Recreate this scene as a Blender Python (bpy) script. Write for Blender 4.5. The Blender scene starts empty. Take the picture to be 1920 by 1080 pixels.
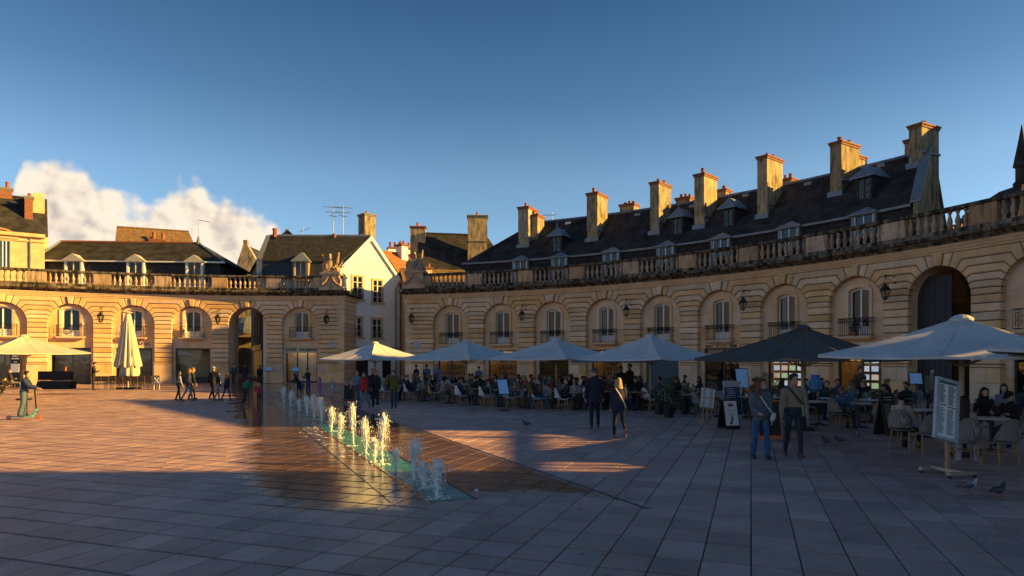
import bpy, bmesh, math, random
from mathutils import Vector, Matrix
from math import sin, cos, pi, radians, atan2, sqrt

scene = bpy.context.scene
rnd = random.Random(11)
# ------------------------------------------------------------------ camera
cam_d = bpy.data.cameras.new('camera'); cam = bpy.data.objects.new('camera', cam_d)
scene.collection.objects.link(cam)
cam.location = (0, 0, 2.0); cam.rotation_euler = (radians(90), 0, 0)
cam_d.lens = 24.0; cam_d.sensor_width = 36.0
cam_d.shift_y = 135.0 / 1920.0
cam_d.clip_start = 0.1; cam_d.clip_end = 6000
scene.camera = cam
# ------------------------------------------------------------------ sun and sky
SUN_EL = radians(18.8); SUN_AZ = atan2(1.0, -0.085)     # azimuth from +Y (depth) towards +X (right)
sd = Vector((sin(SUN_AZ) * cos(SUN_EL), cos(SUN_AZ) * cos(SUN_EL), sin(SUN_EL)))
sun_d = bpy.data.lights.new('sun', 'SUN'); sun = bpy.data.objects.new('sun', sun_d)
scene.collection.objects.link(sun)
sun.rotation_euler = sd.to_track_quat('Z', 'Y').to_euler(); sun.location = (60, 0, 40)
sun_d.energy = 3.5; sun_d.angle = radians(0.53); sun_d.color = (1.0, 0.60, 0.125)
world = bpy.data.worlds.new('World'); scene.world = world; world.use_nodes = True
scene.view_settings.view_transform = 'Standard'; scene.view_settings.look = 'None'
scene.view_settings.exposure = 1.95; scene.view_settings.gamma = 1.0
SKY = 0.05

def world_nodes():
    nt = world.node_tree; N = nt.nodes; L = nt.links; N.clear()
    def nd(t, **kw):
        n = N.new(t)
        for k, v in kw.items(): setattr(n, k, v)
        return n
    def M(op, a, b=None, c=None, clamp=False):
        n = nd('ShaderNodeMath', operation=op); n.use_clamp = clamp
        for i, v in enumerate((a, b, c)):
            if v is None: continue
            if isinstance(v, (int, float)): n.inputs[i].default_value = v
            else: L.new(v, n.inputs[i])
        return n.outputs[0]
    out = nd('ShaderNodeOutputWorld')
    sky = nd('ShaderNodeTexSky', sky_type='NISHITA'); sky.sun_disc = False
    sky.sun_elevation = SUN_EL; sky.sun_rotation = SUN_AZ
    sky.altitude = 200; sky.air_density = 0.62; sky.dust_density = 0.35; sky.ozone_density = 3.2
    bg = nd('ShaderNodeBackground'); bg.inputs[1].default_value = SKY
    tc = nd('ShaderNodeTexCoord'); sp = nd('ShaderNodeSeparateXYZ'); L.new(tc.outputs['Generated'], sp.inputs[0])
    az = M('MULTIPLY', M('ARCTAN2', sp.outputs[0], sp.outputs[1]), 180 / pi)     # degrees, right positive
    el = M('MULTIPLY', M('ARCSINE', sp.outputs[2]), 180 / pi)
    er = nd('ShaderNodeMapRange'); L.new(el, er.inputs[0]); er.inputs[1].default_value = 0; er.inputs[2].default_value = 90
    gr = nd('ShaderNodeValToRGB'); L.new(er.outputs[0], gr.inputs[0])         # deep clear-air blue towards the zenith
    gr.color_ramp.elements[0].position = 0.0; gr.color_ramp.elements[0].color = (1.0, 1.0, 1.0, 1)
    gr.color_ramp.elements[1].position = 1.0; gr.color_ramp.elements[1].color = (0.22, 0.34, 0.46, 1)
    for ps, cl in ((0.16, (0.94, 0.96, 0.97, 1)), (0.23, (0.57, 0.70, 0.78, 1)), (0.31, (0.36, 0.53, 0.65, 1))):
        e_ = gr.color_ramp.elements.new(ps); e_.color = cl
    tm = nd('ShaderNodeMix', data_type='RGBA', blend_type='MULTIPLY'); tm.inputs[0].default_value = 1.0
    L.new(sky.outputs[0], tm.inputs[6]); L.new(gr.outputs[0], tm.inputs[7])
    t2 = nd('ShaderNodeMix', data_type='RGBA', blend_type='MULTIPLY'); t2.inputs[0].default_value = 1.0
    L.new(tm.outputs[2], t2.inputs[6]); t2.inputs[7].default_value = (1.24, 1.20, 0.965, 1); L.new(t2.outputs[2], bg.inputs[0])
    cv = nd('ShaderNodeCombineXYZ'); L.new(M('MULTIPLY', az, 0.1), cv.inputs[0]); L.new(M('MULTIPLY', el, 0.1), cv.inputs[1])
    def noise(scale, detail, rough, off=(0, 0, 0), dist=0.0):
        mp = nd('ShaderNodeVectorMath', operation='ADD'); L.new(cv.outputs[0], mp.inputs[0]); mp.inputs[1].default_value = off
        n = nd('ShaderNodeTexNoise'); L.new(mp.outputs[0], n.inputs['Vector'])
        n.inputs['Scale'].default_value = scale; n.inputs['Detail'].default_value = detail
        n.inputs['Roughness'].default_value = rough; n.inputs['Distortion'].default_value = dist
        return n.outputs['Fac']
    # cumulus bank: top edge as a function of azimuth
    rng = nd('ShaderNodeMapRange'); L.new(az, rng.inputs[0])
    rng.inputs[1].default_value = -75; rng.inputs[2].default_value = -15
    fc = nd('ShaderNodeFloatCurve'); L.new(rng.outputs[0], fc.inputs[1])
    cur = fc.mapping.curves[0]
    prof = [(-75, 8), (-66, 11), (-58, 9), (-50, 11), (-44, 9.6), (-39, 10.2), (-36.6, 10.9), (-35.6, 13.2), (-34, 14.1), (-32.5, 13.9), (-31.5, 13.0), (-30, 12.1), (-28.3, 11.7), (-27.4, 12.0), (-26.4, 12.9), (-25, 13.4), (-23.4, 12.9), (-21.3, 11.5), (-19.5, 11.0), (-18, 10.6), (-17, 9.0), (-16.2, 5), (-15, -6)]
    pts = [((a + 75) / 60, (e + 8) / 30) for a, e in prof]
    while len(cur.points) < len(pts): cur.points.new(0.5, 0.5)
    for p, (a, b) in zip(cur.points, pts): p.location = (a, b); p.handle_type = 'AUTO'
    fc.mapping.update()
    top = M('SUBTRACT', M('MULTIPLY', fc.outputs[0], 30), 8)
    vor = nd('ShaderNodeTexVoronoi', feature='SMOOTH_F1'); vor.inputs['Scale'].default_value = 7.5; vor.inputs['Smoothness'].default_value = 0.5
    wv = nd('ShaderNodeVectorMath', operation='ADD'); L.new(cv.outputs[0], wv.inputs[0])
    wn = nd('ShaderNodeTexNoise'); L.new(cv.outputs[0], wn.inputs['Vector']); wn.inputs['Scale'].default_value = 9; wn.inputs['Detail'].default_value = 4
    ws = nd('ShaderNodeVectorMath', operation='SCALE'); L.new(wn.outputs['Color'], ws.inputs[0]); ws.inputs['Scale'].default_value = 0.09
    L.new(ws.outputs[0], wv.inputs[1]); L.new(wv.outputs[0], vor.inputs['Vector'])
    def bump(dx, dy):
        return noise(4.0, 4.5, 0.46, (dx, dy, 0.0), 0.15)
    n0 = bump(0, 0); n1 = bump(0.045, 0.03)
    edge = M('ADD', M('SUBTRACT', top, el), M('ADD', M('MULTIPLY', M('SUBTRACT', n0, 0.5), 3.2), M('MULTIPLY', M('SUBTRACT', 0.45, vor.outputs['Distance']), 1.5)))
    dens = nd('ShaderNodeMapRange', interpolation_type='SMOOTHSTEP'); L.new(edge, dens.inputs[0])
    dens.inputs[1].default_value = -0.1; dens.inputs[2].default_value = 1.15
    # thin streaks near the right end of the bank
    relief = M('ADD', M('MULTIPLY', M('SUBTRACT', n0, n1), 3.4), M('MULTIPLY', M('SUBTRACT', 0.42, vor.outputs['Distance']), 0.55))
    soft = noise(1.7, 4, 0.55, (3.1, 1.7, 0))
    lit = M('ADD', M('ADD', 0.60, relief), M('MULTIPLY', M('SUBTRACT', soft, 0.5), 2.0))
    rim = M('MULTIPLY', M('SUBTRACT', 1.0, M('MULTIPLY', edge, 0.28), clamp=True), 0.35)
    lit = M('ADD', lit, rim, clamp=True)
    cr = nd('ShaderNodeValToRGB'); L.new(lit, cr.inputs[0])
    cr.color_ramp.elements[0].position = 0.12; cr.color_ramp.elements[0].color = (0.62, 0.55, 0.49, 1)
    cr.color_ramp.elements[1].position = 0.85; cr.color_ramp.elements[1].color = (1.0, 0.88, 0.71, 1)
    e = cr.color_ramp.elements.new(0.5); e.color = (0.87, 0.75, 0.62, 1)
    cb = nd('ShaderNodeBackground'); L.new(cr.outputs[0], cb.inputs[0]); cb.inputs[1].default_value = 0.265
    # a few thin cirrus wisps
    wisp = noise(2.2, 6, 0.65, (0.4, 5.0, 0), 0.6)
    mr = nd('ShaderNodeMapRange', interpolation_type='SMOOTHSTEP'); L.new(wisp, mr.inputs[0]); mr.inputs[1].default_value = 0.60; mr.inputs[2].default_value = 0.80
    lowband = nd('ShaderNodeMapRange'); L.new(el, lowband.inputs[0]); lowband.inputs[1].default_value = 11; lowband.inputs[2].default_value = 8; 
    total = M('MAXIMUM', dens.outputs[0], M('MULTIPLY', M('MULTIPLY', mr.outputs[0], lowband.outputs[0]), 0.45))
    mx = nd('ShaderNodeMixShader'); L.new(total, mx.inputs[0]); L.new(bg.outputs[0], mx.inputs[1]); L.new(cb.outputs[0], mx.inputs[2])
    L.new(mx.outputs[0], out.inputs[0])
world_nodes()

# ------------------------------------------------------------------ helpers
COL = scene.collection
F_PX = 1280.0; HZ = 675.0
def gp(px, py):                      # ground point seen at a photo pixel
    D = 2.0 * F_PX / (py - HZ)
    return ((px - 960) / F_PX * D, D)
def at(px, py, D):
    return Vector(((px - 960) / F_PX * D, D, 2.0 + (HZ - py) / F_PX * D))

def tag(o, label=None, cat=None, group=None, kind=None):
    if label: o['label'] = label
    if cat: o['category'] = cat
    if group: o['group'] = group
    if kind: o['kind'] = kind
    return o
def empty(name, loc=(0, 0, 0), rz=0.0, parent=None):
    o = bpy.data.objects.new(name, None); COL.objects.link(o)
    o.location = loc; o.rotation_euler = (0, 0, rz); o.empty_display_size = 0.3
    if parent: o.parent = parent
    return o
def thing(name, label, cat, loc=(0, 0, 0), rz=0.0, group=None):
    return tag(empty(name, loc, rz), label, cat, group)
def inst(name, mesh, parent=None, loc=(0, 0, 0), rz=0.0, sc=None):
    o = bpy.data.objects.new(name, mesh); COL.objects.link(o)
    o.location = loc; o.rotation_euler = (0, 0, rz)
    if sc: o.scale = sc
    if parent: o.parent = parent
    return o
def copy_tree(o, parent=None):
    c = o.copy(); COL.objects.link(c); c.parent = parent
    for ch in o.children: copy_tree(ch, c)
    return c

class MB:
    """collects faces; build() makes ONE mesh"""
    def __init__(s): s.v = []; s.f = []; s.m = []; s.xf = None; s.mi = 0
    def add(s, verts, faces, mi=None):
        b = len(s.v)
        s.v += [tuple(s.xf @ Vector(p)) if s.xf is not None else tuple(p) for p in verts]
        s.f += [tuple(b + i for i in f) for f in faces]
        s.m += [s.mi if mi is None else mi] * len(faces); return s
    def box(s, c, d, rz=0.0, mi=None):
        x, y, z = d[0] / 2, d[1] / 2, d[2] / 2; ca, sa = cos(rz), sin(rz)
        vs = []
        for k in (-z, z):
            for (i, j) in ((-x, -y), (x, -y), (x, y), (-x, y)):
                vs.append((c[0] + i * ca - j * sa, c[1] + i * sa + j * ca, c[2] + k))
        return s.add(vs, [(3, 2, 1, 0), (4, 5, 6, 7), (0, 1, 5, 4), (1, 2, 6, 5), (2, 3, 7, 6), (3, 0, 4, 7)], mi)
    def hexa(s, lo, hi, mi=None):      # 4 low points, 4 high points
        return s.add(list(lo) + list(hi), [(3, 2, 1, 0), (4, 5, 6, 7), (0, 1, 5, 4), (1, 2, 6, 5), (2, 3, 7, 6), (3, 0, 4, 7)], mi)
    def tube(s, pts, r, n=6, mi=None, caps=True, sx=1.0):
        pts = [Vector(p) for p in pts]
        rs = list(r) if isinstance(r, (list, tuple)) else [r] * len(pts)
        vs = []; up0 = None
        for i, p in enumerate(pts):
            t = (pts[min(i + 1, len(pts) - 1)] - pts[max(i - 1, 0)])
            if t.length < 1e-9: t = Vector((0, 0, 1))
            t.normalize()
            ref = up0 if up0 is not None else (Vector((0, 0, 1)) if abs(t.z) < 0.9 else Vector((1, 0, 0)))
            a = ref - t * ref.dot(t)
            if a.length < 1e-6: a = Vector((0, 1, 0)) - t * t.y
            a.normalize(); up0 = a; b = t.cross(a)
            for k in range(n):
                an = 2 * pi * k / n
                vs.append(p + (a * cos(an) + b * sin(an) * sx) * rs[i])
        fs = []
        for i in range(len(pts) - 1):
            for k in range(n):
                k2 = (k + 1) % n
                fs.append((i * n + k, i * n + k2, (i + 1) * n + k2, (i + 1) * n + k))
        if caps:
            fs.append(tuple(range(n - 1, -1, -1))); fs.append(tuple((len(pts) - 1) * n + k for k in range(n)))
        return s.add(vs, fs, mi)
    def lathe(s, prof, n=12, c=(0, 0, 0), mi=None, sq=None):
        vs = []
        for (r, z) in prof:
            for k in range(n):
                an = 2 * pi * (k + (0.5 if n == 4 else 0)) / n
                vs.append((c[0] + r * cos(an), c[1] + r * sin(an), c[2] + z))
        fs = []
        for i in range(len(prof) - 1):
            for k in range(n):
                k2 = (k + 1) % n
                fs.append((i * n + k, i * n + k2, (i + 1) * n + k2, (i + 1) * n + k))
        fs.append(tuple(range(n - 1, -1, -1))); fs.append(tuple((len(prof) - 1) * n + k for k in range(n)))
        return s.add(vs, fs, mi)
    def ball(s, c, r, nu=10, nv=6, mi=None):
        rx, ry, rz = (r, r, r) if isinstance(r, (int, float)) else r
        vs = [(c[0], c[1], c[2] - rz)]
        for j in range(1, nv):
            ph = -pi / 2 + pi * j / nv
            for i in range(nu):
                th = 2 * pi * i / nu
                vs.append((c[0] + rx * cos(ph) * cos(th), c[1] + ry * cos(ph) * sin(th), c[2] + rz * sin(ph)))
        vs.append((c[0], c[1], c[2] + rz)); fs = []
        for i in range(nu): fs.append((0, 1 + (i + 1) % nu, 1 + i))
        for j in range(nv - 2):
            for i in range(nu):
                a = 1 + j * nu; i2 = (i + 1) % nu
                fs.append((a + i, a + i2, a + nu + i2, a + nu + i))
        t = len(vs) - 1; a = 1 + (nv - 2) * nu
        for i in range(nu): fs.append((a + i, a + (i + 1) % nu, t))
        return s.add(vs, fs, mi)
    def mesh(s, name, mats=None, smooth=False):
        me = bpy.data.meshes.new(name); me.from_pydata(s.v, [], s.f)
        if mats is not None:
            for m in (mats if isinstance(mats, (list, tuple)) else [mats]): me.materials.append(m)
            if isinstance(mats, (list, tuple)) and len(mats) > 1: me.polygons.foreach_set('material_index', s.m)
        if smooth: me.polygons.foreach_set('use_smooth', [True] * len(me.polygons))
        me.update(); return me
    def build(s, name, mats=None, parent=None, loc=(0, 0, 0), rz=0.0, smooth=False):
        return inst(name, s.mesh(name, mats, smooth), parent, loc, rz)

# ------------------------------------------------------------------ materials
MATS = {}
def mat(name, col, rough=0.6, var=0.0, scale=4.0, metal=0.0, rand=0.0, bump=0.0, bscale=None, col2=None, spec=None, trans=0.0, emit=None, estr=0.0, coat=0.0, stretch=None, detail=5):
    if name in MATS: return MATS[name]
    m = bpy.data.materials.new(name); m.use_nodes = True; nt = m.node_tree; N = nt.nodes; L = nt.links
    b = N['Principled BSDF']; b.inputs['Roughness'].default_value = rough; b.inputs['Metallic'].default_value = metal
    if spec is not None: b.inputs['Specular IOR Level'].default_value = spec
    if trans: b.inputs['Transmission Weight'].default_value = trans
    if coat: b.inputs['Coat Weight'].default_value = coat
    c4 = (*col, 1); b.inputs['Base Color'].default_value = c4
    if emit: b.inputs['Emission Color'].default_value = (*emit, 1); b.inputs['Emission Strength'].default_value = estr
    cur = None
    if var or bump:
        g = N.new('ShaderNodeNewGeometry'); vec = g.outputs['Position']
        if stretch:
            mp = N.new('ShaderNodeMapping'); mp.inputs['Scale'].default_value = stretch; L.new(vec, mp.inputs['Vector']); vec = mp.outputs[0]
        n = N.new('ShaderNodeTexNoise'); L.new(vec, n.inputs['Vector'])
        n.inputs['Scale'].default_value = scale; n.inputs['Detail'].default_value = detail; n.inputs['Roughness'].default_value = 0.62
    if var:
        r = N.new('ShaderNodeValToRGB'); L.new(n.outputs['Fac'], r.inputs[0])
        k2 = col2 or tuple(max(0, c * (1 - var)) for c in col)
        r.color_ramp.elements[0].position = 0.32; r.color_ramp.elements[0].color = (*k2, 1)
        r.color_ramp.elements[1].position = 0.68; r.color_ramp.elements[1].color = (*[min(1, c * (1 + var * 0.5)) for c in col], 1)
        cur = r.outputs[0]
    if rand:
        oi = N.new('ShaderNodeObjectInfo'); h = N.new('ShaderNodeHueSaturation')
        mr = N.new('ShaderNodeMapRange'); L.new(oi.outputs['Random'], mr.inputs[0]); mr.inputs[3].default_value = 1 - rand; mr.inputs[4].default_value = 1 + rand
        L.new(mr.outputs[0], h.inputs['Value'])
        if cur: L.new(cur, h.inputs['Color'])
        else: h.inputs['Color'].default_value = c4
        cur = h.outputs[0]
    if cur: L.new(cur, b.inputs['Base Color'])
    if bump:
        bn = N.new('ShaderNodeBump'); bn.inputs['Strength'].default_value = bump; bn.inputs['Distance'].default_value = 0.02
        n2 = n
        if bscale:
            n2 = N.new('ShaderNodeTexNoise'); L.new(vec, n2.inputs['Vector']); n2.inputs['Scale'].default_value = bscale; n2.inputs['Detail'].default_value = 6
        L.new(n2.outputs['Fac'], bn.inputs['Height']); L.new(bn.outputs[0], b.inputs['Normal'])
    MATS[name] = m; return m

def stone_mat(name, base, dark, soot, soot_lo, soot_hi, rand=0.15, zs=0.35):
    """limestone: blotches, per-block tint, vertical black weathering runs"""
    m = bpy.data.materials.new(name); m.use_nodes = True; nt = m.node_tree; N = nt.nodes; L = nt.links
    b = N['Principled BSDF']; b.inputs['Roughness'].default_value = 0.85; b.inputs['Specular IOR Level'].default_value = 0.25
    g = N.new('ShaderNodeNewGeometry')
    n1 = N.new('ShaderNodeTexNoise'); L.new(g.outputs['Position'], n1.inputs['Vector']); n1.inputs['Scale'].default_value = 1.3; n1.inputs['Detail'].default_value = 7; n1.inputs['Roughness'].default_value = 0.65
    r = N.new('ShaderNodeValToRGB'); L.new(n1.outputs['Fac'], r.inputs[0])
    r.color_ramp.elements[0].position = 0.3; r.color_ramp.elements[0].color = (*dark, 1)
    r.color_ramp.elements[1].position = 0.65; r.color_ramp.elements[1].color = (*base, 1)
    oi = N.new('ShaderNodeObjectInfo'); h = N.new('ShaderNodeHueSaturation')
    mr = N.new('ShaderNodeMapRange'); L.new(oi.outputs['Random'], mr.inputs[0]); mr.inputs[3].default_value = 1 - rand; mr.inputs[4].default_value = 1 + rand
    L.new(mr.outputs[0], h.inputs['Value']); L.new(r.outputs[0], h.inputs['Color'])
    fr_ = N.new('ShaderNodeMath'); fr_.operation = 'FRACT'; m7 = N.new('ShaderNodeMath'); m7.operation = 'MULTIPLY'; m7.inputs[1].default_value = 7.31; L.new(oi.outputs['Random'], m7.inputs[0]); L.new(m7.outputs[0], fr_.inputs[0])
    ms = N.new('ShaderNodeMapRange'); L.new(fr_.outputs[0], ms.inputs[0]); ms.inputs[3].default_value = 0.80; ms.inputs[4].default_value = 1.14; L.new(ms.outputs[0], h.inputs['Saturation'])
    mp = N.new('ShaderNodeMapping'); mp.inputs['Scale'].default_value = (2.2, 2.2, zs); L.new(g.outputs['Position'], mp.inputs['Vector'])
    n2 = N.new('ShaderNodeTexNoise'); L.new(mp.outputs[0], n2.inputs['Vector']); n2.inputs['Scale'].default_value = 1.6; n2.inputs['Detail'].default_value = 8; n2.inputs['Roughness'].default_value = 0.7
    s = N.new('ShaderNodeMapRange'); L.new(n2.outputs['Fac'], s.inputs[0]); s.inputs[1].default_value = soot_lo; s.inputs[2].default_value = soot_hi
    mx = N.new('ShaderNodeMix'); mx.data_type = 'RGBA'
    L.new(s.outputs[0], mx.inputs[0]); L.new(h.outputs[0], mx.inputs[6]); mx.inputs[7].default_value = (*soot, 1)
    L.new(mx.outputs[2], b.inputs['Base Color'])
    n3 = N.new('ShaderNodeTexNoise'); L.new(g.outputs['Position'], n3.inputs['Vector']); n3.inputs['Scale'].default_value = 14; n3.inputs['Detail'].default_value = 6
    bn = N.new('ShaderNodeBump'); bn.inputs['Strength'].default_value = 0.35; bn.inputs['Distance'].default_value = 0.02
    L.new(n3.outputs['Fac'], bn.inputs['Height']); L.new(bn.outputs[0], b.inputs['Normal'])
    MATS[name] = m; return m
STONE = stone_mat('limestone', (0.76, 0.492, 0.28), (0.58, 0.358, 0.19), (0.07, 0.06, 0.05), 0.62, 0.90)
STONE2 = stone_mat('smooth limestone', (0.77, 0.506, 0.30), (0.61, 0.383, 0.215), (0.10, 0.08, 0.06), 0.66, 0.95, 0.05)
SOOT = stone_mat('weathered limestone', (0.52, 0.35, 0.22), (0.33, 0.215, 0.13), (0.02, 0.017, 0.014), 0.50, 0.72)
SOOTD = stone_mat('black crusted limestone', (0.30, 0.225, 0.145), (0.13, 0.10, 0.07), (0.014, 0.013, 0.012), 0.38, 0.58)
CHIM = stone_mat('chimney render', (0.44, 0.34, 0.20), (0.33, 0.25, 0.14), (0.03, 0.026, 0.021), 0.44, 0.68, 0.15, 0.55)
JOINT = mat('joint mortar', (0.045, 0.028, 0.018), 0.95)
SLATE = mat('slate roof', (0.045, 0.042, 0.045), 0.8, 0.55, 3.0, bump=0.8, bscale=9, col2=(0.014, 0.013, 0.013), stretch=(1, 1, 2.5), spec=0.2)
SLATEM = mat('mossy slate roof', (0.042, 0.040, 0.041), 0.85, 0.7, 1.2, bump=0.9, bscale=10, col2=(0.016, 0.014, 0.012), spec=0.15)
ZINC = mat('zinc sheet', (0.20, 0.23, 0.27), 0.55, 0.25, 3, metal=0.2)
TERRA = mat('terracotta', (0.30, 0.095, 0.042), 0.8, 0.35, 6)
BRICK = mat('red brick', (0.25, 0.095, 0.048), 0.85, 0.4, 9)
TILE = mat('orange clay tile', (0.42, 0.13, 0.045), 0.85, 0.4, 2.5, bump=0.6, bscale=12)
BTILE = mat('brown clay tile', (0.20, 0.115, 0.05), 0.9, 0.5, 3, bump=0.7, bscale=12)
WHITEP = mat('white paint', (0.74, 0.72, 0.70), 0.5, 0.06, 5)
PLASTER = mat('white render', (0.80, 0.77, 0.74), 0.9, 0.08, 1.2)
CREAM = mat('cream render', (0.55, 0.43, 0.25), 0.9, 0.18, 1.5)
IRON = mat('black wrought iron', (0.012, 0.012, 0.014), 0.45, spec=0.4)
DARK = mat('dark interior', (0.010, 0.009, 0.010), 0.9)
BLACKF = mat('black shop frame', (0.012, 0.012, 0.013), 0.4)
NAVYF = mat('navy painted frame', (0.012, 0.022, 0.05), 0.45)
TEAL = mat('teal painted wood', (0.010, 0.065, 0.10), 0.5, 0.2, 6)
WOODB = mat('brown wood', (0.11, 0.06, 0.03), 0.6, 0.4, 10)
PINE = mat('pale pine', (0.44, 0.27, 0.11), 0.6, 0.2, 9)
def glass_mat(name, tint=(0.02, 0.02, 0.025), refl=0.10):
    m = bpy.data.materials.new(name); m.use_nodes = True; nt = m.node_tree; N = nt.nodes; L = nt.links; N.clear()
    o = N.new('ShaderNodeOutputMaterial'); tr = N.new('ShaderNodeBsdfTransparent'); gl = N.new('ShaderNodeBsdfGlossy'); mx = N.new('ShaderNodeMixShader')
    fr = N.new('ShaderNodeFresnel'); fr.inputs[0].default_value = 1.52
    ad = N.new('ShaderNodeMath'); ad.operation = 'ADD'; ad.use_clamp = True; L.new(fr.outputs[0], ad.inputs[0]); ad.inputs[1].default_value = refl
    tr.inputs[0].default_value = (0.80, 0.83, 0.82, 1); gl.inputs['Roughness'].default_value = 0.015
    g = N.new('ShaderNodeNewGeometry'); n = N.new('ShaderNodeTexNoise'); L.new(g.outputs['Position'], n.inputs['Vector']); n.inputs['Scale'].default_value = 1.1
    bn = N.new('ShaderNodeBump'); bn.inputs['Strength'].default_value = 0.12; bn.inputs['Distance'].default_value = 0.05; L.new(n.outputs['Fac'], bn.inputs['Height']); L.new(bn.outputs[0], gl.inputs['Normal'])
    L.new(ad.outputs[0], mx.inputs[0]); L.new(tr.outputs[0], mx.inputs[1]); L.new(gl.outputs[0], mx.inputs[2]); L.new(mx.outputs[0], o.inputs[0])
    MATS[name] = m; return m
GLASS = glass_mat('window glass', refl=0.0)
SHOPGLASS = glass_mat('shop glass', refl=0.01)

CARD = [mat('property card %d' % i, c, .5, .6, 14, col2=c2, emit=c, estr=.16) for i, (c, c2) in enumerate((((.55, .62, .75), (.20, .30, .55)), ((.70, .55, .42), (.30, .25, .35)), ((.45, .55, .30), (.60, .62, .70)), ((.70, .70, .72), (.25, .40, .60))))]
# ------------------------------------------------------------------ ground
CC = Vector((-18.70, 16.44)); RR = 42.85          # circle of the hemicycle
CH0 = Vector((-0.85, 9.75)); CHT = Vector((-0.395, 0.919)).normalized(); CHN = Vector((CHT.y, -CHT.x))   # fountain channel
def paving_mat():
    m = bpy.data.materials.new('paving stone'); m.use_nodes = True; nt = m.node_tree; N = nt.nodes; L = nt.links
    b = N['Principled BSDF']; b.inputs['Specular IOR Level'].default_value = 0.42
    def M(op, a, c=None, d=None, clamp=False):
        n = N.new('ShaderNodeMath'); n.operation = op; n.use_clamp = clamp
        for i, v in enumerate((a, c, d)):
            if v is None: continue
            if isinstance(v, (int, float)): n.inputs[i].default_value = v
            else: L.new(v, n.inputs[i])
        return n.outputs[0]
    def NO(scale, detail=5, rough=0.6, st=None):
        n = N.new('ShaderNodeTexNoise'); v = g.outputs['Position']
        if st:
            mp = N.new('ShaderNodeMapping'); mp.inputs['Scale'].default_value = st; mp.inputs['Rotation'].default_value = (0, 0, radians(19.3)); L.new(v, mp.inputs['Vector']); v = mp.outputs[0]
        L.new(v, n.inputs['Vector']); n.inputs['Scale'].default_value = scale; n.inputs['Detail'].default_value = detail; n.inputs['Roughness'].default_value = rough
        return n.outputs['Fac']
    g = N.new('ShaderNodeNewGeometry'); sp = N.new('ShaderNodeSeparateXYZ'); L.new(g.outputs['Position'], sp.inputs[0])
    x, y = sp.outputs[0], sp.outputs[1]
    n = M('ADD', M('MULTIPLY', M('SUBTRACT', x, CH0.x), CHN.x), M('MULTIPLY', M('SUBTRACT', y, CH0.y), CHN.y))
    t = M('ADD', M('MULTIPLY', M('SUBTRACT', x, CH0.x), CHT.x), M('MULTIPLY', M('SUBTRACT', y, CH0.y), CHT.y))
    big = NO(0.55, 5, 0.6); mid = NO(2.6, 6, 0.65)
    d1 = M('SUBTRACT', 2.75, M('ABSOLUTE', n)); d2 = M('ADD', t, 0.35)
    d3 = M('ADD', M('MINIMUM', d1, d2), M('ADD', M('MULTIPLY', M('SUBTRACT', big, 0.5), 2.6), M('MULTIPLY', M('SUBTRACT', mid, 0.5), 0.9)))
    edge = M('SUBTRACT', 2.20, n)                        # the drain slot stops the water on the right
    d3 = M('MINIMUM', d3, M('MULTIPLY', edge, 6.0))
    wet = N.new('ShaderNodeMapRange'); wet.interpolation_type = 'SMOOTHSTEP'; L.new(d3, wet.inputs[0]); wet.inputs[1].default_value = -0.05; wet.inputs[2].default_value = 0.55
    # small puddle on the far left
    pdl = M('SUBTRACT', 1.0, M('ADD', M('POWER', M('DIVIDE', M('ADD', x, 27.5), 3.4), 2.0), M('POWER', M('DIVIDE', M('SUBTRACT', y, 40.0), 1.1), 2.0)))
    pdl = M('ADD', pdl, M('MULTIPLY', M('SUBTRACT', mid, 0.5), 1.6)); pm = N.new('ShaderNodeMapRange'); L.new(pdl, pm.inputs[0]); pm.inputs[1].default_value = 0.1; pm.inputs[2].default_value = 0.5
    wetf = M('MAXIMUM', wet.outputs[0], M('MULTIPLY', pm.outputs[0], 0.8))
    oi = N.new('ShaderNodeAttribute'); oi.attribute_name = 'tint'
    ob = N.new('ShaderNodeObjectInfo')
    rnd_ = M('FRACT', M('ADD', M('MULTIPLY', ob.outputs['Random'], 1.0), oi.outputs['Fac']))
    ramp = N.new('ShaderNodeValToRGB'); L.new(rnd_, ramp.inputs[0])
    ramp.color_ramp.elements[0].color = (0.355, 0.218, 0.19, 1); ramp.color_ramp.elements[1].color = (0.54, 0.345, 0.30, 1)
    e = ramp.color_ramp.elements.new(0.35); e.color = (0.42, 0.255, 0.22, 1)
    e = ramp.color_ramp.elements.new(0.7); e.color = (0.43, 0.275, 0.25, 1)
    fine = NO(16, 7, 0.7, (1, 2.2, 1)); blot = NO(1.1, 6, 0.65)
    mul = M('MULTIPLY', M('ADD', 0.45, M('MULTIPLY', fine, 1.05)), M('ADD', 0.45, M('MULTIPLY', blot, 1.05)))
    mx = N.new('ShaderNodeMix'); mx.data_type = 'RGBA'; mx.blend_type = 'MULTIPLY'; mx.inputs[0].default_value = 1.0
    L.new(ramp.outputs[0], mx.inputs[6]); cmb = N.new('ShaderNodeCombineColor')
    for i in range(3): L.new(mul, cmb.inputs[i])
    L.new(cmb.outputs[0], mx.inputs[7])
    # droppings, gum and dirt spots
    vs = N.new('ShaderNodeTexVoronoi'); L.new(g.outputs['Position'], vs.inputs['Vector']); vs.inputs['Scale'].default_value = 1.7
    spot = M('LESS_THAN', vs.outputs['Distance'], 0.035)
    mxs = N.new('ShaderNodeMix'); mxs.data_type = 'RGBA'; L.new(M('MULTIPLY', spot, 0.55), mxs.inputs[0]); L.new(mx.outputs[2], mxs.inputs[6]); mxs.inputs[7].default_value = (0.06, 0.05, 0.045, 1)
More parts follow.
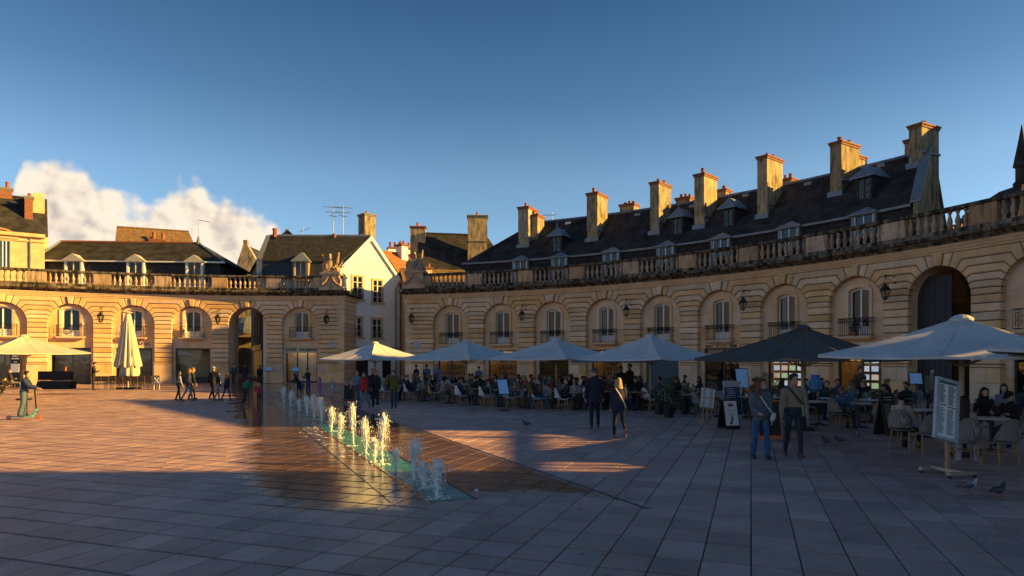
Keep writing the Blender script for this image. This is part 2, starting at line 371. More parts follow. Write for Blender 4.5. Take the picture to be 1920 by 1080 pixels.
    mw = N.new('ShaderNodeMix'); mw.data_type = 'RGBA'; mw.blend_type = 'MULTIPLY'; L.new(wetf, mw.inputs[0]); L.new(mxs.outputs[2], mw.inputs[6]); mw.inputs[7].default_value = (0.38, 0.34, 0.30, 1)
    L.new(mw.outputs[2], b.inputs['Base Color'])
    rough = M('ADD', M('MULTIPLY', M('SUBTRACT', 1.0, wetf), M('ADD', 0.30, M('MULTIPLY', fine, 0.42))), M('MULTIPLY', wetf, M('ADD', 0.03, M('MULTIPLY', mid, 0.10))))
    L.new(rough, b.inputs['Roughness'])
    bn = N.new('ShaderNodeBump'); bn.inputs['Distance'].default_value = 0.012
    L.new(M('SUBTRACT', 0.42, M('MULTIPLY', wetf, 0.33)), bn.inputs['Strength']); L.new(fine, bn.inputs['Height']); L.new(bn.outputs[0], b.inputs['Normal'])
    return m
PAVE = paving_mat()
BED = mat('joint sand', (0.022, 0.02, 0.02), 0.95, 0.3, 8)

mb = MB(); mb.add([(-2500, -400, -0.06), (2500, -400, -0.06), (2500, 4200, -0.06), (-2500, 4200, -0.06)], [(0, 1, 2, 3)])
tag(mb.build('ground', mat('distant ground', (0.12, 0.10, 0.08), 0.9, 0.2, 0.2)), kind='structure')
mb = MB(); mb.add([(-75, -12, -0.022), (45, -12, -0.022), (45, 75, -0.022), (-75, 75, -0.022)], [(0, 1, 2, 3)])
plaza = tag(mb.build('plaza_pavement', BED), kind='structure')

GA = radians(19.3); UA = Vector((sin(GA), cos(GA))); UB = Vector((cos(GA), -sin(GA)))
def build_paving():
    W = 0.466; gap = 0.010
    slabs = []; a = -6.0; rr = random.Random(5); row = 0
    while a < 68:
        ln = rr.choice((0.46, 0.54, 0.62, 0.70)); row += 1
        for j in range(-150, 95):
            bc = (j + 0.5) * W; p = UA * (a + ln / 2) + UB * bc
            if (p - CC).length > RR + 9.0 or p.y < -3: continue
            if p.y > 4 and abs(p.x) > p.y * 0.80 + 4: continue
            if p.y <= 4 and abs(p.x) > 9: continue
            dw = 1
            slabs.append((p, ln, row))
        a += ln
    def slab_geo(ln, tx, ty, dz):
        hx = W / 2 - 0.0065; hy = ln / 2 - 0.021; c = 0.006
        vs = []
        for (k, z) in ((0, -0.03), (0, -0.006), (c, 0.0)):
            for sx, sy in ((-1, -1), (1, -1), (1, 1), (-1, 1)):
                x = sx * (hx - k); y = sy * (hy - k)
                vs.append((x, y, z + dz + tx * x + ty * y))
        fs = [(8, 9, 10, 11)]
        for l in (0, 4):
            for i in range(4): fs.append((l + i, l + (i + 1) % 4, l + 4 + (i + 1) % 4, l + 4 + i))
        return vs, fs
    vis = [s for s in slabs if s[0].y > 6.15 and abs(s[0].x) < s[0].y * 0.755 + 0.2]
    vis.sort(key=lambda s: s[0].y); near = set(id(s) for s in vis[:300])
    cache = {}
    big = MB(); tints = []
    for s in slabs:
        p, ln, row = s
        if id(s) in near:
            key = (ln, rr.randrange(4))
            if key not in cache:
                v, f = slab_geo(ln, rr.uniform(-.004, .004), rr.uniform(-.004, .004), rr.uniform(-.002, .001))
                m_ = MB(); m_.add(v, f); me = m_.mesh('slab', PAVE); cache[key] = me
            inst('slab', cache[key], plaza, (p.x, p.y, 0), -GA)
        else:
            v, f = slab_geo(ln, rr.uniform(-.004, .004), rr.uniform(-.004, .004), rr.uniform(-.002, .001))
            big.xf = Matrix.Translation((p.x, p.y, 0)) @ Matrix.Rotation(-GA, 4, 'Z'); big.add(v, f); tints += [rr.random()] * len(v)
    me = big.mesh('far_slabs', PAVE); at_ = me.attributes.new('tint', 'FLOAT', 'POINT'); at_.data.foreach_set('value', tints)
    tag(inst('far_slabs', me, plaza), kind='stuff')
build_paving()

# fountain channel flush with the paving
def strip(mb, n0, n1, t0, t1, z0, z1, mi=None):
    pts = [CH0 + CHN * n + CHT * t for n, t in ((n0, t0), (n1, t0), (n1, t1), (n0, t1))]
    mb.hexa([(p.x, p.y, z0) for p in pts], [(p.x, p.y, z1) for p in pts], mi)
WATER = mat('turquoise channel water', (0.010, 0.25, 0.21), 0.2, 0.5, 2.6, bump=0.8, bscale=9, col2=(0.006, 0.11, 0.10), spec=0.22)
FOAM = mat('water foam', (0.72, 0.78, 0.76), 0.5, 0.15, 9)
mb = MB(); strip(mb, -0.30, 0.30, 0, 36.2, -0.02, 0.007)
chan = tag(mb.build('fountain_water', WATER), kind='structure')
for nm, a, b in (('channel_kerb', -0.36, -0.302), ('channel_kerb', 0.36, 0.44)):
    mb = MB(); strip(mb, a, b, -0.06, 36.3, -0.02, 0.013); mb.build(nm, PAVE, chan)
mb = MB(); strip(mb, 0.302, 0.358, -0.06, 36.3, -0.02, 0.005); mb.build('channel_slot', IRON, chan)
mb = MB(); strip(mb, -0.86, -0.845, 0.2, 30, -0.01, 0.005); mb.build('joint_line', IRON, chan)
mb = MB(); strip(mb, 2.20, 2.245, -1.6, 30, -0.01, 0.006); tag(mb.build('drain_slot', IRON), kind='structure')
# ------------------------------------------------------------------ the two arcades of the hemicycle
BAYA = radians(6.06); BAY = BAYA * RR; HB = BAY / 2; AW = 1.56; ZS = 5.0; ZTOP = 7.15
def W(u, z, d=0.0):                              # wall coordinates -> local (circle centre at origin, wall at +Y)
    p = u / RR; r = RR - d
    return (r * sin(p), r * cos(p), z)
def inset(poly, g):
    n = len(poly); out = []
    for i in range(n):
        p0 = Vector(poly[i - 1]); p1 = Vector(poly[i]); p2 = Vector(poly[(i + 1) % n])
        e1 = (p1 - p0); e2 = (p2 - p1)
        if e1.length < 1e-9 or e2.length < 1e-9: out.append(tuple(p1)); continue
        e1.normalize(); e2.normalize()
        n1 = Vector((-e1.y, e1.x)); n2 = Vector((-e2.y, e2.x)); bi = n1 + n2
        if bi.length < 1e-6: bi = n1
        bi.normalize(); k = max(0.35, bi.dot(n1))
        q = p1 + bi * (g / k); out.append((q.x, q.y))
    return out
def stone(mb, poly, d1, d0=-0.42, joint=0.020, ch=0.045):
    """a block: outline in (u,z) counter-clockwise, front face at d1, chamfered edges, back at d0"""
    a = inset(poly, joint); b = inset(poly, joint + ch); n = len(poly)
    vs = [W(u, z, d0) for u, z in a] + [W(u, z, d1 - ch) for u, z in a] + [W(u, z, d1) for u, z in b]
    fs = [tuple(2 * n + i for i in range(n))]
    for l in (0, n):
        for i in range(n):
            j = (i + 1) % n; fs.append((l + i, l + j, l + n + j, l + n + i))
    mb.add(vs, [tuple(reversed(f)) if False else f for f in fs]); return mb
def rect(u0, z0, u1, z1, k=1):
    pts = [(u0, z0)]
    return [(u0, z0), (u1, z0), (u1, z1), (u0, z1)]
JT = [(6, None), (19, None), (33, 6.75), (46, 6.38), (58, 6.00), (69, 5.65), (80, 5.32), (90, 5.0)]
def arcp(th): return (AW * sin(radians(th)), ZS + AW * cos(radians(th)))
def jout(i):
    th, h = JT[i]
    if h is None: h = ZTOP
    if th == 90: return (AW, 5.0)
    r = (h - ZS) / cos(radians(th)); return (r * sin(radians(th)), h)
def half_cross(i):
    """right-hand half outline of crossette between joint i (upper) and i+1 (lower): points from pier side top going round the arc to pier side bottom"""
    th0, th1 = JT[i][0], JT[i + 1][0]
    up = [jout(i)]
    arc = [arcp(th0 + (th1 - th0) * k / 4) for k in range(5)]
    lo = [jout(i + 1)] if th1 != 90 else []
    return up + arc + lo, JT[i][1] or ZTOP, JT[i + 1][1]
MESHC = {}
def smesh(key, fn, m=None):
    if key not in MESHC:
        mb = MB(); fn(mb); MESHC[key] = mb.mesh(key[0] if isinstance(key, tuple) else key, m or STONE)
    return MESHC[key]

class Arcade:
    def __init__(s, root, e):
        s.root = root; s.e = e
        s.wall = empty('wall', (CC.x - e[0], CC.y - e[1], 0), 0, root)
        s.bal = None
    def put(s, name, me, phi, parent=None, du=0.0):
        return inst(name, me, parent or s.wall, (0, 0, 0), -(phi + du / RR))

def front_stones(A, phi, pier_right=True, top=True, uend=None, uleft=None):
    """stones round one arch; pier to its right spans to the next arch (or to uend)"""
    def key(mb): stone(mb, [arcp(6), (AW * sin(radians(6)) * 1.62, ZTOP), (-AW * sin(radians(6)) * 1.62, ZTOP), arcp(-6)][::1] if False else
                       [arcp(-6), arcp(0), arcp(6), (0.262, ZTOP + 0.02), (-0.262, ZTOP + 0.02)], 0.13)
    A.put('keystone', smesh('keystone', key), phi)
    for sgn in (-1, 1):
        def fl(mb, sgn=sgn):
            o = jout(1); po = [arcp(6), arcp(12.5), arcp(19), o, (0.262, ZTOP)]
            if sgn < 0: po = [(-u, z) for u, z in po][::-1]
            stone(mb, po, 0.0)
        A.put('voussoir', smesh(('voussoir', sgn), fl), phi)
    if uleft is not None:       # closing half pier on the left of the first arch
        end_pier(A, phi, -1, uleft)
    if uend is not None: end_pier(A, phi, 1, uend)
    if not pier_right: return
    # crossettes spanning the pier between this arch and the next, drawn about the pier centre
    for i in range(1, 7):
        def cr(mb, i=i):
            h, z1, z0 = half_cross(i)
            left = [(u - HB, z) for u, z in h]                       # this arch lies left of the pier
            right = [(-u, z) for u, z in left][::-1]
            po = left + right
            # left: top -> arc -> bottom ; needs ccw: go bottom-left -> bottom-right -> up
            stone(mb, po, 0.0 + 0.006 * (i % 2))
        A.put('stone', smesh(('stone', 'c', i), cr), phi, du=HB)
    pw = HB - AW
    for j in range(8):
        z1 = 5.0 - 0.4 * j; z0 = z1 - 0.4
        def co(mb, z0=z0, z1=z1, j=j): stone(mb, rect(-pw, z0, pw, z1), 0.004 * ((j * 7) % 3))
        A.put('stone', smesh(('stone', 'p', j), co), phi, du=HB)
    def im(mb): stone(mb, rect(-pw - 0.02, 1.64, pw + 0.02, 1.80), 0.06)
    A.put('impost', smesh(('stone', 'i'), im), phi, du=HB)
    for (u0, z0, u1, z1) in ((-pw, 0.95, 0.12, 1.64), (0.12, 0.95, pw, 1.64), (-pw, 0.0, pw, 0.95)):
        def pl(mb, r=(u0, z0, u1, z1)): stone(mb, rect(r[0], r[1], r[2], r[3]), 0.035, ch=0.010, joint=0.004)
        A.put('plinth_stone', smesh(('plinth', u0, z0), pl), phi, du=HB)

def end_pier(A, phi, sg, ue):
    """half pier that ends the arcade, ue = far edge (positive distance from the arch centre)"""
    def mk(po): return po if sg > 0 else [(-u, z) for u, z in po][::-1]
    for i in range(1, 7):
        def cr(mb, i=i):
            h, z1, z0 = half_cross(i)
            stone(mb, mk(h + [(ue, z0), (ue, z1)]), 0.05)
        A.put('stone', smesh(('stone', 'ce', i, sg, ue), cr), phi)
    for j in range(8):
        z1 = 5.0 - 0.4 * j; z0 = z1 - 0.4
        def co(mb, z0=z0, z1=z1): stone(mb, mk(rect(AW, z0, ue, z1)), 0.05)
        A.put('stone', smesh(('stone', 'pe', j, sg, ue), co), phi)
    def im(mb): stone(mb, mk(rect(AW - 0.02, 1.64, ue + 0.05, 1.80)), 0.11)
    A.put('impost', smesh(('stone', 'ie', sg, ue), im), phi)
    for (u0, z0, u1, z1) in ((AW, 0.95, 2.5, 1.64), (2.5, 0.95, ue, 1.64), (AW, 0.0, ue, 0.95)):
        def pl(mb, r=(u0, z0, u1, z1)): stone(mb, mk(rect(*r)), 0.085, ch=0.010, joint=0.004)
        A.put('plinth_stone', smesh(('plinthe', u0, z0, sg, ue), pl), phi)

def infill(A, phi, zf, zt, shop_w, shop_h, ww=0.60):
    """smooth blocks that fill the arch, set back, leaving the window and the shop opening"""
    U = AW + 0.12; d = -0.36
    zs = [0, 1.2, 2.0, shop_h, zf, zf + 0.95, zf + 1.8, 6.62]
    n = 0
    for a, b in zip(zs, zs[1:]):
        if a < shop_h:
            if shop_w >= U: continue
            spans = ((-U, -shop_w), (shop_w, U))
        elif a < zf: spans = ((-U, -0.75), (-0.75, 0.75), (0.75, U))
        else: spans = ((-U, -ww), (ww, U))
        for (u0, u1) in spans:
            def bl(mb, r=(u0, a, u1, b)): stone(mb, rect(*r), d + 0.0, -0.75, joint=0.003, ch=0.006)
            A.put('infill_stone', smesh(('infill', round(u0, 2), a, round(u1, 2), b), bl, STONE2), phi)
    # stone over the window head
    rise = 0.16
    po = [(-ww, zt - rise)] + [(ww * s, zt - rise * s * s) for s in (-0.6, -0.25, 0.25, 0.6)] + [(ww, zt - rise), (ww, 6.62), (-ww, 6.62)]
    def hd(mb): stone(mb, po, d + 0.004, -0.75, joint=0.002, ch=0.005)
    A.put('lintel_stone', smesh(('lintel', zt, ww), hd, STONE2), phi)
    # moulded surround
    def sur(mb):
        o = 0.20
        path = [(-ww, zf)] + [(-ww, zt - rise)] + [(ww * s, zt - rise * s * s) for s in (-0.7, -0.35, 0, 0.35, 0.7)] + [(ww, zt - rise), (ww, zf)]
        outp = [(-ww - o, zf)] + [(-ww - o, zt - rise)] + [((ww + o) * s, zt + o * 0.9 - rise * s * s) for s in (-0.75, -0.38, 0, 0.38, 0.75)] + [(ww + o, zt - rise), (ww + o, zf)]
        n = len(path)
        vs = [W(u, z, d - 0.3) for u, z in path] + [W(u, z, d + 0.05) for u, z in path] + [W(u, z, d + 0.09) for u, z in outp] + [W(u, z, d - 0.02) for u, z in outp]
        fs = []
        for l in (0, n, 2 * n):
            for i in range(n - 1): fs.append((l + i, l + i + 1, l + n + i + 1, l + n + i))
        mb.add(vs, fs)
    A.put('window_surround', smesh(('surround', zf, zt, ww), sur, STONE2), phi)

def window(A, phi, zf, zt, ww=0.60, shut=False, curtain=False):
    d = -0.56; rise = 0.16; fw = 0.075
    def fr(mb):
        def bar(u0, z0, u1, z1, t=0.07, dd=0.0):
            lo = [W(u0, z0, d + dd), W(u1, z0, d + dd), W(u1, z0, d + dd - t), W(u0, z0, d + dd - t)]
            hi = [W(u0, z1, d + dd), W(u1, z1, d + dd), W(u1, z1, d + dd - t), W(u0, z1, d + dd - t)]
            mb.hexa(lo, hi)
        bar(-ww, zf, -ww + fw, zt - 0.10); bar(ww - fw, zf, ww, zt - 0.10); bar(-0.05, zf, 0.05, zt - 0.02, 0.07, 0.012)
        bar(-ww, zf, ww, zf + 0.55, 0.05, -0.004)
        pts = [-1, -0.6, -0.2, 0.2, 0.6, 1]
        for a, b in zip(pts, pts[1:]):
            za = zt - rise * a * a; zb = zt - rise * b * b
            lo = [W(ww * a, za - 0.11, d + .003), W(ww * b, zb - 0.11, d + .003), W(ww * b, zb - 0.11, d - .07), W(ww * a, za - 0.11, d - .07)]
            hi = [W(ww * a, za + 0.05, d + .003), W(ww * b, zb + 0.05, d + .003), W(ww * b, zb + 0.05, d - .07), W(ww * a, za + 0.05, d - .07)]
            mb.hexa(lo, hi)
    w = A.put('window', smesh(('window', zf, zt, ww), fr, WHITEP), phi)
    for sg in (-1, 1):
        def pa(mb, sg=sg):
            u0, u1 = (0.05, ww - fw) if sg > 0 else (-ww + fw, -0.05)
            a = [W(u0, zf + 0.55, d - 0.03), W(u1, zf + 0.55, d - 0.03), W(u1, zt - 0.10, d - 0.03), W(u0, zt - 0.10, d - 0.03)]
            mb.add(a, [(0, 1, 2, 3)])
        inst('pane', smesh(('pane', zf, zt, ww, sg), pa, GLASS), w)
    def rm(mb):
        a = [W(-ww - .3, zf, d - 0.9), W(ww + .3, zf, d - 0.9), W(ww + .3, zt + .1, d - 0.9), W(-ww - .3, zt + .1, d - 0.9)]
        mb.add(a, [(0, 1, 2, 3)])
    inst('room', smesh(('room', zf, zt), rm, DARK), w)
    if curtain:
        def cu(mb):
            for sg in (-1, 1):
                pts = []
                for k in range(9):
                    u = sg * (ww - 0.02 - 0.30 * k / 8); pts.append((u, d - 0.14 + 0.025 * (k % 2)))
                vs = [W(u, zf + 0.5, dd) for u, dd in pts] + [W(u, zt, dd) for u, dd in pts]
                mb.add(vs, [(i, i + 1, 10 + i, 9 + i) for i in range(8)])
        inst('curtain', smesh(('curtain', zf, zt), cu, mat('grey blue curtain', (0.13, 0.16, 0.18), 0.9)), w)

def balcony(A, phi, zf, ornate, hw=0.98):
    d0, d1 = -0.36, 0.16
    def sl(mb):
        lo = [W(-hw, zf - 0.12, d0), W(hw, zf - 0.12, d0), W(hw, zf - 0.12, d1), W(-hw, zf - 0.12, d1)]
        hi = [W(u, zf, d) for (u, d) in ((-hw - .03, d0), (hw + .03, d0), (hw + .03, d1 + .03), (-hw - .03, d1 + .03))]
        mb.hexa(lo, hi)
        lo = [W(-hw + .15, zf - 0.24, d0), W(hw - .15, zf - 0.24, d0), W(hw - .15, zf - 0.24, d1 - .2), W(-hw + .15, zf - 0.24, d1 - .2)]
        hi = [W(-hw + .05, zf - 0.12, d0), W(hw - .05, zf - 0.12, d0), W(hw - .05, zf - 0.12, d1 - .05), W(-hw + .05, zf - 0.12, d1 - .05)]
        mb.hexa(lo, hi)
    b = A.put('balcony', smesh(('balcony', zf), sl, STONE2), phi)
    def ra(mb):
        H = 0.98 if not ornate else 0.92; n = 14; dd = d1 - 0.04
        for z in (zf + 0.07, zf + H) + ((zf + H - 0.20,) if not ornate else ()):
            mb.tube([W(-hw + .04, z, d0), W(-hw + .04, z, dd), W(-hw / 2, z, dd), W(0, z, dd), W(hw / 2, z, dd), W(hw - .04, z, dd), W(hw - .04, z, d0)], 0.020 if z > zf + .5 else 0.014, 4)
        for k in range(n + 1):
            u = -hw + .04 + (2 * hw - .08) * k / n
            if ornate and k not in (0, n, n // 2): continue
            mb.tube([W(u, zf, dd), W(u, zf + H, dd)], 0.014, 4)
        for sg in (-1, 1):
            for q in (0.33, 0.66): mb.tube([W(sg * (hw - .04), zf, d0 + (dd - d0) * q), W(sg * (hw - .04), zf + H, d0 + (dd - d0) * q)], 0.012, 4)
        if ornate:                                # scrollwork
            for k in range(4):
                uc = -hw + .04 + (2 * hw - .08) * (k + 0.5) / 4
                for (r0, zz, turn) in ((0.17, zf + 0.30, 1), (0.17, zf + 0.66, -1)):
                    pts = []
                    for q in range(16):
                        an = turn * q * 0.62 + (pi if k % 2 else 0); r = r0 * (1 - q / 19)
                        pts.append(W(uc + r * cos(an) * 1.2, zz + r * sin(an), dd))
                    mb.tube(pts, 0.016, 4)
        else:
            for k in range(n):
                u = -hw + .04 + (2 * hw - .08) * (k + 0.5) / n
                pts = [W(u + 0.05 * cos(a), zf + H - 0.10 + 0.07 * sin(a), dd) for a in [i * pi / 4 for i in range(9)]]
                mb.tube(pts, 0.010, 4, caps=False)
    inst('railing', smesh(('railing', zf, ornate), ra, IRON), b)

def sweep(mb, prof, p0, p1, step=radians(1.0)):
    """profile (d,z) swept along the wall from angle p0 to p1"""
    n = max(2, int(abs(p1 - p0) / step) + 1); m = len(prof); vs = []
    for i in range(n + 1):
        p = p0 + (p1 - p0) * i / n
        for d, z in prof: vs.append(((RR - d) * sin(p), (RR - d) * cos(p), z))
    fs = []
    for i in range(n):
        for k in range(m):
            k2 = (k + 1) % m; fs.append((i * m + k, i * m + k2, (i + 1) * m + k2, (i + 1) * m + k))
    fs.append(tuple(range(m))); fs.append(tuple(n * m + k for k in range(m - 1, -1, -1)))
    mb.add(vs, fs)

def entablature(A, p0, p1, peds, skip_ped=()):
    mb = MB(); sweep(mb, [(-0.5, 7.15), (0.03, 7.15), (0.03, 7.26), (0.07, 7.28), (0.07, 7.40), (0.10, 7.42), (0.10, 7.55), (-0.5, 7.55)], p0, p1)
    mb.build('architrave', STONE, A.wall)
    mb = MB(); sweep(mb, [(-0.5, 7.553), (0.12, 7.553), (0.14, 7.63), (0.26, 7.70), (0.30, 7.74), (0.50, 7.80), (0.53, 7.92), (0.46, 7.97), (-0.5, 8.02)], p0, p1)
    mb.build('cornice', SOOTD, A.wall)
    A.bal = empty('balustrade', (0, 0, 0), 0, A.root); A.bal.location = A.wall.location
    mb = MB(); sweep(mb, [(-0.26, 8.0), (0.24, 8.0), (0.24, 8.18), (0.19, 8.22), (-0.21, 8.22), (-0.26, 8.18)], p0, p1)
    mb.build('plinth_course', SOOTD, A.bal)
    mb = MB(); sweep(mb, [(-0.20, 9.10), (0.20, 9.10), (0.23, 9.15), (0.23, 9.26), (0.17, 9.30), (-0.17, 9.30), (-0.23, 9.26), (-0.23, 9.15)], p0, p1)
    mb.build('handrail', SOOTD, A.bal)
    def ped(mb):
        for (u0, u1, z0, z1, d) in ((-0.66, 0.66, 8.215, 9.105, 0.17), (-0.60, 0.60, 8.30, 9.02, 0.195)):
            lo = [W(u0, z0, d), W(u1, z0, d), W(u1, z0, -d), W(u0, z0, -d)]; hi = [W(u0, z1, d), W(u1, z1, d), W(u1, z1, -d), W(u0, z1, -d)]
            mb.hexa(lo, hi)
    bp = [(0.105, 0), (0.105, .07), (0.075, .085), (0.085, .12), (0.062, .16), (0.105, .26), (0.128, .36), (0.118, .46), (0.075, .60), (0.058, .70), (0.066, .75), (0.09, .77), (0.09, .80), (0.105, .805), (0.105, .885)]
    def bl(mb): mb.lathe(bp, 10, W(0, 8.215, 0))
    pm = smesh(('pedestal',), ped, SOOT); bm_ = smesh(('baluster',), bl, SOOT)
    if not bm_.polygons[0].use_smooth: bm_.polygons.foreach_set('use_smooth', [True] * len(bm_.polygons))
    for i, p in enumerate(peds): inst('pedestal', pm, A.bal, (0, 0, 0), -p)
    nb = 8
    for a, b in zip(peds, peds[1:]):
        w = (b - a) - 1.36 / RR
        for k in range(nb):
            inst('baluster', bm_, A.bal, (0, 0, 0), -(a + 0.68 / RR + w * (k + 0.5) / nb))

def shop(A, phi, kind, w, h, seg=0.0, sign=None):
    """shop opening: frame, glazing bars, panes, interior"""
    d = -0.50; fm = {'navy': NAVYF, 'black': BLACKF, 'teal': TEAL, 'wood': WOODB}[kind[0]]
    mb = MB()
    def bar(u0, z0, u1, z1, t=0.08, dd=0.0, m=mb):
        m.hexa([W(u0, z0, d + dd), W(u1, z0, d + dd), W(u1, z0, d + dd - t), W(u0, z0, d + dd - t)], [W(u0, z1, d + dd), W(u1, z1, d + dd), W(u1, z1, d + dd - t), W(u0, z1, d + dd - t)])
    bar(-w, 0, -w + 0.10, h); bar(w - 0.10, 0, w, h); bar(-w + 0.10, h - 0.12, w - 0.10, h); bar(-w + 0.10, 0, w - 0.10, 0.16)
    panes = []
    if kind[1] == 'shutter':
        sh = A.put('shopfront', mb.mesh('shopfront', fm), phi)
        n = 12
        for k in range(n):
            m2 = MB(); u0 = -w + 0.10 + (2 * w - 0.2) * k / n; bar(u0 + .006, 0.16, u0 + (2 * w - .2) / n - .006, h - 0.12, 0.05, -0.01 - 0.008 * (k % 2), m2)
            inst('plank', m2.mesh('plank', fm), sh)
        return sh
    cuts = {'door': (-w + .1, -0.12, w - .1), 'three': (-w + .1, -w * .3, w * .35, w - .1), 'one': (-w + .1, w - .1), 'two': (-w + .1, 0.12, w - .1)}[kind[1]]
    for c in cuts[1:-1]: bar(c - 0.05, 0.16, c + 0.05, h - 0.12, 0.07, 0.006)
    if kind[1] in ('door', 'one', 'two', 'three') and kind[2] != 'full': bar(-w + .1, 0.16, cuts[1] - .05 if len(cuts) > 2 else w - .1, 0.55, 0.06, -0.012)
    sh = A.put('shopfront', mb.mesh('shopfront', fm), phi)
    for a, b in zip(cuts, cuts[1:]):
        m2 = MB(); m2.add([W(a, 0.16, d - 0.035), W(b, 0.16, d - 0.035), W(b, h - .12, d - 0.035), W(a, h - .12, d - 0.035)], [(0, 1, 2, 3)])
        inst('pane', m2.mesh('pane', SHOPGLASS), sh)
    # interior
    m2 = MB(); dp = 2.2
    fl = [W(-w, 0.02, d - .1), W(w, 0.02, d - .1), W(w * 1.0, 0.02, d - dp), W(-w * 1.0, 0.02, d - dp)]; ce = [(x, y, h + .05) for x, y, z in fl]
    m2.add(fl + ce, [(0, 1, 2, 3), (7, 6, 5, 4), (1, 5, 6, 2), (0, 3, 7, 4), (3, 2, 6, 7)])
    inst('shop_interior', m2.mesh('shop_interior', LITROOM if kind[2] in ('lit', 'full') else DARK), sh)
    if kind[2] in ('lit', 'full'):
        m3 = MB()                     # lit shelving seen through the glass
        for q, zz in enumerate((0.7, 1.25, 1.8)):
            m3.hexa([W(-w + .2, zz, d - 1.6), W(w - .2, zz, d - 1.6), W(w - .2, zz, d - 1.9), W(-w + .2, zz, d - 1.9)], [W(-w + .2, zz + .03, d - 1.6), W(w - .2, zz + .03, d - 1.6), W(w - .2, zz + .03, d - 1.9), W(-w + .2, zz + .03, d - 1.9)])
            for k in range(14):
                u = -w + .3 + (2 * w - .6) * (k + rnd.uniform(.1, .7)) / 14; hh = rnd.uniform(.14, .36)
                m3.hexa([W(u, zz + .03, d - 1.62), W(u + .09, zz + .03, d - 1.62), W(u + .09, zz + .03, d - 1.72), W(u, zz + .03, d - 1.72)], [W(u, zz + .03 + hh, d - 1.62), W(u + .09, zz + .03 + hh, d - 1.62), W(u + .09, zz + .03 + hh, d - 1.72), W(u, zz + .03 + hh, d - 1.72)])
        inst('shelving', m3.mesh('shelving', WOODB), sh)
        m4 = MB(); m4.hexa([W(-w * .7, h - .12, d - .7), W(w * .7, h - .12, d - .7), W(w * .7, h - .12, d - 1.0), W(-w * .7, h - .12, d - 1.0)], [W(-w * .7, h - .06, d - .7), W(w * .7, h - .06, d - .7), W(w * .7, h - .06, d - 1.0), W(-w * .7, h - .06, d - 1.0)])
        inst('ceiling_lamp', m4.mesh('ceiling_lamp', mat('warm shop lamp', (1, .8, .5), 0.5, emit=(1.0, 0.62, 0.22), estr=.75)), sh)
    return sh
LITROOM = mat('warm shop interior', (0.55, 0.36, 0.15), 0.8, 0.5, 2.5)

def text_mesh(body, size, name='lettering', extrude=0.006, font_shear=0.0, bold=0.0):
    cu = bpy.data.curves.new(name, 'FONT'); cu.body = body; cu.size = size; cu.extrude = extrude; cu.align_x = 'CENTER'; cu.align_y = 'CENTER'; cu.shear = font_shear; cu.offset = bold; cu.resolution_u = 3
    o = bpy.data.objects.new(name, cu); COL.objects.link(o)
    dg = bpy.context.evaluated_depsgraph_get(); me = bpy.data.meshes.new_from_object(o.evaluated_get(dg)); bpy.data.objects.remove(o); return me
def wall_text(A, parent, phi, body, size, z, d, m, u=0.0, shear=0.0, bold=0.0, wide=1.0):
    me = text_mesh(body, size, 'lettering', 0.01, shear, bold)
    for v in me.vertices:
        x, y, zz = v.co; p = W(u + x * wide, z + y, d + .032 + zz); v.co = p
    me.materials.clear(); me.materials.append(m)
    return inst('lettering', me, parent, (0, 0, 0), -phi if parent is A.wall else 0)

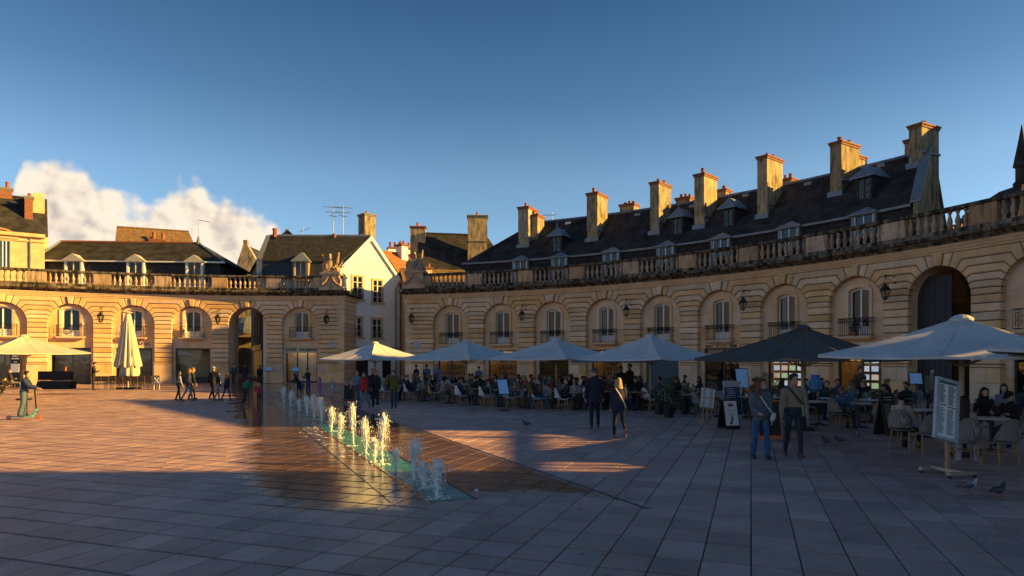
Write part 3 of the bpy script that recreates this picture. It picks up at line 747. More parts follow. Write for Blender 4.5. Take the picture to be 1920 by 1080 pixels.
def wall_marks(A, parent, u0, u1, z, h, d, m, seed=1):
    r_ = random.Random(seed); mb = MB(); u = u0
    while u < u1:
        w = r_.uniform(.45, .8) * h; hh = h * r_.uniform(.8, 1.0)
        mb.hexa([W(u, z, d), W(u + w * .3, z, d), W(u + w * .3, z, d - .02), W(u, z, d - .02)], [W(u, z + hh, d), W(u + w * .3, z + hh, d), W(u + w * .3, z + hh, d - .02), W(u, z + hh, d - .02)])
        zz = z + r_.choice((0, .4, .8)) * h; mb.hexa([W(u + w * .3, zz, d), W(u + w, zz, d), W(u + w, zz, d - .02), W(u + w * .3, zz, d - .02)], [W(u + w * .3, zz + .2 * h, d), W(u + w, zz + .2 * h, d), W(u + w, zz + .2 * h, d - .02), W(u + w * .3, zz + .2 * h, d - .02)])
        u += w + .22 * h
    return inst('lettering', mb.mesh('lettering', m), parent)
def lantern(phi, z, label):
    """wall lantern hung from an iron bracket; local frame: wall at +Y"""
    r = RR - 0.75
    t = thing('wall_lantern', label, 'lantern', (CC.x + r * sin(phi), CC.y + r * cos(phi), z), -phi, 'iron lanterns along the arcade')
    if 'lan' not in MESHC:
        mb = MB(); mb.tube([(0, 0.80, 1.10), (0, 0.4, 1.22), (0, 0, 1.18)], 0.022, 5); mb.tube([(0, 0.80, 0.75), (0, 0.35, 1.0), (0, 0.0, 1.15)], 0.014, 4); mb.box((0, 0.77, 0.95), (0.10, 0.05, 0.5)); mb.ball((0, 0.0, 1.18), 0.05, 6, 4)
        a = mb.mesh('bracket', IRON)
        mb = MB(); mb.lathe([(0.13, 0.0), (0.24, 0.42), (0.27, 0.44), (0.27, 0.47), (0.16, 0.60), (0.11, 0.62), (0.11, 0.68), (0.05, 0.74), (0.03, 0.80)], 6)
        for k in range(6): mb.tube([(0.135 * cos(k * pi / 3), 0.135 * sin(k * pi / 3), 0.0), (0.255 * cos(k * pi / 3), 0.255 * sin(k * pi / 3), 0.44)], 0.014, 4)
        top = MB(); top.lathe([(0.27, 0.43), (0.28, 0.47), (0.16, 0.60), (0.12, 0.62), (0.12, 0.68), (0.05, 0.74), (0.025, 0.82)], 6); 
        for k in range(6): top.tube([(0.135 * cos(k * pi / 3), 0.135 * sin(k * pi / 3), 0.0), (0.255 * cos(k * pi / 3), 0.255 * sin(k * pi / 3), 0.44)], 0.016, 4)
        top.lathe([(0.02, -0.10), (0.05, -0.06), (0.14, -0.02), (0.145, 0.02)], 6)
        b = top.mesh('lantern_cage', IRON)
        gl = MB()
        for k in range(6):
            a0, a1 = k * pi / 3, (k + 1) * pi / 3
            gl.add([(0.13 * cos(a0), 0.13 * sin(a0), 0.02), (0.13 * cos(a1), 0.13 * sin(a1), 0.02), (0.245 * cos(a1), 0.245 * sin(a1), 0.43), (0.245 * cos(a0), 0.245 * sin(a0), 0.43)], [(0, 1, 2, 3)])
        c = gl.mesh('lantern_glass', GLASS)
        rod = MB(); rod.tube([(0, 0, 0.8), (0, 0, 1.16)], 0.010, 4)
        for sg in (-1, 1): rod.tube([(sg * 0.22, 0, 0.48), (sg * 0.10, 0, 0.92), (0, 0, 1.12)], 0.011, 4)
        MESHC['lan'] = (a, b, c, rod.mesh('hanger', IRON))
    a, b, c, h = MESHC['lan']
    inst('bracket', a, t); inst('lantern_cage', b, t); inst('lantern_glass', c, t); inst('hanger', h, t)
    return t

# ---------------- right arcade
PR0 = radians(18.46); NR = 12
PHI_R = [PR0 + BAYA * k for k in range(NR)]
eR = (CC.x + RR * sin(radians(45)), CC.y + RR * cos(radians(45)))
rootR = thing('arcade_building', 'long shaded limestone arcade with balustrade curving round the right of the square', 'building', (eR[0], eR[1], 0))
AR = Arcade(rootR, eR)
ENDR0 = radians(13.0); uleft = (PHI_R[0] - ENDR0) * RR
E_R = radians(90.0)
right_kinds = [('navy', 'door', 'lit'), ('navy', 'one', 'lit'), ('navy', 'two', 'dark'), ('navy', 'one', 'lit'), ('teal', 'shutter', ''), ('black', 'two', 'dark'), ('black', 'one', 'full'), ('black', 'two', 'full'), None, ('black', 'one', 'dark'), ('black', 'one', 'dark'), ('black', 'one', 'dark')]
for k, ph in enumerate(PHI_R):
    if k <= 9:
        front_stones(AR, ph, pier_right=(k < 10), uleft=uleft if k == 0 else None)
    if k > 9: continue
    if right_kinds[k] is None: continue
    infill(AR, ph, 3.30, 5.98, 1.28, 2.78)
    window(AR, ph, 3.30, 5.98, curtain=(k in (3, 5, 6)))
    balcony(AR, ph, 3.30, k == 9)
    shp = shop(AR, ph, right_kinds[k], 1.28, 2.78)
    if k == 5:
        m2 = MB(); m2.hexa([W(-1.32, 2.80, -.30), W(1.32, 2.80, -.30), W(1.32, 2.80, -.358), W(-1.32, 2.80, -.358)], [W(-1.32, 3.02, -.30), W(1.32, 3.02, -.30), W(1.32, 3.02, -.358), W(-1.32, 3.02, -.358)])
        inst('sign_board', m2.mesh('sign_board', STONE2), shp)
        lt = wall_text(AR, shp, ph, "Bistro", 0.24, 2.91, -.292, BLACKF, u=-0.85, bold=0.006)
        wall_marks(AR, shp, -0.35, 0.45, 2.81, .2, -.262, BLACKF, 3); lt = wall_text(AR, shp, ph, "BAR", 0.27, 2.91, -.292, BLACKF, u=0.92, bold=0.012)
    if k in (6, 7):
        m2 = MB(); m2.hexa([W(-1.26, 2.30, -.47), W(1.26, 2.30, -.47), W(1.26, 2.30, -.498), W(-1.26, 2.30, -.498)], [W(-1.26, 2.76, -.47), W(1.26, 2.76, -.47), W(1.26, 2.76, -.498), W(-1.26, 2.76, -.498)])
        inst('sign_board', m2.mesh('sign_board', BLACKF), shp)
        wall_text(AR, shp, ph, "St", 0.52, 2.36, -.462, WHITEP, u=(-0.55 if k == 6 else 0.45), shear=0.35, bold=0.012)
        # lit property cards hung behind the glass
        for r_ in range(4):
            for c_ in range(4):
                u0 = -1.0 + c_ * 0.52 + (0.0 if k == 6 else 0.0); z0 = 0.45 + r_ * 0.46
                if k == 7 and c_ < 2: continue
                m3 = MB(); m3.add([W(u0, z0, -.60), W(u0 + .40, z0, -.60), W(u0 + .40, z0 + .30, -.60), W(u0, z0 + .30, -.60)], [(0, 1, 2, 3)])
                inst('property_card', m3.mesh('property_card', CARD[(r_ * 3 + c_ * 5 + k) % 4] if 'CARD' in globals() else WHITEP), shp)
# body behind: spine wall, terrace deck, rear wall
def body(A, p0, p1, depth, passage=None, z=7.98):
    spans = [(p0, p1)]
    if passage is not None:
        hw = AW / RR; spans = [(p0, passage - hw), (passage + hw, p1)]
    for a, b in spans:
        mb = MB(); sweep(mb, [(-0.66, 2.8), (-0.66, 3.0), (-0.66, 7.16), (-0.75, 7.16), (-0.75, 2.8)], a, b); 
        mb = MB(); sweep(mb, [(-2.9 if depth > 4 else -2.0, -0.05), (-2.9 if depth > 4 else -2.0, z - .06), (-depth, z - .06), (-depth, -0.05)], a, b)
        mb.build('rear_block', STONE2, A.wall)
    mb = MB(); sweep(mb, [(-0.28, z - 0.05), (-0.28, z + 0.012), (-depth - .1, z + 0.012), (-depth - .1, z - 0.05)], p0, p1)
    mb.build('terrace_deck', ZINC, A.wall)
body(AR, ENDR0 + .002, E_R, 9.0, PHI_R[8])
def passage_vault(A, phi, depth):
    mb = MB(); pr = [(-AW, 0.0), (-AW, ZS)] + [(AW * sin(radians(t)), ZS + AW * cos(radians(t))) for t in range(-80, 81, 16)] + [(AW, ZS), (AW, 0.0)]
    n = len(pr); vs = [W(u, z, -.30) for u, z in pr] + [W(u, z, -depth) for u, z in pr]
    mb.add(vs, [(i, i + 1, n + i + 1, n + i) for i in range(n - 1)])
    A.put('passage_vault', mb.mesh('passage_vault', STONE2), phi)
passage_vault(AR, PHI_R[8], 9.0)
# backing behind front stones and infill so that joints read dark and no light leaks
def backing(A, phis, skip, extra=()):
    for k, ph in enumerate(phis):
        mb = MB()
        def q(u0, z0, u1, z1, d): mb.add([W(u0, z0, d), W(u1, z0, d), W(u1, z1, d), W(u0, z1, d)], [(0, 1, 2, 3)])
        mb2 = MB(); pw = HB - AW
        lo = [W(AW + .035, 0, -.06), W(2 * HB - AW - .035, 0, -.06), W(2 * HB - AW - .035, 0, -.60), W(AW + .035, 0, -.60)]
        hi = [(x, y, ZTOP) for x, y, z in lo]; mb2.hexa(lo, hi)
        # spandrel backing
        ss = [(AW * sin(radians(t)), ZS + AW * cos(radians(t))) for t in range(-90, 91, 15)]
        vs = [W(u, z, -.06) for u, z in ss] + [W(u, ZTOP, -.06) for u, z in ss]; n = len(ss)
        mb2.add(vs, [(i, i + 1, n + i + 1, n + i) for i in range(n - 1)])
        A.put('backing', mb2.mesh('backing', JOINT), ph)
        if k in skip: continue
        mb3 = MB()
        q2 = [W(-1.8, 0, -.74), W(1.8, 0, -.74)]
        for (u0, z0, u1, z1) in ((-1.8, 0, -1.28, 6.7), (1.28, 0, 1.8, 6.7), (-1.28, 2.78, -.62, 6.7), (.62, 2.78, 1.28, 6.7), (-.62, 2.78, .62, 3.3)):
            mb3.add([W(u0, z0, -.70), W(u1, z0, -.70), W(u1, z1, -.70), W(u0, z1, -.70)], [(0, 1, 2, 3)])
        A.put('backing', mb3.mesh('backing', JOINT), ph)
backing(AR, PHI_R[:10], (8,))
# last bays outside the picture: plain rusticated wall to the end of the hemicycle
mb = MB(); sweep(mb, [(0.0, 0), (0.0, 7.15), (-0.6, 7.15), (-0.6, 0)], PHI_R[9] + (HB + .9) / RR, E_R); mb.build('plain_wall', STONE, AR.wall)
peds = [PHI_R[0] - BAYA * 0.52] + [p + BAYA / 2 for p in PHI_R]
peds = [p for p in peds if p < E_R]
entablature(AR, ENDR0, E_R, peds)
for i, (px, lab) in enumerate(((765, 'black iron lantern on the corner pier beside the parasols, nearest the white house'), (975, 'black iron lantern between the second and third arches of the shaded arcade'), (1170, 'black iron lantern between the fourth and fifth arches of the shaded arcade'), (1390, 'black iron lantern between the sixth and seventh arches of the shaded arcade'), (1657, 'large black iron lantern just left of the dark passage arch'))):
    ph = (PHI_R[0] - BAYA * 0.72) if i == 0 else PHI_R[2 * i - 1] + BAYA / 2
    lantern(ph, 5.15, lab)

# ---------------- left arcade
PL0 = radians(0.43); PHI_L = [PL0 - BAYA * k for k in range(8)]
eL = (CC.x + RR * sin(radians(-15)), CC.y + RR * cos(radians(-15)))
rootL = thing('arcade_building', 'sunlit golden limestone arcade with balustrade closing the left of the square', 'building', (eL[0], eL[1], 0))
AL = Arcade(rootL, eL)
ENDL = radians(5.58); uR = (ENDL - PL0) * RR
left_kinds = [('black', 'three', 'full'), None, ('black', 'one', 'dark'), ('black', 'two', 'dark'), ('black', 'two', 'dark'), ('black', 'two', 'dark'), ('black', 'one', 'dark'), ('black', 'one', 'dark')]
for k, ph in enumerate(PHI_L):
    front_stones(AL, ph, pier_right=(k > 0), uend=uR if k == 0 else None)
    if left_kinds[k] is None: continue
    infill(AL, ph, 3.92, 6.25, 1.36, 3.0)
    window(AL, ph, 3.92, 6.25, curtain=False)
    balcony(AL, ph, 3.92, True)
    shp = shop(AL, ph, left_kinds[k], 1.36, 3.0)
    if k == 0:
        m2 = MB(); m2.hexa([W(-1.5, 2.62, -.25), W(1.5, 2.62, -.25), W(1.5, 2.62, -.355), W(-1.5, 2.62, -.355)], [W(-1.5, 3.22, -.25), W(1.5, 3.22, -.25), W(1.5, 3.22, -.355), W(-1.5, 3.22, -.355)])
        inst('sign_board', m2.mesh('sign_board', mat('cream sign', (0.55, 0.46, 0.31), 0.7)), shp)
        wall_text(AL, shp, ph, "CAVE  VAUBAN", 0.36, 2.90, -.245, BLACKF, bold=0.010, wide=1.08)
    if k in (2, 3, 4):             # awning reflection in the glass, painted as a pale panel
        m2 = MB(); m2.hexa([W(-1.2, 2.45, -.46), W(0.4, 2.45, -.46), W(0.4, 2.45, -.49), W(-1.2, 2.45, -.49)], [W(-1.2, 2.84, -.46), W(-1.1, 2.86, -.46), W(-1.1, 2.86, -.49), W(-1.2, 2.84, -.49)])
        inst('awning_reflection', m2.mesh('awning_reflection', mat('painted awning reflection', (0.36, 0.32, 0.27), 0.8)), shp)
    if k == 3:
        wall_marks(AL, shp, -1.1, 1.1, 3.30, .24, -.31, mat('dark green letters', (0.01, 0.035, 0.03), 0.5), 5)
body(AL, PHI_L[-1] - BAYA / 2, ENDL - .002, 3.3, PHI_L[1], 7.98)
passage_vault(AL, PHI_L[1], 2.0)
backing(AL, PHI_L, (1,))
pl = sorted([p + BAYA / 2 for p in PHI_L[1:]] + [PL0 + BAYA * 0.40])
entablature(AL, PHI_L[-1] - BAYA / 2, ENDL, pl)
for ph, lab in ((PL0 + BAYA * 0.56, 'black iron lantern on the shaded end pier beside the cave shop sign'), (PHI_L[2] + BAYA / 2, 'iron lantern catching the last sun left of the tall passage arch'), (PHI_L[4] + BAYA / 2, 'iron lantern on the sunlit pier left of the folded parasol')):
    lantern(ph, 5.15, lab)
# end return walls towards the street between the two arcades
def return_wall(A, phi, sg, depth):
    mb = MB()
    p0, p1 = (phi - 0.012, phi + 0.001) if sg > 0 else (phi - 0.001, phi + 0.012)
    for j in range(18):
        z0 = j * 0.40; z1 = min(7.15, z0 + 0.4)
        m2 = MB(); sweep(m2, [(0.045, z0 + .012), (0.045, z1 - .012), (-depth, z1 - .012), (-depth, z0 + .012)], p0, p1); A_ = m2.build('return_stone', STONE, A.wall)
    sweep(mb, [(0.02, 0), (0.02, 7.15), (-depth + .03, 7.15), (-depth + .03, 0)], p0 + .0006, p1 - .0006)
    mb.build('backing', JOINT, A.wall)
return_wall(AL, ENDL, 1, 3.3); return_wall(AR, ENDR0, -1, 8.9)
for A_, p_, sg_, dp_ in ((AL, ENDL, 1, 3.4), (AR, ENDR0, -1, 9.0)):
    q0, q1 = (p_ + .0012, p_ + .0125) if sg_ > 0 else (p_ - .0125, p_ - .0012)
    m2 = MB(); sweep(m2, [(.53, 7.80), (.50, 7.98), (-dp_, 7.98), (-dp_, 7.62), (.26, 7.66)], q0, q1); m2.build('cornice_return', SOOTD, A_.wall)
    q0, q1 = (p_ + .0012, p_ + .004) if sg_ > 0 else (p_ - .004, p_ - .0012)
    m2 = MB(); sweep(m2, [(.09, 7.16), (.09, 7.60), (-dp_, 7.60), (-dp_, 7.16)], q0, q1); m2.build('architrave_return', STONE, A_.wall)
# street name plates
for A, ph, z in ((AL, ENDL - .022, 3.05), (AR, ENDR0 + .026, 3.05)):
    m2 = MB(); m2.hexa([W(-.30, z, .07), W(.30, z, .07), W(.30, z, .04), W(-.30, z, .04)], [W(-.30, z + .52, .07), W(.30, z + .52, .07), W(.30, z + .52, .04), W(-.30, z + .52, .04)])
    pl_ = A.put('street_plate', m2.mesh('street_plate', mat('pale enamel plate', (0.42, 0.40, 0.42), 0.4)), ph)
    for q, hw_ in enumerate((.16, .05, .22)): wall_marks(A, pl_, -hw_, hw_, z + .38 - .13 * q, .06, .082, mat('plate letters', (0.08, 0.06, 0.07), .6), q + 9)
# ------------------------------------------------------------------ houses and roofs behind the arcades
def phi_at(px, r):
    d = Vector(((px - 960) / F_PX, 1.0)).normalized(); b = -d.dot(CC); q = CC.dot(CC) - r * r
    t = -b + sqrt(b * b - q); p = d * t - CC
    return atan2(p.x, p.y)
def cyl(phi, r, z): return (CC.x + r * sin(phi), CC.y + r * cos(phi), z)
def depth_at(px, r): ph = phi_at(px, r); return CC.y + r * cos(ph)
def pot(mb, c, h=0.42, r=0.13, mi=None): mb.lathe([(r * 1.15, 0), (r, .06), (r * .88, h * .8), (r * 1.05, h * .82), (r * 1.05, h)], 8, c, mi)
def chimney(parent, c, w, l, h, rz, pots, base_mat=None, cap_mat=None, name='chimney', band=False, drop=0.0, potm=None):
    """stack centred at c (bottom), w across, l along local y"""
    mb = MB(); mb.box((0, 0, h / 2 - drop / 2), (w, l, h + drop))
    if band: mb.box((0, 0, h * .62), (w + .14, l + .14, .10))
    o = mb.build(name, base_mat or CHIM, parent, c, rz)
    mb = MB(); mb.box((0, 0, h + .06), (w + .10, l + .10, .14)); mb.box((0, 0, h + .17), (w + .20, l + .20, .10))
    mb.build('cap', cap_mat or BRICK, o)
    for k in range(pots):
        mb = MB(); hh = rnd.uniform(.24, .48); pot(mb, (rnd.uniform(-.06, .06), (k + .5) / pots * (l - .1) - (l - .1) / 2, h + .21), hh, rnd.uniform(.10, .15))
        mb.build('chimney_pot', potm or TERRA, o)
    return o
def rooflight(parent, p, rz, m=None):
    mb = MB(); mb.box((0, 0, 0), (.5, .12, .22)); return mb.build('roof_vent', m or ZINC, parent, p, rz)
def dormer(parent, c, w, h, dep, rz, rise, frame=None, roofm=None, panes=(2, 1), pediment=False, cheek=None, spike=False):
    """dormer with its face towards local -Y, bottom centre of face at c"""
    mb = MB()
    for sx in (-1, 1): mb.box((sx * (w / 2 - .07), dep / 2, h / 2), (.14, dep, h))
    mb.box((0, .08, .06), (w - .28, .16, .12)); mb.box((0, .08, h - .06), (w - .28, .16, .12)); mb.box((0, dep / 2 + .2, h - .03), (w - .28, dep - .4, .05))
    o = mb.build('dormer', cheek or frame or WOODB, parent, c, rz)
    mb = MB(); hw = w / 2 - .14
    mb.box((-hw + .04, .09, h / 2), (.08, .06, h - .24)); mb.box((hw - .04, .09, h / 2), (.08, .06, h - .24))
    for i in range(1, panes[0]): mb.box((-hw + 2 * hw * i / panes[0], .088, h / 2), (.07, .05, h - .24))
    for j in range(1, panes[1]): mb.box((0, .086, .12 + (h - .24) * j / panes[1]), (2 * hw - .1, .04, .045))
    mb.build('window_frame', frame or WHITEP, o)
    for i in range(panes[0]):
        a = -hw + 2 * hw * i / panes[0] + .03; b = -hw + 2 * hw * (i + 1) / panes[0] - .03
        mb = MB(); mb.add([(a, .12, .12), (b, .12, .12), (b, .12, h - .12), (a, .12, h - .12)], [(0, 1, 2, 3)]); mb.build('pane', GLASS, o)
    mb = MB(); mb.add([(-hw, .5, 0.1), (hw, .5, .1), (hw, .5, h), (-hw, .5, h)], [(0, 1, 2, 3)]); mb.build('room', DARK, o)
    mb = MB(); ov = .16; a = w / 2 + ov
    if pediment:
        mb.add([(-a, -ov, h), (a, -ov, h), (0, -ov, h + rise), (-a, dep, h), (a, dep, h), (0, dep, h + rise), (-a, -ov, h - .07), (a, -ov, h - .07), (-a, dep, h - .07), (a, dep, h - .07)],
               [(0, 1, 2), (0, 2, 5, 3), (1, 4, 5, 2), (6, 7, 1, 0), (6, 0, 3, 8), (7, 9, 4, 1), (8, 9, 7, 6)])
    else:
        r2 = .55 * w / 2
        mb.add([(-a, -ov, h), (a, -ov, h), (a, dep, h), (-a, dep, h), (0, r2, h + rise), (0, dep, h + rise), (-a, -ov, h - .07), (a, -ov, h - .07), (a, dep, h - .07), (-a, dep, h - .07)],
               [(0, 1, 4), (1, 2, 5, 4), (3, 0, 4, 5), (6, 7, 1, 0), (9, 6, 0, 3), (7, 8, 2, 1), (9, 8, 7, 6)])
        if spike: mb.lathe([(.06, h + rise - .05), (.05, h + rise + .15), (.012, h + rise + .45)], 6, (0, r2, 0))
    mb.build('dormer_roof', roofm or ZINC, o)
    return o

# ---- long block behind the right arcade
rE, zE, rG, zG = RR + 1.9, 10.3, RR + 6.0, 14.25
gab = phi_at(1712, rE)
def gp_(r): return phi_at(1712 + 52 * max(0, r - rE) / 9.1, r)
hipE = phi_at(868, rE); hipG = phi_at(1003, rG)
cph = (gab + hipE) / 2; eB = cyl(cph, RR + 4, 0)
blockR = thing('town_house', 'long dark slate roofed block with a row of tall chimneys above the shaded arcade', 'building', eB)
off = Vector((-eB[0], -eB[1], 0))
def arcgrid(mb, rings, n=34):
    """rings: list of (phi0, phi1, r, z); faces join successive rings"""
    for a, b in zip(rings, rings[1:]):
        vs = []
        for (p0, p1, r, z) in (a, b):
            for i in range(n + 1): vs.append(Vector(cyl(p0 + (p1 - p0) * i / n, r, z)) + off)
        mb.add(vs, [(i, i + 1, n + 2 + i, n + 1 + i) for i in range(n)])
mb = MB(); arcgrid(mb, [(hipE, gab, rE, zE + .06), (hipG, gp_(rG), rG, zG), (hipE, gp_(RR + 11), RR + 11, 9.6)]); 
# hip plane on the left
v = [Vector(cyl(hipE, rE, zE + .06)) + off, Vector(cyl(hipG, rG, zG)) + off, Vector(cyl(hipE, RR + 11, 9.6)) + off]; mb.add(v, [(0, 1, 2)])
roofR = mb.build('roof', SLATEM, blockR)
mb = MB(); arcgrid(mb, [(hipE + .004, gab - .001, rE + .25, 7.9), (hipE + .004, gab - .001, rE + .02, zE - .1)]); mb.build('attic_storey', SLATE, blockR)
mb = MB(); arcgrid(mb, [(hipE, gab, rE + .1, zE - .12), (hipE, gab, rE - .22, zE - .12), (hipE, gab, rE - .24, zE + .02), (hipE, gab, rE + .02, zE + .07)]); mb.build('gutter', ZINC, blockR)
mb = MB(); arcgrid(mb, [(hipG, gp_(rG), rG - .16, zG - .12), (hipG, gp_(rG), rG, zG + .07), (hipG, gp_(rG), rG + .16, zG - .12)]); mb.build('ridge_flashing', ZINC, blockR)
mb = MB(); arcgrid(mb, [(hipE, gp_(RR + 11), RR + 11, -.0), (hipE, gp_(RR + 11), RR + 11, 9.6)]); mb.build('rear_wall', CREAM, blockR)
gw = [Vector(cyl(gp_(r), r, z)) + off for r, z in ((RR + .9, 7.9), (RR + 11, 0), (RR + 11, 9.6), (rG, zG + .25), (rE - .1, zE + .1), (RR + .9, 9.6))]
gw2 = [Vector(cyl(gp_(r) + .006, r, z)) + off for r, z in ((RR + .9, 7.9), (RR + 11, 0), (RR + 11, 9.6), (rG, zG + .25), (rE - .1, zE + .1), (RR + .9, 9.6))]
mb = MB(); mb.add(gw + gw2, [(0, 1, 2, 3, 4, 5), (11, 10, 9, 8, 7, 6)] + [(i, (i + 1) % 6, 6 + (i + 1) % 6, 6 + i) for i in range(6)]); mb.build('gable_wall', CHIM, blockR)
mb = MB()
for (ra, za, rb, zb) in ((rE - .25, zE + .05, rG, zG + .3), (rG, zG + .3, RR + 11, 9.8)):
    for s in (0,):
        lo = [Vector(cyl(gp_(ra) - .004, ra, za)) + off, Vector(cyl(gp_(ra) + .009, ra, za)) + off, Vector(cyl(gp_(rb) + .009, rb, zb)) + off, Vector(cyl(gp_(rb) - .004, rb, zb)) + off]
        mb.hexa(lo, [p + Vector((0, 0, .09)) for p in lo])
mb.build('gable_coping', ZINC, blockR)
def roof_r(px, py):                     # where the line of sight meets the front slope
    lo, hi = rE, rG
    for _ in range(40):
        r = (lo + hi) / 2; D = depth_at(px, r); zr = 2 + (HZ - py) * D / F_PX; zs = zE + (zG - zE) * (r - rE) / (rG - rE)
        if zr > zs: lo = r
        else: hi = r
    return r
big_ch = [(981, 392, 464, .95, 2, 2), (1110, 366, 452, .95, 1.9, 4), (1227, 346, 439, .75, 2.0, 2), (1311, 331, 428, .78, 1.9, 2), (1429, 298, 408, .72, 2.0, 2), (1567, 272, 366, .75, 2.0, 2), (1716, 240, 312, .74, 1.7, 1)]
for px, yt, yb, w, l, n in big_ch:
    r = roof_r(px, yb); ph = phi_at(px, r); D = depth_at(px, r); zb = 2 + (HZ - yb) * D / F_PX; zt = 2 + (HZ - yt) * D / F_PX
    c = Vector(cyl(ph, r + l / 2, zb)) + off
    ch_ = chimney(roofR, c, w, l, zt - zb, -ph, n, drop=.5 if px < 1700 else 6.0)
    mb = MB(); mb.box((0, -l / 2 - .06, .06), (w + .22, .14, .35)); mb.box((w / 2 + .05, 0, l * .45), (.1, l, .12)); mb.build('flashing', ZINC, ch_)
c = Vector(cyl(phi_at(1003, RR + 4.4), RR + 4.6, 12.0)) + off
chimney(roofR, c, .95, 1.5, 2.25, -phi_at(1003, RR + 5), 2)
for px, yt, w, l, n in ((1180, 380, 1.3, .8, 3), (1285, 367, 1.2, .7, 3), (1357, 352, .8, .7, 1), (1478, 332, .9, .7, 2), (1603, 291, 1.0, .7, 2), ):
    r = RR + 7.2; ph = phi_at(px, r); D = depth_at(px, r); zt = 2 + (HZ - yt) * D / F_PX
    chimney(roofR, Vector(cyl(ph, r, zG - 1.6)) + off, l + .2, w, max(.6, zt - zG + 1.2), -ph + pi / 2 * (0 if px == 1750 else 1), n)
r = RR + 7.0; ph = gp_(r); chimney(roofR, Vector(cyl(ph - .012, r, 10.5)) + off, .8, 1.5, 2 + (HZ - 264) * depth_at(1745, r) / F_PX - 10.5, -ph, 1)
for px, yb, w, h in ((1042, 474, 1.15, 1.45), (1269, 441, 1.05, 1.4), (1364, 426, 1.1, 1.4), (1619, 376, 1.15, 1.45)):
    r = roof_r(px, yb); ph = phi_at(px, r); zb = zE + (zG - zE) * (r - rE) / (rG - rE)
    dormer(roofR, Vector(cyl(ph, r - .05, zb - .05)) + off, w, h, 1.7, -ph, .75, frame=WOODB, roofm=ZINC, panes=(2, 3), cheek=SLATE, spike=True)
WH_SH = mat('white shutter', (0.62, 0.62, 0.66), .6)
for px in (975, 1048, 1145, 1247, 1350, 1478, 1618):
    r = rE - .28; ph = phi_at(px, r)
    dormer(blockR, Vector(cyl(ph, r, 8.35)) + off, 1.45, 1.95, 1.3, -ph, .42, frame=WHITEP, roofm=ZINC, panes=(2, 1), cheek=ZINC)
for px, py in ((1065, 420), (1195, 404), (1298, 388), (1398, 368), (1515, 346), (1652, 312)):
    r = roof_r(px, py); ph = phi_at(px, r); rooflight(roofR, Vector(cyl(ph, r, zE + (zG - zE) * (r - rE) / (rG - rE) + .06)) + off, -ph, WHITEP if px == 1065 else ZINC)
# ---- blocks outside the picture on the right that throw the evening shadows over the square
def plain_house(name, label, pts, z0, z1, rise, wallm, roofm, cat='building'):
    c = Vector((sum(p[0] for p in pts) / 4, sum(p[1] for p in pts) / 4, 0))
    t = thing(name, label, cat, c); L_ = [Vector((p[0], p[1], 0)) - c for p in pts]
    mb = MB(); mb.hexa([(p.x, p.y, z0) for p in L_], [(p.x, p.y, z1) for p in L_]); mb.build('wall', wallm, t)
    mb = MB(); a = (L_[0] + L_[3]) / 2; b = (L_[1] + L_[2]) / 2; a2 = a + (b - a) * .0; b2 = b
    v = [(p.x * 1.02, p.y * 1.02, z1 - .02) for p in L_] + [(a2.x, a2.y, z1 + rise), (b2.x, b2.y, z1 + rise)]
    mb.add(v, [(0, 1, 5, 4), (2, 3, 4, 5), (1, 2, 5), (3, 0, 4), (3, 2, 1, 0)]); mb.build('roof', roofm, t)
    return t
plain_house('palace_wing', 'tall palace wing beyond the right edge shading the near paving', [(26, -14), (46, -14), (46, 8.7), (26, 8.7)], 0, 13.5, 4, STONE2, SLATE)
plain_house('town_house', 'tall slate roofed house beyond the right edge shading the terraces', [(30.6, 17.4), (45, 17.4), (48, 40), (33.4, 40)], 0, 13.2, 4.2, CREAM, SLATE)

tw = thing('added_terrace_wing', 'unseen low terrace wing added to cast balustrade stripes on the square', 'wall', (27.0, 13.1, 0))  # unseen wing, added so its balusters throw shadow stripes on the paving
mb = MB(); mb.box((2.0, 0, 4.0), (4.0, 8.6, 8.0)); mb.build('wall', STONE2, tw)
mb = MB(); mb.box((.2, 0, 8.11), (.5, 8.6, .22)); mb.build('plinth_course', SOOTD, tw)
mb = MB(); mb.box((.2, 0, 9.2), (.44, 8.6, .2)); mb.build('handrail', SOOTD, tw)
mb = MB(); mb.lathe([(0.105, 0), (0.105, .07), (0.075, .085), (0.062, .16), (0.128, .36), (0.075, .60), (0.058, .70), (0.09, .78), (0.105, .885)], 8); bme = mb.mesh('baluster', SOOT, True)
for yy in [-3.9 + .40 * k for k in range(20)]:
    if -1.9 < yy < -0.6 or yy > 3.0: continue
    inst('baluster', bme, tw, (.2, yy, 8.215))
mb = MB(); mb.box((.2, -1.25, 8.66), (.36, 1.2, .9)); mb.box((.2, -4.1, 8.66), (.36, .4, .9)); mb.box((.2, 3.7, 8.66), (.36, 1.2, .9)); mb.build('pedestal', SOOT, tw)
plain_house('town_house', 'unseen narrow tall house added to shade the gabled block', [(32.6, 35.2), (42, 35.2), (42, 43.2), (34.6, 43.2)], 0, 16.0, 3, CREAM, SLATE)  # unseen house, added to keep the gable end in shade
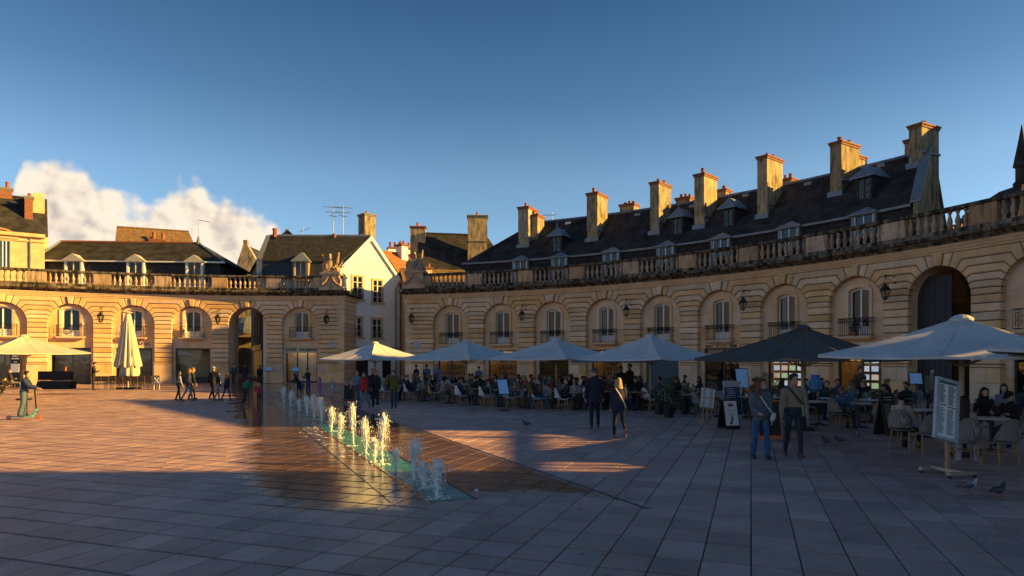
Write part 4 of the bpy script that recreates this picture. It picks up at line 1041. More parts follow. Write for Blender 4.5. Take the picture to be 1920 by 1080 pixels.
# ---- generic gabled house: front edge A-B (left to right), going back by dep
def gable_house(name, label, A, B, dep, z0, ze, zr, wallm, roofm, hipL=0, hipR=0, ov=.25, ridge_pos=.5, wall_name='wall'):
    A = Vector(A); B = Vector(B); u = (B - A); Lg = u.length; u.normalize(); n = Vector((-u.y, u.x))
    mid = (A + B) / 2; rz = atan2(u.y, u.x); t = thing(name, label, 'building', (mid.x, mid.y, 0), rz)
    h = Lg / 2
    mb = MB(); mb.add([(-h, 0, z0), (h, 0, z0), (h, dep, z0), (-h, dep, z0), (-h, 0, ze), (h, 0, ze), (h, dep, ze), (-h, dep, ze)] + ([(-h, dep * ridge_pos, zr)] if not hipL else []) + ([(h, dep * ridge_pos, zr)] if not hipR else []),
           [(0, 1, 5, 4), (2, 3, 7, 6), (1, 2, 6, 5), (3, 0, 4, 7)] + ([(4, 8, 7)] if not hipL else []) + ([(5, 6, 9 if not hipL else 8)] if not hipR else []))
    mb.build(wall_name, wallm, t)
    mb = MB(); s = (zr - ze) / (dep * ridge_pos); zo = ze - ov * s; d2 = dep * (1 - ridge_pos); zo2 = ze - ov * (zr - ze) / d2
    x0, x1 = -h - ov, h + ov
    v = [(x0, -ov, zo), (x1, -ov, zo), (x1 - hipR, dep * ridge_pos, zr), (x0 + hipL, dep * ridge_pos, zr), (x1, dep + ov, zo2), (x0, dep + ov, zo2)]
    v += [(x, y, z + .09) for x, y, z in v]
    mb.add(v, [(6, 7, 8, 9), (9, 8, 10, 11), (3, 2, 1, 0), (5, 4, 2, 3), (0, 1, 7, 6), (4, 5, 11, 10), (1, 2, 8, 7), (2, 4, 10, 8), (0, 6, 9, 3), (3, 9, 11, 5)])
    rf = mb.build('roof', roofm, t)
    mb = MB(); mb.tube([(x0 + hipL, dep * ridge_pos, zr + .12), (x1 - hipR, dep * ridge_pos, zr + .12)], .11, 6); mb.build('ridge', ZINC if roofm is SLATE else roofm, rf)
    return t, rf
def win(parent, c, w, h, rz, rows=4, sill=True, surround=None, frame=None, grille=False, cols=2):
    """sash window on a wall facing local -Y, c = bottom centre on the wall face"""
    o = None; mb = MB(); s = .17
    mb.box((-w / 2 - s / 2, -.03, h / 2), (s, .08, h)); mb.box((w / 2 + s / 2, -.03, h / 2), (s, .08, h)); mb.box((0, -.03, h + s / 2), (w + 2 * s, .08, s))
    o = mb.build('window', surround or STONE2, parent, c, rz)
    if sill: mb = MB(); mb.box((0, -.12, -.08), (w + .5, .32, .14)); mb.build('sill', surround or STONE2, o)
    mb = MB()
    for i in range(cols + 1): mb.box((-w / 2 + w * i / cols, -.012, h / 2), (.09 if i in (0, cols) else .10, .03, h))
    for j in range(rows + 1): mb.box((0, -.010, h * j / rows), (w, .024, .06 if j in (0, rows) else .04))
    mb.build('frame', frame or WHITEP, o)
    for i in range(cols):
        mb = MB(); a = -w / 2 + w * i / cols + .05; b = -w / 2 + w * (i + 1) / cols - .05; mb.add([(a, -.004, 0.03), (b, -.004, 0.03), (b, -.004, h - .03), (a, -.004, h - .03)], [(0, 1, 2, 3)]); mb.build('pane', PANED, o)
    if grille:
        mb = MB(); mb.tube([(-w / 2, -.2, .75), (w / 2, -.2, .75)], .02, 4); mb.tube([(-w / 2, -.2, .08), (w / 2, -.2, .08)], .015, 4)
        for i in range(9): mb.tube([(-w / 2 + w * i / 8, -.2, .05), (-w / 2 + w * i / 8, -.2, .75)], .012, 4)
        mb.build('window_guard', IRON, o)
    return o
PANED = mat('dark window pane', (0.012, 0.014, 0.018), .04, spec=.8)

# ---- far left house with the cream wall
t, rf = gable_house('town_house', 'cream house with dark roof and brick chimneys at the far left edge', (-48.7, 56.4), (-41.9, 61.2), 9, 0, 13.2, 17.0, CREAM, SLATEM, ridge_pos=.45)
o_ = t
w_ = win(t, (.9, -.01, 10.0), 1.5, 2.4, 0, 1, False, CREAM, mat('pale blue shutter', (.50, .56, .66), .6), cols=6)
mb = MB(); 
for k in range(10):
    a0, a1 = pi - pi * k / 10, pi - pi * (k + 1) / 10
    mb.hexa([(1.15 * cos(a0) , -.12, 2.75 + .62 * sin(a0)), (1.15 * cos(a1), -.12, 2.75 + .62 * sin(a1)), (1.15 * cos(a1), .0, 2.75 + .62 * sin(a1)), (1.15 * cos(a0), .0, 2.75 + .62 * sin(a0))], [(1.3 * cos(a0), -.2, 2.75 + .75 * sin(a0)), (1.3 * cos(a1), -.2, 2.75 + .75 * sin(a1)), (1.3 * cos(a1), 0, 2.75 + .75 * sin(a1)), (1.3 * cos(a0), 0, 2.75 + .75 * sin(a0))])
mb.box((0, -.1, 2.68), (2.7, .22, .14)); mb.build('pediment', STONE2, w_)
mb = MB(); mb.box((0, -.16, 13.05), (8.4, .36, .3)); mb.box((0, -.06, 12.55), (8.3, .12, .14)); mb.build('eaves_cornice', STONE2, t)
mb = MB(); mb.tube([(3.1, -.1, 8), (3.1, -.1, 13)], .06, 6); mb.build('downpipe', ZINC, t)
chimney(rf, (1.0, 4.05, 16.6), 1.5, .6, 1.0, 0, 0, BRICK, mat('grey cap', (.2, .18, .15), .9))
for x in (.6, 1.4): mb = MB(); pot(mb, (x, 4.05, 17.8), .6, .17); mb.build('chimney_pot', TERRA, rf)
chimney(rf, (3.0, 2.0, 14.7), .62, .9, 1.9, 0, 1, BRICK, mat('grey cap', (.2, .18, .15), .9))
mb = MB(); mb.box((3.75, 3.6, 14.2), (.9, 2.4, 6.4)); mb.box((4.3, 4.4, 13.4), (.3, 2.0, 5.2)); mb.build('chimney', CREAM, rf)
mb = MB(); mb.box((-.2, 1.6, 14.75), (.9, .5, .5)); mb.build('roof_light', WHITEP, rf)
# ---- long mansard house on the left
def mansard_left():
    A = Vector((-43.6, 62.3)); B = Vector((-26.9, 63.6)); u = (B - A).normalized(); Lg = (B - A).length; mid = (A + B) / 2; rz = atan2(u.y, u.x); h = Lg / 2
    t = thing('town_house', 'low slate mansard house with three white dormers behind the sunlit arcade', 'building', (mid.x, mid.y, 0), rz)
    mb = MB(); mb.hexa([(-h, 0, 0), (h, 0, 0), (h - 4.4, 9, 0), (-h, 9, 0)], [(-h, 0, 9.2), (h, 0, 9.2), (h - 4.4, 9, 9.2), (-h, 9, 9.2)]); mb.build('wall', STONE2, t)
    mb = MB(); mb.hexa([(-h, -.1, 9.2), (h, -.1, 9.2), (h, 9, 9.2), (-h, 9, 9.2)], [(-h + .3, .35, 11.05), (h - .45, .35, 11.05), (h - .45, 8.6, 11.05), (-h + .3, 8.6, 11.05)]); mb.build('attic_storey', SLATE, t)
    mb = MB(); a0, a1, zb, zt = -h - .1, h + .1, 11.12, 13.35
    mb.add([(a0, -.05, zb), (a1, -.05, zb), (a1, 9, zb), (a0, 9, zb), (-h + .55, 3.2, zt), (h - 3.4, 3.2, zt), (h - 3.4, 5.5, zt), (-h + .55, 5.5, zt)], [(0, 1, 5, 4), (1, 2, 6, 5), (2, 3, 7, 6), (3, 0, 4, 7), (4, 5, 6, 7), (3, 2, 1, 0)])
    rf = mb.build('roof', SLATEM, t)
    mb = MB(); mb.box((0, -.02, 11.08), (2 * h + .3, .3, .13)); mb.build('gutter', WHITEP, t)
    mb = MB()
    for k in range(34): mb.box((-h + .8 + (2 * h - 4.2) * k / 33, 3.2, zt + .05), (.36, .26, .16))
    mb.build('ridge_tiles', TERRA, rf)
    mb = MB(); mb.tube([(h - 3.4, 3.2, zt + .05), (h + .1, -.05, zb + .05)], .10, 5); mb.tube([(-h + .55, 3.2, zt + .05), (-h - .1, -.05, zb + .05)], .12, 5); mb.build('hip_flashing', ZINC, rf)
    for px in (140, 256, 366):
        X = (px - 960) / F_PX; s = None
        # intersect the line of sight with the front plane
        d = Vector((X, 1)); den = d.x * u.y - d.y * u.x; k = (A.x * u.y - A.y * u.x) / den; p = d * k; xl = (p - mid).dot(u)
        dormer(t, (xl, -.28, 8.75), 1.55, 2.35, 1.6, 0, .62, frame=WHITEP, roofm=mat('dormer pediment', (.46, .42, .36), .8, .1, 3), panes=(2, 1), pediment=True, cheek=WHITEP)
    mb = MB(); mb.tube([(h - 3.4, 3.2, zt), (h - 3.4, 3.2, zt + 2.3)], .03, 4); mb.tube([(h - 3.4, 3.2, zt + 2.3), (h - 2.3, 3.2, zt + 2.1)], .03, 4); mb.lathe([(.25, zt - .1), (.18, zt + .3), (.07, zt + .7)], 8, (h - 3.4, 3.2, 0)); mb.build('aerial', ZINC, rf)
mansard_left()
# ---- brown tiled house further back
t, rf = gable_house('town_house', 'steep brown tiled roof rising behind the low mansard house', (-51.2, 88), (-41.6, 92), 9, 0, 14.6, 19.7, CREAM, BTILE, ridge_pos=.4, hipR=2.2)
chimney(rf, (-.5, 2.0, 16.6), 1.9, .8, 1.35, 0, 0, BRICK)
for x in (-.9, .2): mb = MB(); pot(mb, (x, 2.0, 18.1), 1.0, .22); mb.build('chimney_pot', TERRA, rf)
chimney(rf, (5.7, 4, 13.4), 1.9, 1.2, 2.7, 0, 2, CREAM)
# ---- small stone chapel gable
t, rf = gable_house('chapel', 'small grey stone chapel gable left of the white house', (-33.2, 84), (-31.9, 84.1), 5, 0, 10, 11, CHIM, SLATE)
mb = MB(); mb.add([(-1.7, -.5, 0), (2.6, -.5, 0), (2.6, -.5, 11.8), (.05, -.5, 16.2), (-.35, -.5, 16.2), (-1.9, -.5, 11.4), (-1.7, .2, 0), (2.6, .2, 0), (2.6, .2, 11.8), (.05, .2, 16.2), (-.35, .2, 16.2), (-1.9, .2, 11.4)], [(0, 1, 2, 3, 4, 5), (11, 10, 9, 8, 7, 6)] + [(i, (i + 1) % 6, 6 + (i + 1) % 6, 6 + i) for i in range(6)]); mb.build('gable_wall', CHIM, t)
mb = MB(); mb.box((-.15, -.15, 16.45), (.5, .6, .5)); mb.build('finial', CHIM, t)
mb = MB(); mb.add([(.2, .2, 16), (3.2, 8, 15), (4.6, 8, 10.5), (2.6, .2, 11.8)], [(0, 1, 2, 3)]); mb.build('side_roof', SLATE, t)
mb = MB(); mb.add([(-.7 + .5 * cos(a) * 1.0 + .2, -.52, 12.1 + (.9 * sin(a) if a > 0 else 0)) for a in [pi * k / 8 for k in range(9)]] + [(-1.0, -.52, 10.5), (0.0, -.52, 10.5)][::1], [tuple(range(11))]); mb.build('window', DARK, t)

# ---- white gabled house by the street
def white_house():
    N0 = Vector((-15.6, 60.9)); F0 = Vector((-10.75, 65.2))          # near and far corners of the gable wall
    cen = Vector((-16.5, 63.4)); t = thing('town_house', 'white rendered gabled house with slate roof beside the street gap', 'building', (cen.x, cen.y, 0))
    def Lc(p, z): return (p[0] - cen.x, p[1] - cen.y, z)
    ap = (N0 + F0) / 2; ap = N0 + (F0 - N0) * .52; zE_, zR = 10.2, 13.25
    LW = Vector((-22.2, 60.9)); LB = Vector((-22.2, 66.0))
    mb = MB(); mb.add([Lc(N0, 0), Lc(F0, 0), Lc(F0, 9.85), Lc(ap, zR), Lc(N0, zE_)], [(0, 1, 2, 3, 4)])
    gwall = mb.build('gable_wall', PLASTER, t)
    mb = MB(); mb.add([Lc(LW, 0), Lc(N0, 0), Lc(N0, zE_), Lc(LW, zE_), Lc(LB, 0), Lc(F0, 0), Lc(F0, 9.85), Lc(LB, 9.85), Lc((-22.2, 63.1), 13.2)], [(0, 1, 2, 3), (5, 4, 7, 6), (4, 0, 3, 8, 7)]); mb.build('wall', PLASTER, t)
    # roof: lower steep part and upper slope
    rl = Vector((-22.4, 63.1)); y0 = 60.6
    mb = MB(); mb.add([Lc((-22.3, 60.55), 9.2), Lc((N0.x + .1, 60.55), 9.2), Lc((N0.x + .45, 61.0), 10.75), Lc((-22.3, 61.0), 10.75)], [(0, 1, 2, 3)]); mb.build('attic_storey', mat('blue slate', (.03, .035, .048), .6, .3, 4, bump=.6, bscale=12), t)
    q = lambda p, z: Lc(p, z)
    e1 = N0 + Vector((.5, .0)); 
    mb = MB(); v = [q((-22.4, 60.9), 10.78), q((N0.x + .35, 60.9), 10.70), q((ap.x + .12, ap.y - .08), zR + .1), q(rl, zR + .05), q((F0.x + .3, F0.y - .1), 9.7), q((-22.4, 66.3), 9.7)]
    mb.add(v + [(x, y, z + .12) for x, y, z in v], [(6, 7, 8, 9), (9, 8, 10, 11), (3, 2, 1, 0), (5, 4, 2, 3), (0, 1, 7, 6), (1, 2, 8, 7), (2, 4, 10, 8), (0, 6, 9, 3), (3, 9, 11, 5), (4, 5, 11, 10)])
    rf = mb.build('roof', SLATE, t)
    mb = MB()
    for a, b, za, zb in ((N0, ap, zE_ - .35, zR + .05), (ap, F0, zR + .05, 9.6)):
        d = (b - a); nn = Vector((d.y, -d.x)).normalized() * .22
        a_, b_ = a, b
        mb.hexa([Lc(a_, za - .22), Lc(b_, zb - .22), Lc(b_ + nn, zb - .22), Lc(a_ + nn, za - .22)], [Lc(a_, za + .17), Lc(b_, zb + .17), Lc(b_ + nn, zb + .17), Lc(a_ + nn, za + .17)])
    mb.build('verge_board', WHITEP, rf)
    mb = MB(); mb.tube([q(rl, zR + .22), q((ap.x, ap.y), zR + .22)], .13, 6); mb.build('ridge_flashing', ZINC, rf)
    mb = MB(); mb.box(((-22.4 - cen.x), 0, 10.9), (.45, 5.6, 4.6)); 
    mb = MB(); mb.add([q((-22.65, 60.5), 8), q((-22.15, 60.5), 8), q((-22.15, 60.5), 11), q((-22.25, 62.9), 13.5), q((-22.65, 62.9), 13.5), q((-22.65, 60.5), 11)], [(0, 1, 2, 5), (5, 2, 3, 4)]); mb.build('party_wall', ZINC, rf)
    mb = MB(); pot(mb, q((-21.9, 63.1), 13.3), .85, .24); mb.build('chimney_pot', TERRA, rf)
    mb = MB(); pot(mb, q((-16.4, 63.1), 13.3), .35, .2); mb.build('chimney_pot', TERRA, rf)
    chimney(rf, q((-13.9, 65.4), 12.0), 1.15, 1.25, 3.7, radians(41), 1, CHIM, mat('grey cap', (.2, .18, .15), .9))
    dormer(t, q((-18.7, 60.35), 9.0), 1.35, 1.75, 1.6, 0, .85, frame=WHITEP, roofm=ZINC, panes=(2, 1), cheek=mat('ochre dormer stone', (.34, .21, .10), .8))
    # aerials
    mb = MB()
    for x in (-16.5, -15.6):
        p = q((x, 63.1), 13.3); mb.tube([p, (p[0], p[1], p[2] + 2.9)], .035, 4)
        for zz, hw in ((2.8, .9), (2.35, .7), (2.0, .35)):
            mb.tube([(p[0] - hw, p[1], p[2] + zz + .08), (p[0] + hw, p[1], p[2] + zz - .08)], .025, 4)
            for k in range(5): mb.tube([(p[0] - hw + hw * k / 2, p[1] - .25, p[2] + zz), (p[0] - hw + hw * k / 2, p[1] + .25, p[2] + zz)], .015, 3)
    mb.build('aerial', ZINC, rf)
    mb = MB(); p = q((-19.3, 63.1), 13.3); mb.tube([p, (p[0], p[1], p[2] + 1.0)], .03, 4); mb.tube([(p[0] - .3, p[1], p[2] + .55), (p[0] + .7, p[1], p[2] + .9)], .02, 4); mb.build('aerial', ZINC, rf)
    # windows on the gable wall
    d = (F0 - N0).normalized(); rz = atan2(d.y, d.x); Lw = (F0 - N0).length
    for s, z, hh in ((.31, 7.55, 2.05), (.63, 7.35, 2.05), (.30, 4.1, 1.75), (.62, 4.05, 1.75)):
        p = N0 + d * (Lw * s); win(t, Lc(p, z), .92, hh, rz, 4 if z > 6 else 3, True, mat('ochre surround', (.50, .38, .20), .85), grille=True)
    mb = MB(); a = N0 - Vector((0, 0)); nn = Vector((d.y, -d.x)) * .1
    mb.hexa([Lc(N0, 3.05), Lc(F0, 3.05), Lc(F0 + nn, 3.05), Lc(N0 + nn, 3.05)], [Lc(N0, 3.2), Lc(F0, 3.2), Lc(F0 + nn, 3.2), Lc(N0 + nn, 3.2)]); mb.build('string_course', ZINC, t)
    p = N0 + d * (Lw * .93) + Vector((d.y, -d.x)) * .12; mb = MB(); mb.tube([Lc(p, 0), Lc(p, 8.7), Lc(p + d * .3, 9.2), Lc(p + d * .45, 9.75)], .07, 6); mb.build('downpipe', ZINC, t)
    for s, w in ((.35, 1.6), (.78, .9)):
        p = N0 + d * (Lw * s); mb = MB(); mb.box((0, -.02, 1.15), (w, .08, 2.3)); mb.build('shop_door', BLACKF, t, Lc(p, 0), rz)
white_house()
# ---- street houses beyond the gap
t, rf = gable_house('town_house', 'narrow cream house with bright orange tiled roof behind the white gable', (-10.9, 66.0), (-3.5, 73.5), 8, 0, 9.4, 13.0, CREAM, TILE, ridge_pos=.55)
win(rf, (-2.6, .75, 9.9), .7, .7, 0, 1, False, ZINC, ZINC)
mb = MB(); mb.box((0, -.3, 9.25), (10.6, .2, .16)); mb.build('gutter', ZINC, t)
win(t, (-3.2, -.01, 6.1), .9, 1.6, 0, 3); win(t, (-3.2, -.01, 3.0), .9, 1.6, 0, 3)
chimney(rf, (-2.0, 4.0, 12.0), .8, 1.0, 1.8, 0, 2, PLASTER); chimney(rf, (2.4, 3.5, 11.6), .7, .8, 1.5, 0, 1, CREAM)
t, rf = gable_house('town_house', 'distant house with a white chimney stack and clay pots', (-22, 92), (-13, 95), 8, 0, 14.0, 16.0, CREAM, BTILE)
chimney(rf, (2.6, 3, 14.4), 3.4, 1.0, 3.3, 0, 0, PLASTER)
for k in range(5): mb = MB(); pot(mb, (1.3 + .65 * k, 3, 18.0), .7, .2); mb.build('chimney_pot', TERRA, rf)
chimney(rf, (-1.2, 2.2, 14.6), 1.3, .9, 1.8, 0, 2, CREAM)
t, rf = gable_house('town_house', 'distant brown roofed house with a crowd of clay chimney pots', (-15.2, 96), (-6.5, 98), 8, 0, 13.4, 15.6, CREAM, BTILE)
chimney(rf, (0, 3, 14.4), 6.2, 1.0, 1.6, 0, 0, BRICK)
for k in range(7): mb = MB(); pot(mb, (-2.7 + .9 * k, 3, 16.2), rnd.uniform(.6, 1.7), .22); mb.build('chimney_pot', TERRA, rf)
mb = MB(); mb.tube([(-.6, 3, 16), (-.6, 3, 20.2)], .05, 4)
for zz, hw in ((19.8, 1.3), (18.8, 1.6)): mb.tube([(-.6 - hw, 3, zz), (-.6 + hw, 3, zz - .3)], .035, 4)
mb.build('aerial', ZINC, rf)
t, rf = gable_house('town_house', 'tall house with a dark hipped slate roof left of the arcade chimneys', (-9.6, 70.0), (.6, 72.0), 9, 0, 10.4, 15.6, CHIM, SLATEM, hipR=3.0, hipL=.5, ridge_pos=.42)
chimney(rf, (1.1, 1.2, 10.4), 2.05, 1.5, 6.6, radians(-8), 3, CHIM, mat('grey cap', (.2, .18, .15), .9), band=True)
chimney(rf, (-5.0, 3.6, 13.2), 1.6, 1.2, 2.9, radians(-8), 3, CHIM)
t, rf = gable_house('town_house', 'low house with weathered brown roof tucked under the dark hipped roof', (-9.5, 62.5), (-1.0, 65.5), 6, 0, 8.4, 10.6, CREAM, BTILE, ridge_pos=.5)
chimney(rf, (-2.2, 2.0, 9.0), .6, .7, 1.6, 0, 1, CREAM); 
t, rf = gable_house('town_house', 'plain house closing the far end of the street', (-16, 112), (2, 112), 8, 0, 9, 12, CREAM, BTILE)
t, rf = gable_house('town_house', 'grey walled house with flat dark parapet right of the hipped roof', (1.6, 76), (8, 75), 8, 0, 14.4, 15.2, mat('grey render', (.16, .14, .12), .9, .2, 2), SLATE)
chimney(rf, (-2.9, 3, 14.7), .5, .5, .9, 0, 1, BRICK)
mb = MB(); mb.tube([(-.6, 3, 14), (-.6, 3, 19.0)], .05, 4); mb.tube([(.3, 3, 14), (.3, 3, 17.8)], .04, 4)
for zz, hw in ((18.7, 1.2), (17.9, .9), (17.2, .7)): mb.tube([(-.6 - hw, 3, zz), (-.6 + hw * .4, 3, zz)], .035, 4)
mb.build('aerial', ZINC, rf)
# ---- corner building with round dormer at the right edge of the picture
def corner_house():
    D = 50.0; c = at(1978, 500, D); t = thing('corner_building', 'dark mansard building with a stone oval dormer cut by the right picture edge', 'building', (c.x, D, 0))
    mb = MB(); mb.hexa([(-3.0, 0, 0), (9, 0, 0), (9, 9, 0), (-3.0, 9, 0)], [(-3.0, 0, 10.6), (9, 0, 10.6), (9, 9, 10.6), (-3.0, 9, 10.6)]); mb.build('wall', STONE2, t)
    mb = MB(); mb.box((3, 4.3, 10.75), (12.8, 9.6, .3)); mb.build('eaves_cornice', SOOT, t)
    mb = MB(); mb.hexa([(-3.0, .1, 10.9), (9, .1, 10.9), (9, 9, 10.9), (-3.0, 9, 10.9)], [(-1.5, 1.3, 14.2), (9, 1.3, 14.2), (9, 8, 14.2), (-1.5, 8, 14.2)])
    mb.hexa([(-1.6, 1.2, 14.2), (9, 1.2, 14.2), (9, 8, 14.2), (-1.6, 8, 14.2)], [(.2, 3.5, 15.8), (9, 3.5, 15.8), (9, 6, 15.8), (.2, 6, 15.8)]); rf = mb.build('roof', SLATEM, t)
    mb = MB(); mb.lathe([(.55, 15.6), (.6, 16.0), (.42, 16.2), (.42, 17.2), (.6, 17.3), (.15, 19.8), (.03, 20.6)], 8, (.55, 4, 0)); mb.build('roof_turret', SLATEM, t)
    mb = MB()
    for k in range(12):
        a0, a1 = pi - pi * k / 12, pi - pi * (k + 1) / 12
        mb.hexa([(1.3 * cos(a0) + .4, -.1, 11.2 + 1.3 * sin(a0)), (1.3 * cos(a1) + .4, -.1, 11.2 + 1.3 * sin(a1)), (1.3 * cos(a1) + .4, 1.0, 11.2 + 1.3 * sin(a1)), (1.3 * cos(a0) + .4, 1.0, 11.2 + 1.3 * sin(a0))], [(1.75 * cos(a0) + .4, -.1, 11.2 + 1.75 * sin(a0)), (1.75 * cos(a1) + .4, -.1, 11.2 + 1.75 * sin(a1)), (1.75 * cos(a1) + .4, 1.0, 11.2 + 1.75 * sin(a1)), (1.75 * cos(a0) + .4, 1.0, 11.2 + 1.75 * sin(a0))])
    d_ = mb.build('dormer', STONE2, t)
    mb = MB(); mb.add([(.4 + 1.3 * cos(a), .25, 11.2 + 1.3 * sin(a)) for a in [pi * k / 12 for k in range(13)]], [tuple(range(13))]); mb.build('pane', PANED, d_)
corner_house()
t, rf = gable_house('town_house', 'low roof with four clay pots just above the balustrade by the passage', (27.3, 43.0), (33, 43.0), 6, 0, 8.6, 10.2, CREAM, SLATE)
for k in range(4): mb = MB(); pot(mb, (-1.1 + .55 * k, 3, 10.2 + .15 * (k > 1)), .75, .17); mb.build('chimney_pot', TERRA, rf)
# ---- what shows through the passages
def church():
    c = Vector((-32.6, 82.0)); t = thing('church_front', 'pale baroque church front with a domed columned porch through the arch', 'church', (c.x, c.y, 0))
    mb = MB(); mb.box((-.5, 4.2, 6.5), (7.5, 1.2, 13)); mb.build('wall', STONE2, t)
    mb = MB(); mb.box((.2, 1.9, 5.0), (4.4, 3.4, .45)); mb.box((.2, 2.2, .15), (4.6, 3.6, .3)); mb.box((.2, 3.3, 2.6), (3.0, .6, 4.6)); porch = mb.build('porch', STONE2, t)
    for x in (-1.75, -1.0, 1.4, 2.15): mb = MB(); mb.lathe([(.28, 0), (.28, .2), (.2, .28), (.19, 3.9), (.28, 4.1), (.32, 4.5)], 10, (x, .6, .3)); mb.build('column', mat('pink marble', (.30, .17, .12), .4), porch)
    mb = MB(); mb.lathe([(2.15, 5.2), (2.1, 5.7), (1.8, 6.5), (1.25, 7.1), (.5, 7.45), (.05, 7.5)], 16, (.3, 2.2, 0)); mb.build('dome', ZINC, porch)
    mb = MB(); mb.box((.2, .3, 1.9), (1.0, .1, 3.2)); mb.build('door', WOODB, porch)
    for (x, z, w, h) in ((-1.6, 6.2, 1.2, 2.0), (.9, 8.2, 1.5, 3.0)):
        mb = MB(); mb.box((x, 3.55, z + h / 2), (w + .4, .14, h + .4)); mb.build('niche_frame', STONE, t); mb = MB(); mb.add([(x + w / 2 * cos(a), 3.46, z + h - w / 2 + w / 2 * sin(a)) for a in [pi * k / 8 for k in range(9)]] + [(x - w / 2, 3.46, z), (x + w / 2, 3.46, z)], [tuple(range(11))]); mb.build('niche', DARK if x < 0 else STONE2, t)
    mb = MB(); mb.box((-.5, 3.4, 8.0), (7.6, .5, .25)); mb.build('string_course', STONE2, t)
church()
t, rf = gable_house('street_house', 'dark narrow street house with hanging signs seen through the left passage', (-30.4, 79.5), (-22.7, 62.6), 4, 0, 12.2, 14, mat('dark plaster', (.17, .13, .09), .9, .3, 2), SLATE)
mb = MB(); mb.box((3, -.15, 3.2), (12, .3, .5)); mb.box((3, -.1, 1.6), (11, .12, 2.6)); mb.build('shopfront', BLACKF, t)
for x in (-3.5, 0, 3.5): win(t, (x, -.01, 4.6), 1.0, 1.9, 0, 3)
t, rf = gable_house('courtyard_building', 'dark courtyard building with one white window through the right passage arch', (21.5, 47.8), (31.0, 42.5), 6, 0, 9.5, 11, mat('dark plaster', (.17, .13, .09), .9, .3, 2), SLATE)
win(t, (1.3, -.01, 3.4), 1.0, 2.0, 0, 3)
def passage_gate():
    c = cyl(PHI_R[8], RR + .75, 0); t = thing('passage_panel', 'tall dark grey boarded hoarding inside the right passage arch', 'hoarding', c, -PHI_R[8])
    for k in range(6): mb = MB(); mb.box((-1.45 + .30 * k, .012 * (k % 2), 3.1), (.285, .06, 6.2)); mb.build('board', mat('dark grey board', (.030, .031, .035), .7, .2, 3), t)
passage_gate()
# ------------------------------------------------------------------ people: posed bodies fused into one skin
import numpy as np
BODIES = {}                       # key -> mesh, filled in one batch
HAIRS = {}
def V3(*a): return Vector(a)
def rotx(v, a): return Vector((v.x, v.y * cos(a) - v.z * sin(a), v.y * sin(a) + v.z * cos(a)))
class Body:
    """faces +Y; unit height about 1.75; labels 0 skin 1 top 2 trousers 3 shoes"""
    def __init__(s): s.mb = MB(); s.seg = []; s.extra = MB(); s.joint = {}
    def limb(s, p0, p1, r0, r1, lab, n=10, flat=1.0):
        p0 = Vector(p0); p1 = Vector(p1); t = (p1 - p0).normalized()
        pts = [p0 - t * r0 * .9, p0 - t * r0 * .5, p0, p0.lerp(p1, .5), p1, p1 + t * r1 * .5, p1 + t * r1 * .9]
        s.mb.tube(pts, [r0 * .35, r0 * .85, r0, (r0 + r1) / 2 * 1.02, r1, r1 * .85, r1 * .35], n, sx=flat)
        s.seg.append((p0, p1, r0, r1, lab))
    def rings(s, rs, n=14):
        """closed loft of ellipses: (centre, rx, ry, label)"""
        vs = []; m = len(rs)
        for (c, rx, ry, lab) in rs:
            for k in range(n): a = 2 * pi * k / n; vs.append((c[0] + rx * cos(a), c[1] + ry * sin(a), c[2]))
        fs = [(i * n + k, i * n + (k + 1) % n, (i + 1) * n + (k + 1) % n, (i + 1) * n + k) for i in range(m - 1) for k in range(n)]
        fs += [tuple(range(n - 1, -1, -1)), tuple((m - 1) * n + k for k in range(n))]
        s.mb.add(vs, fs)
        for a, b in zip(rs, rs[1:]): s.seg.append((Vector(a[0]), Vector(b[0]), (a[1] + a[2]) / 2, (b[1] + b[2]) / 2, a[3]))
    def blob(s, c, r, lab):
        s.mb.ball(c, r, 12, 8); rr_ = r if isinstance(r, float) else sum(r) / 3; s.seg.append((Vector(c), Vector(c), rr_, rr_, lab))

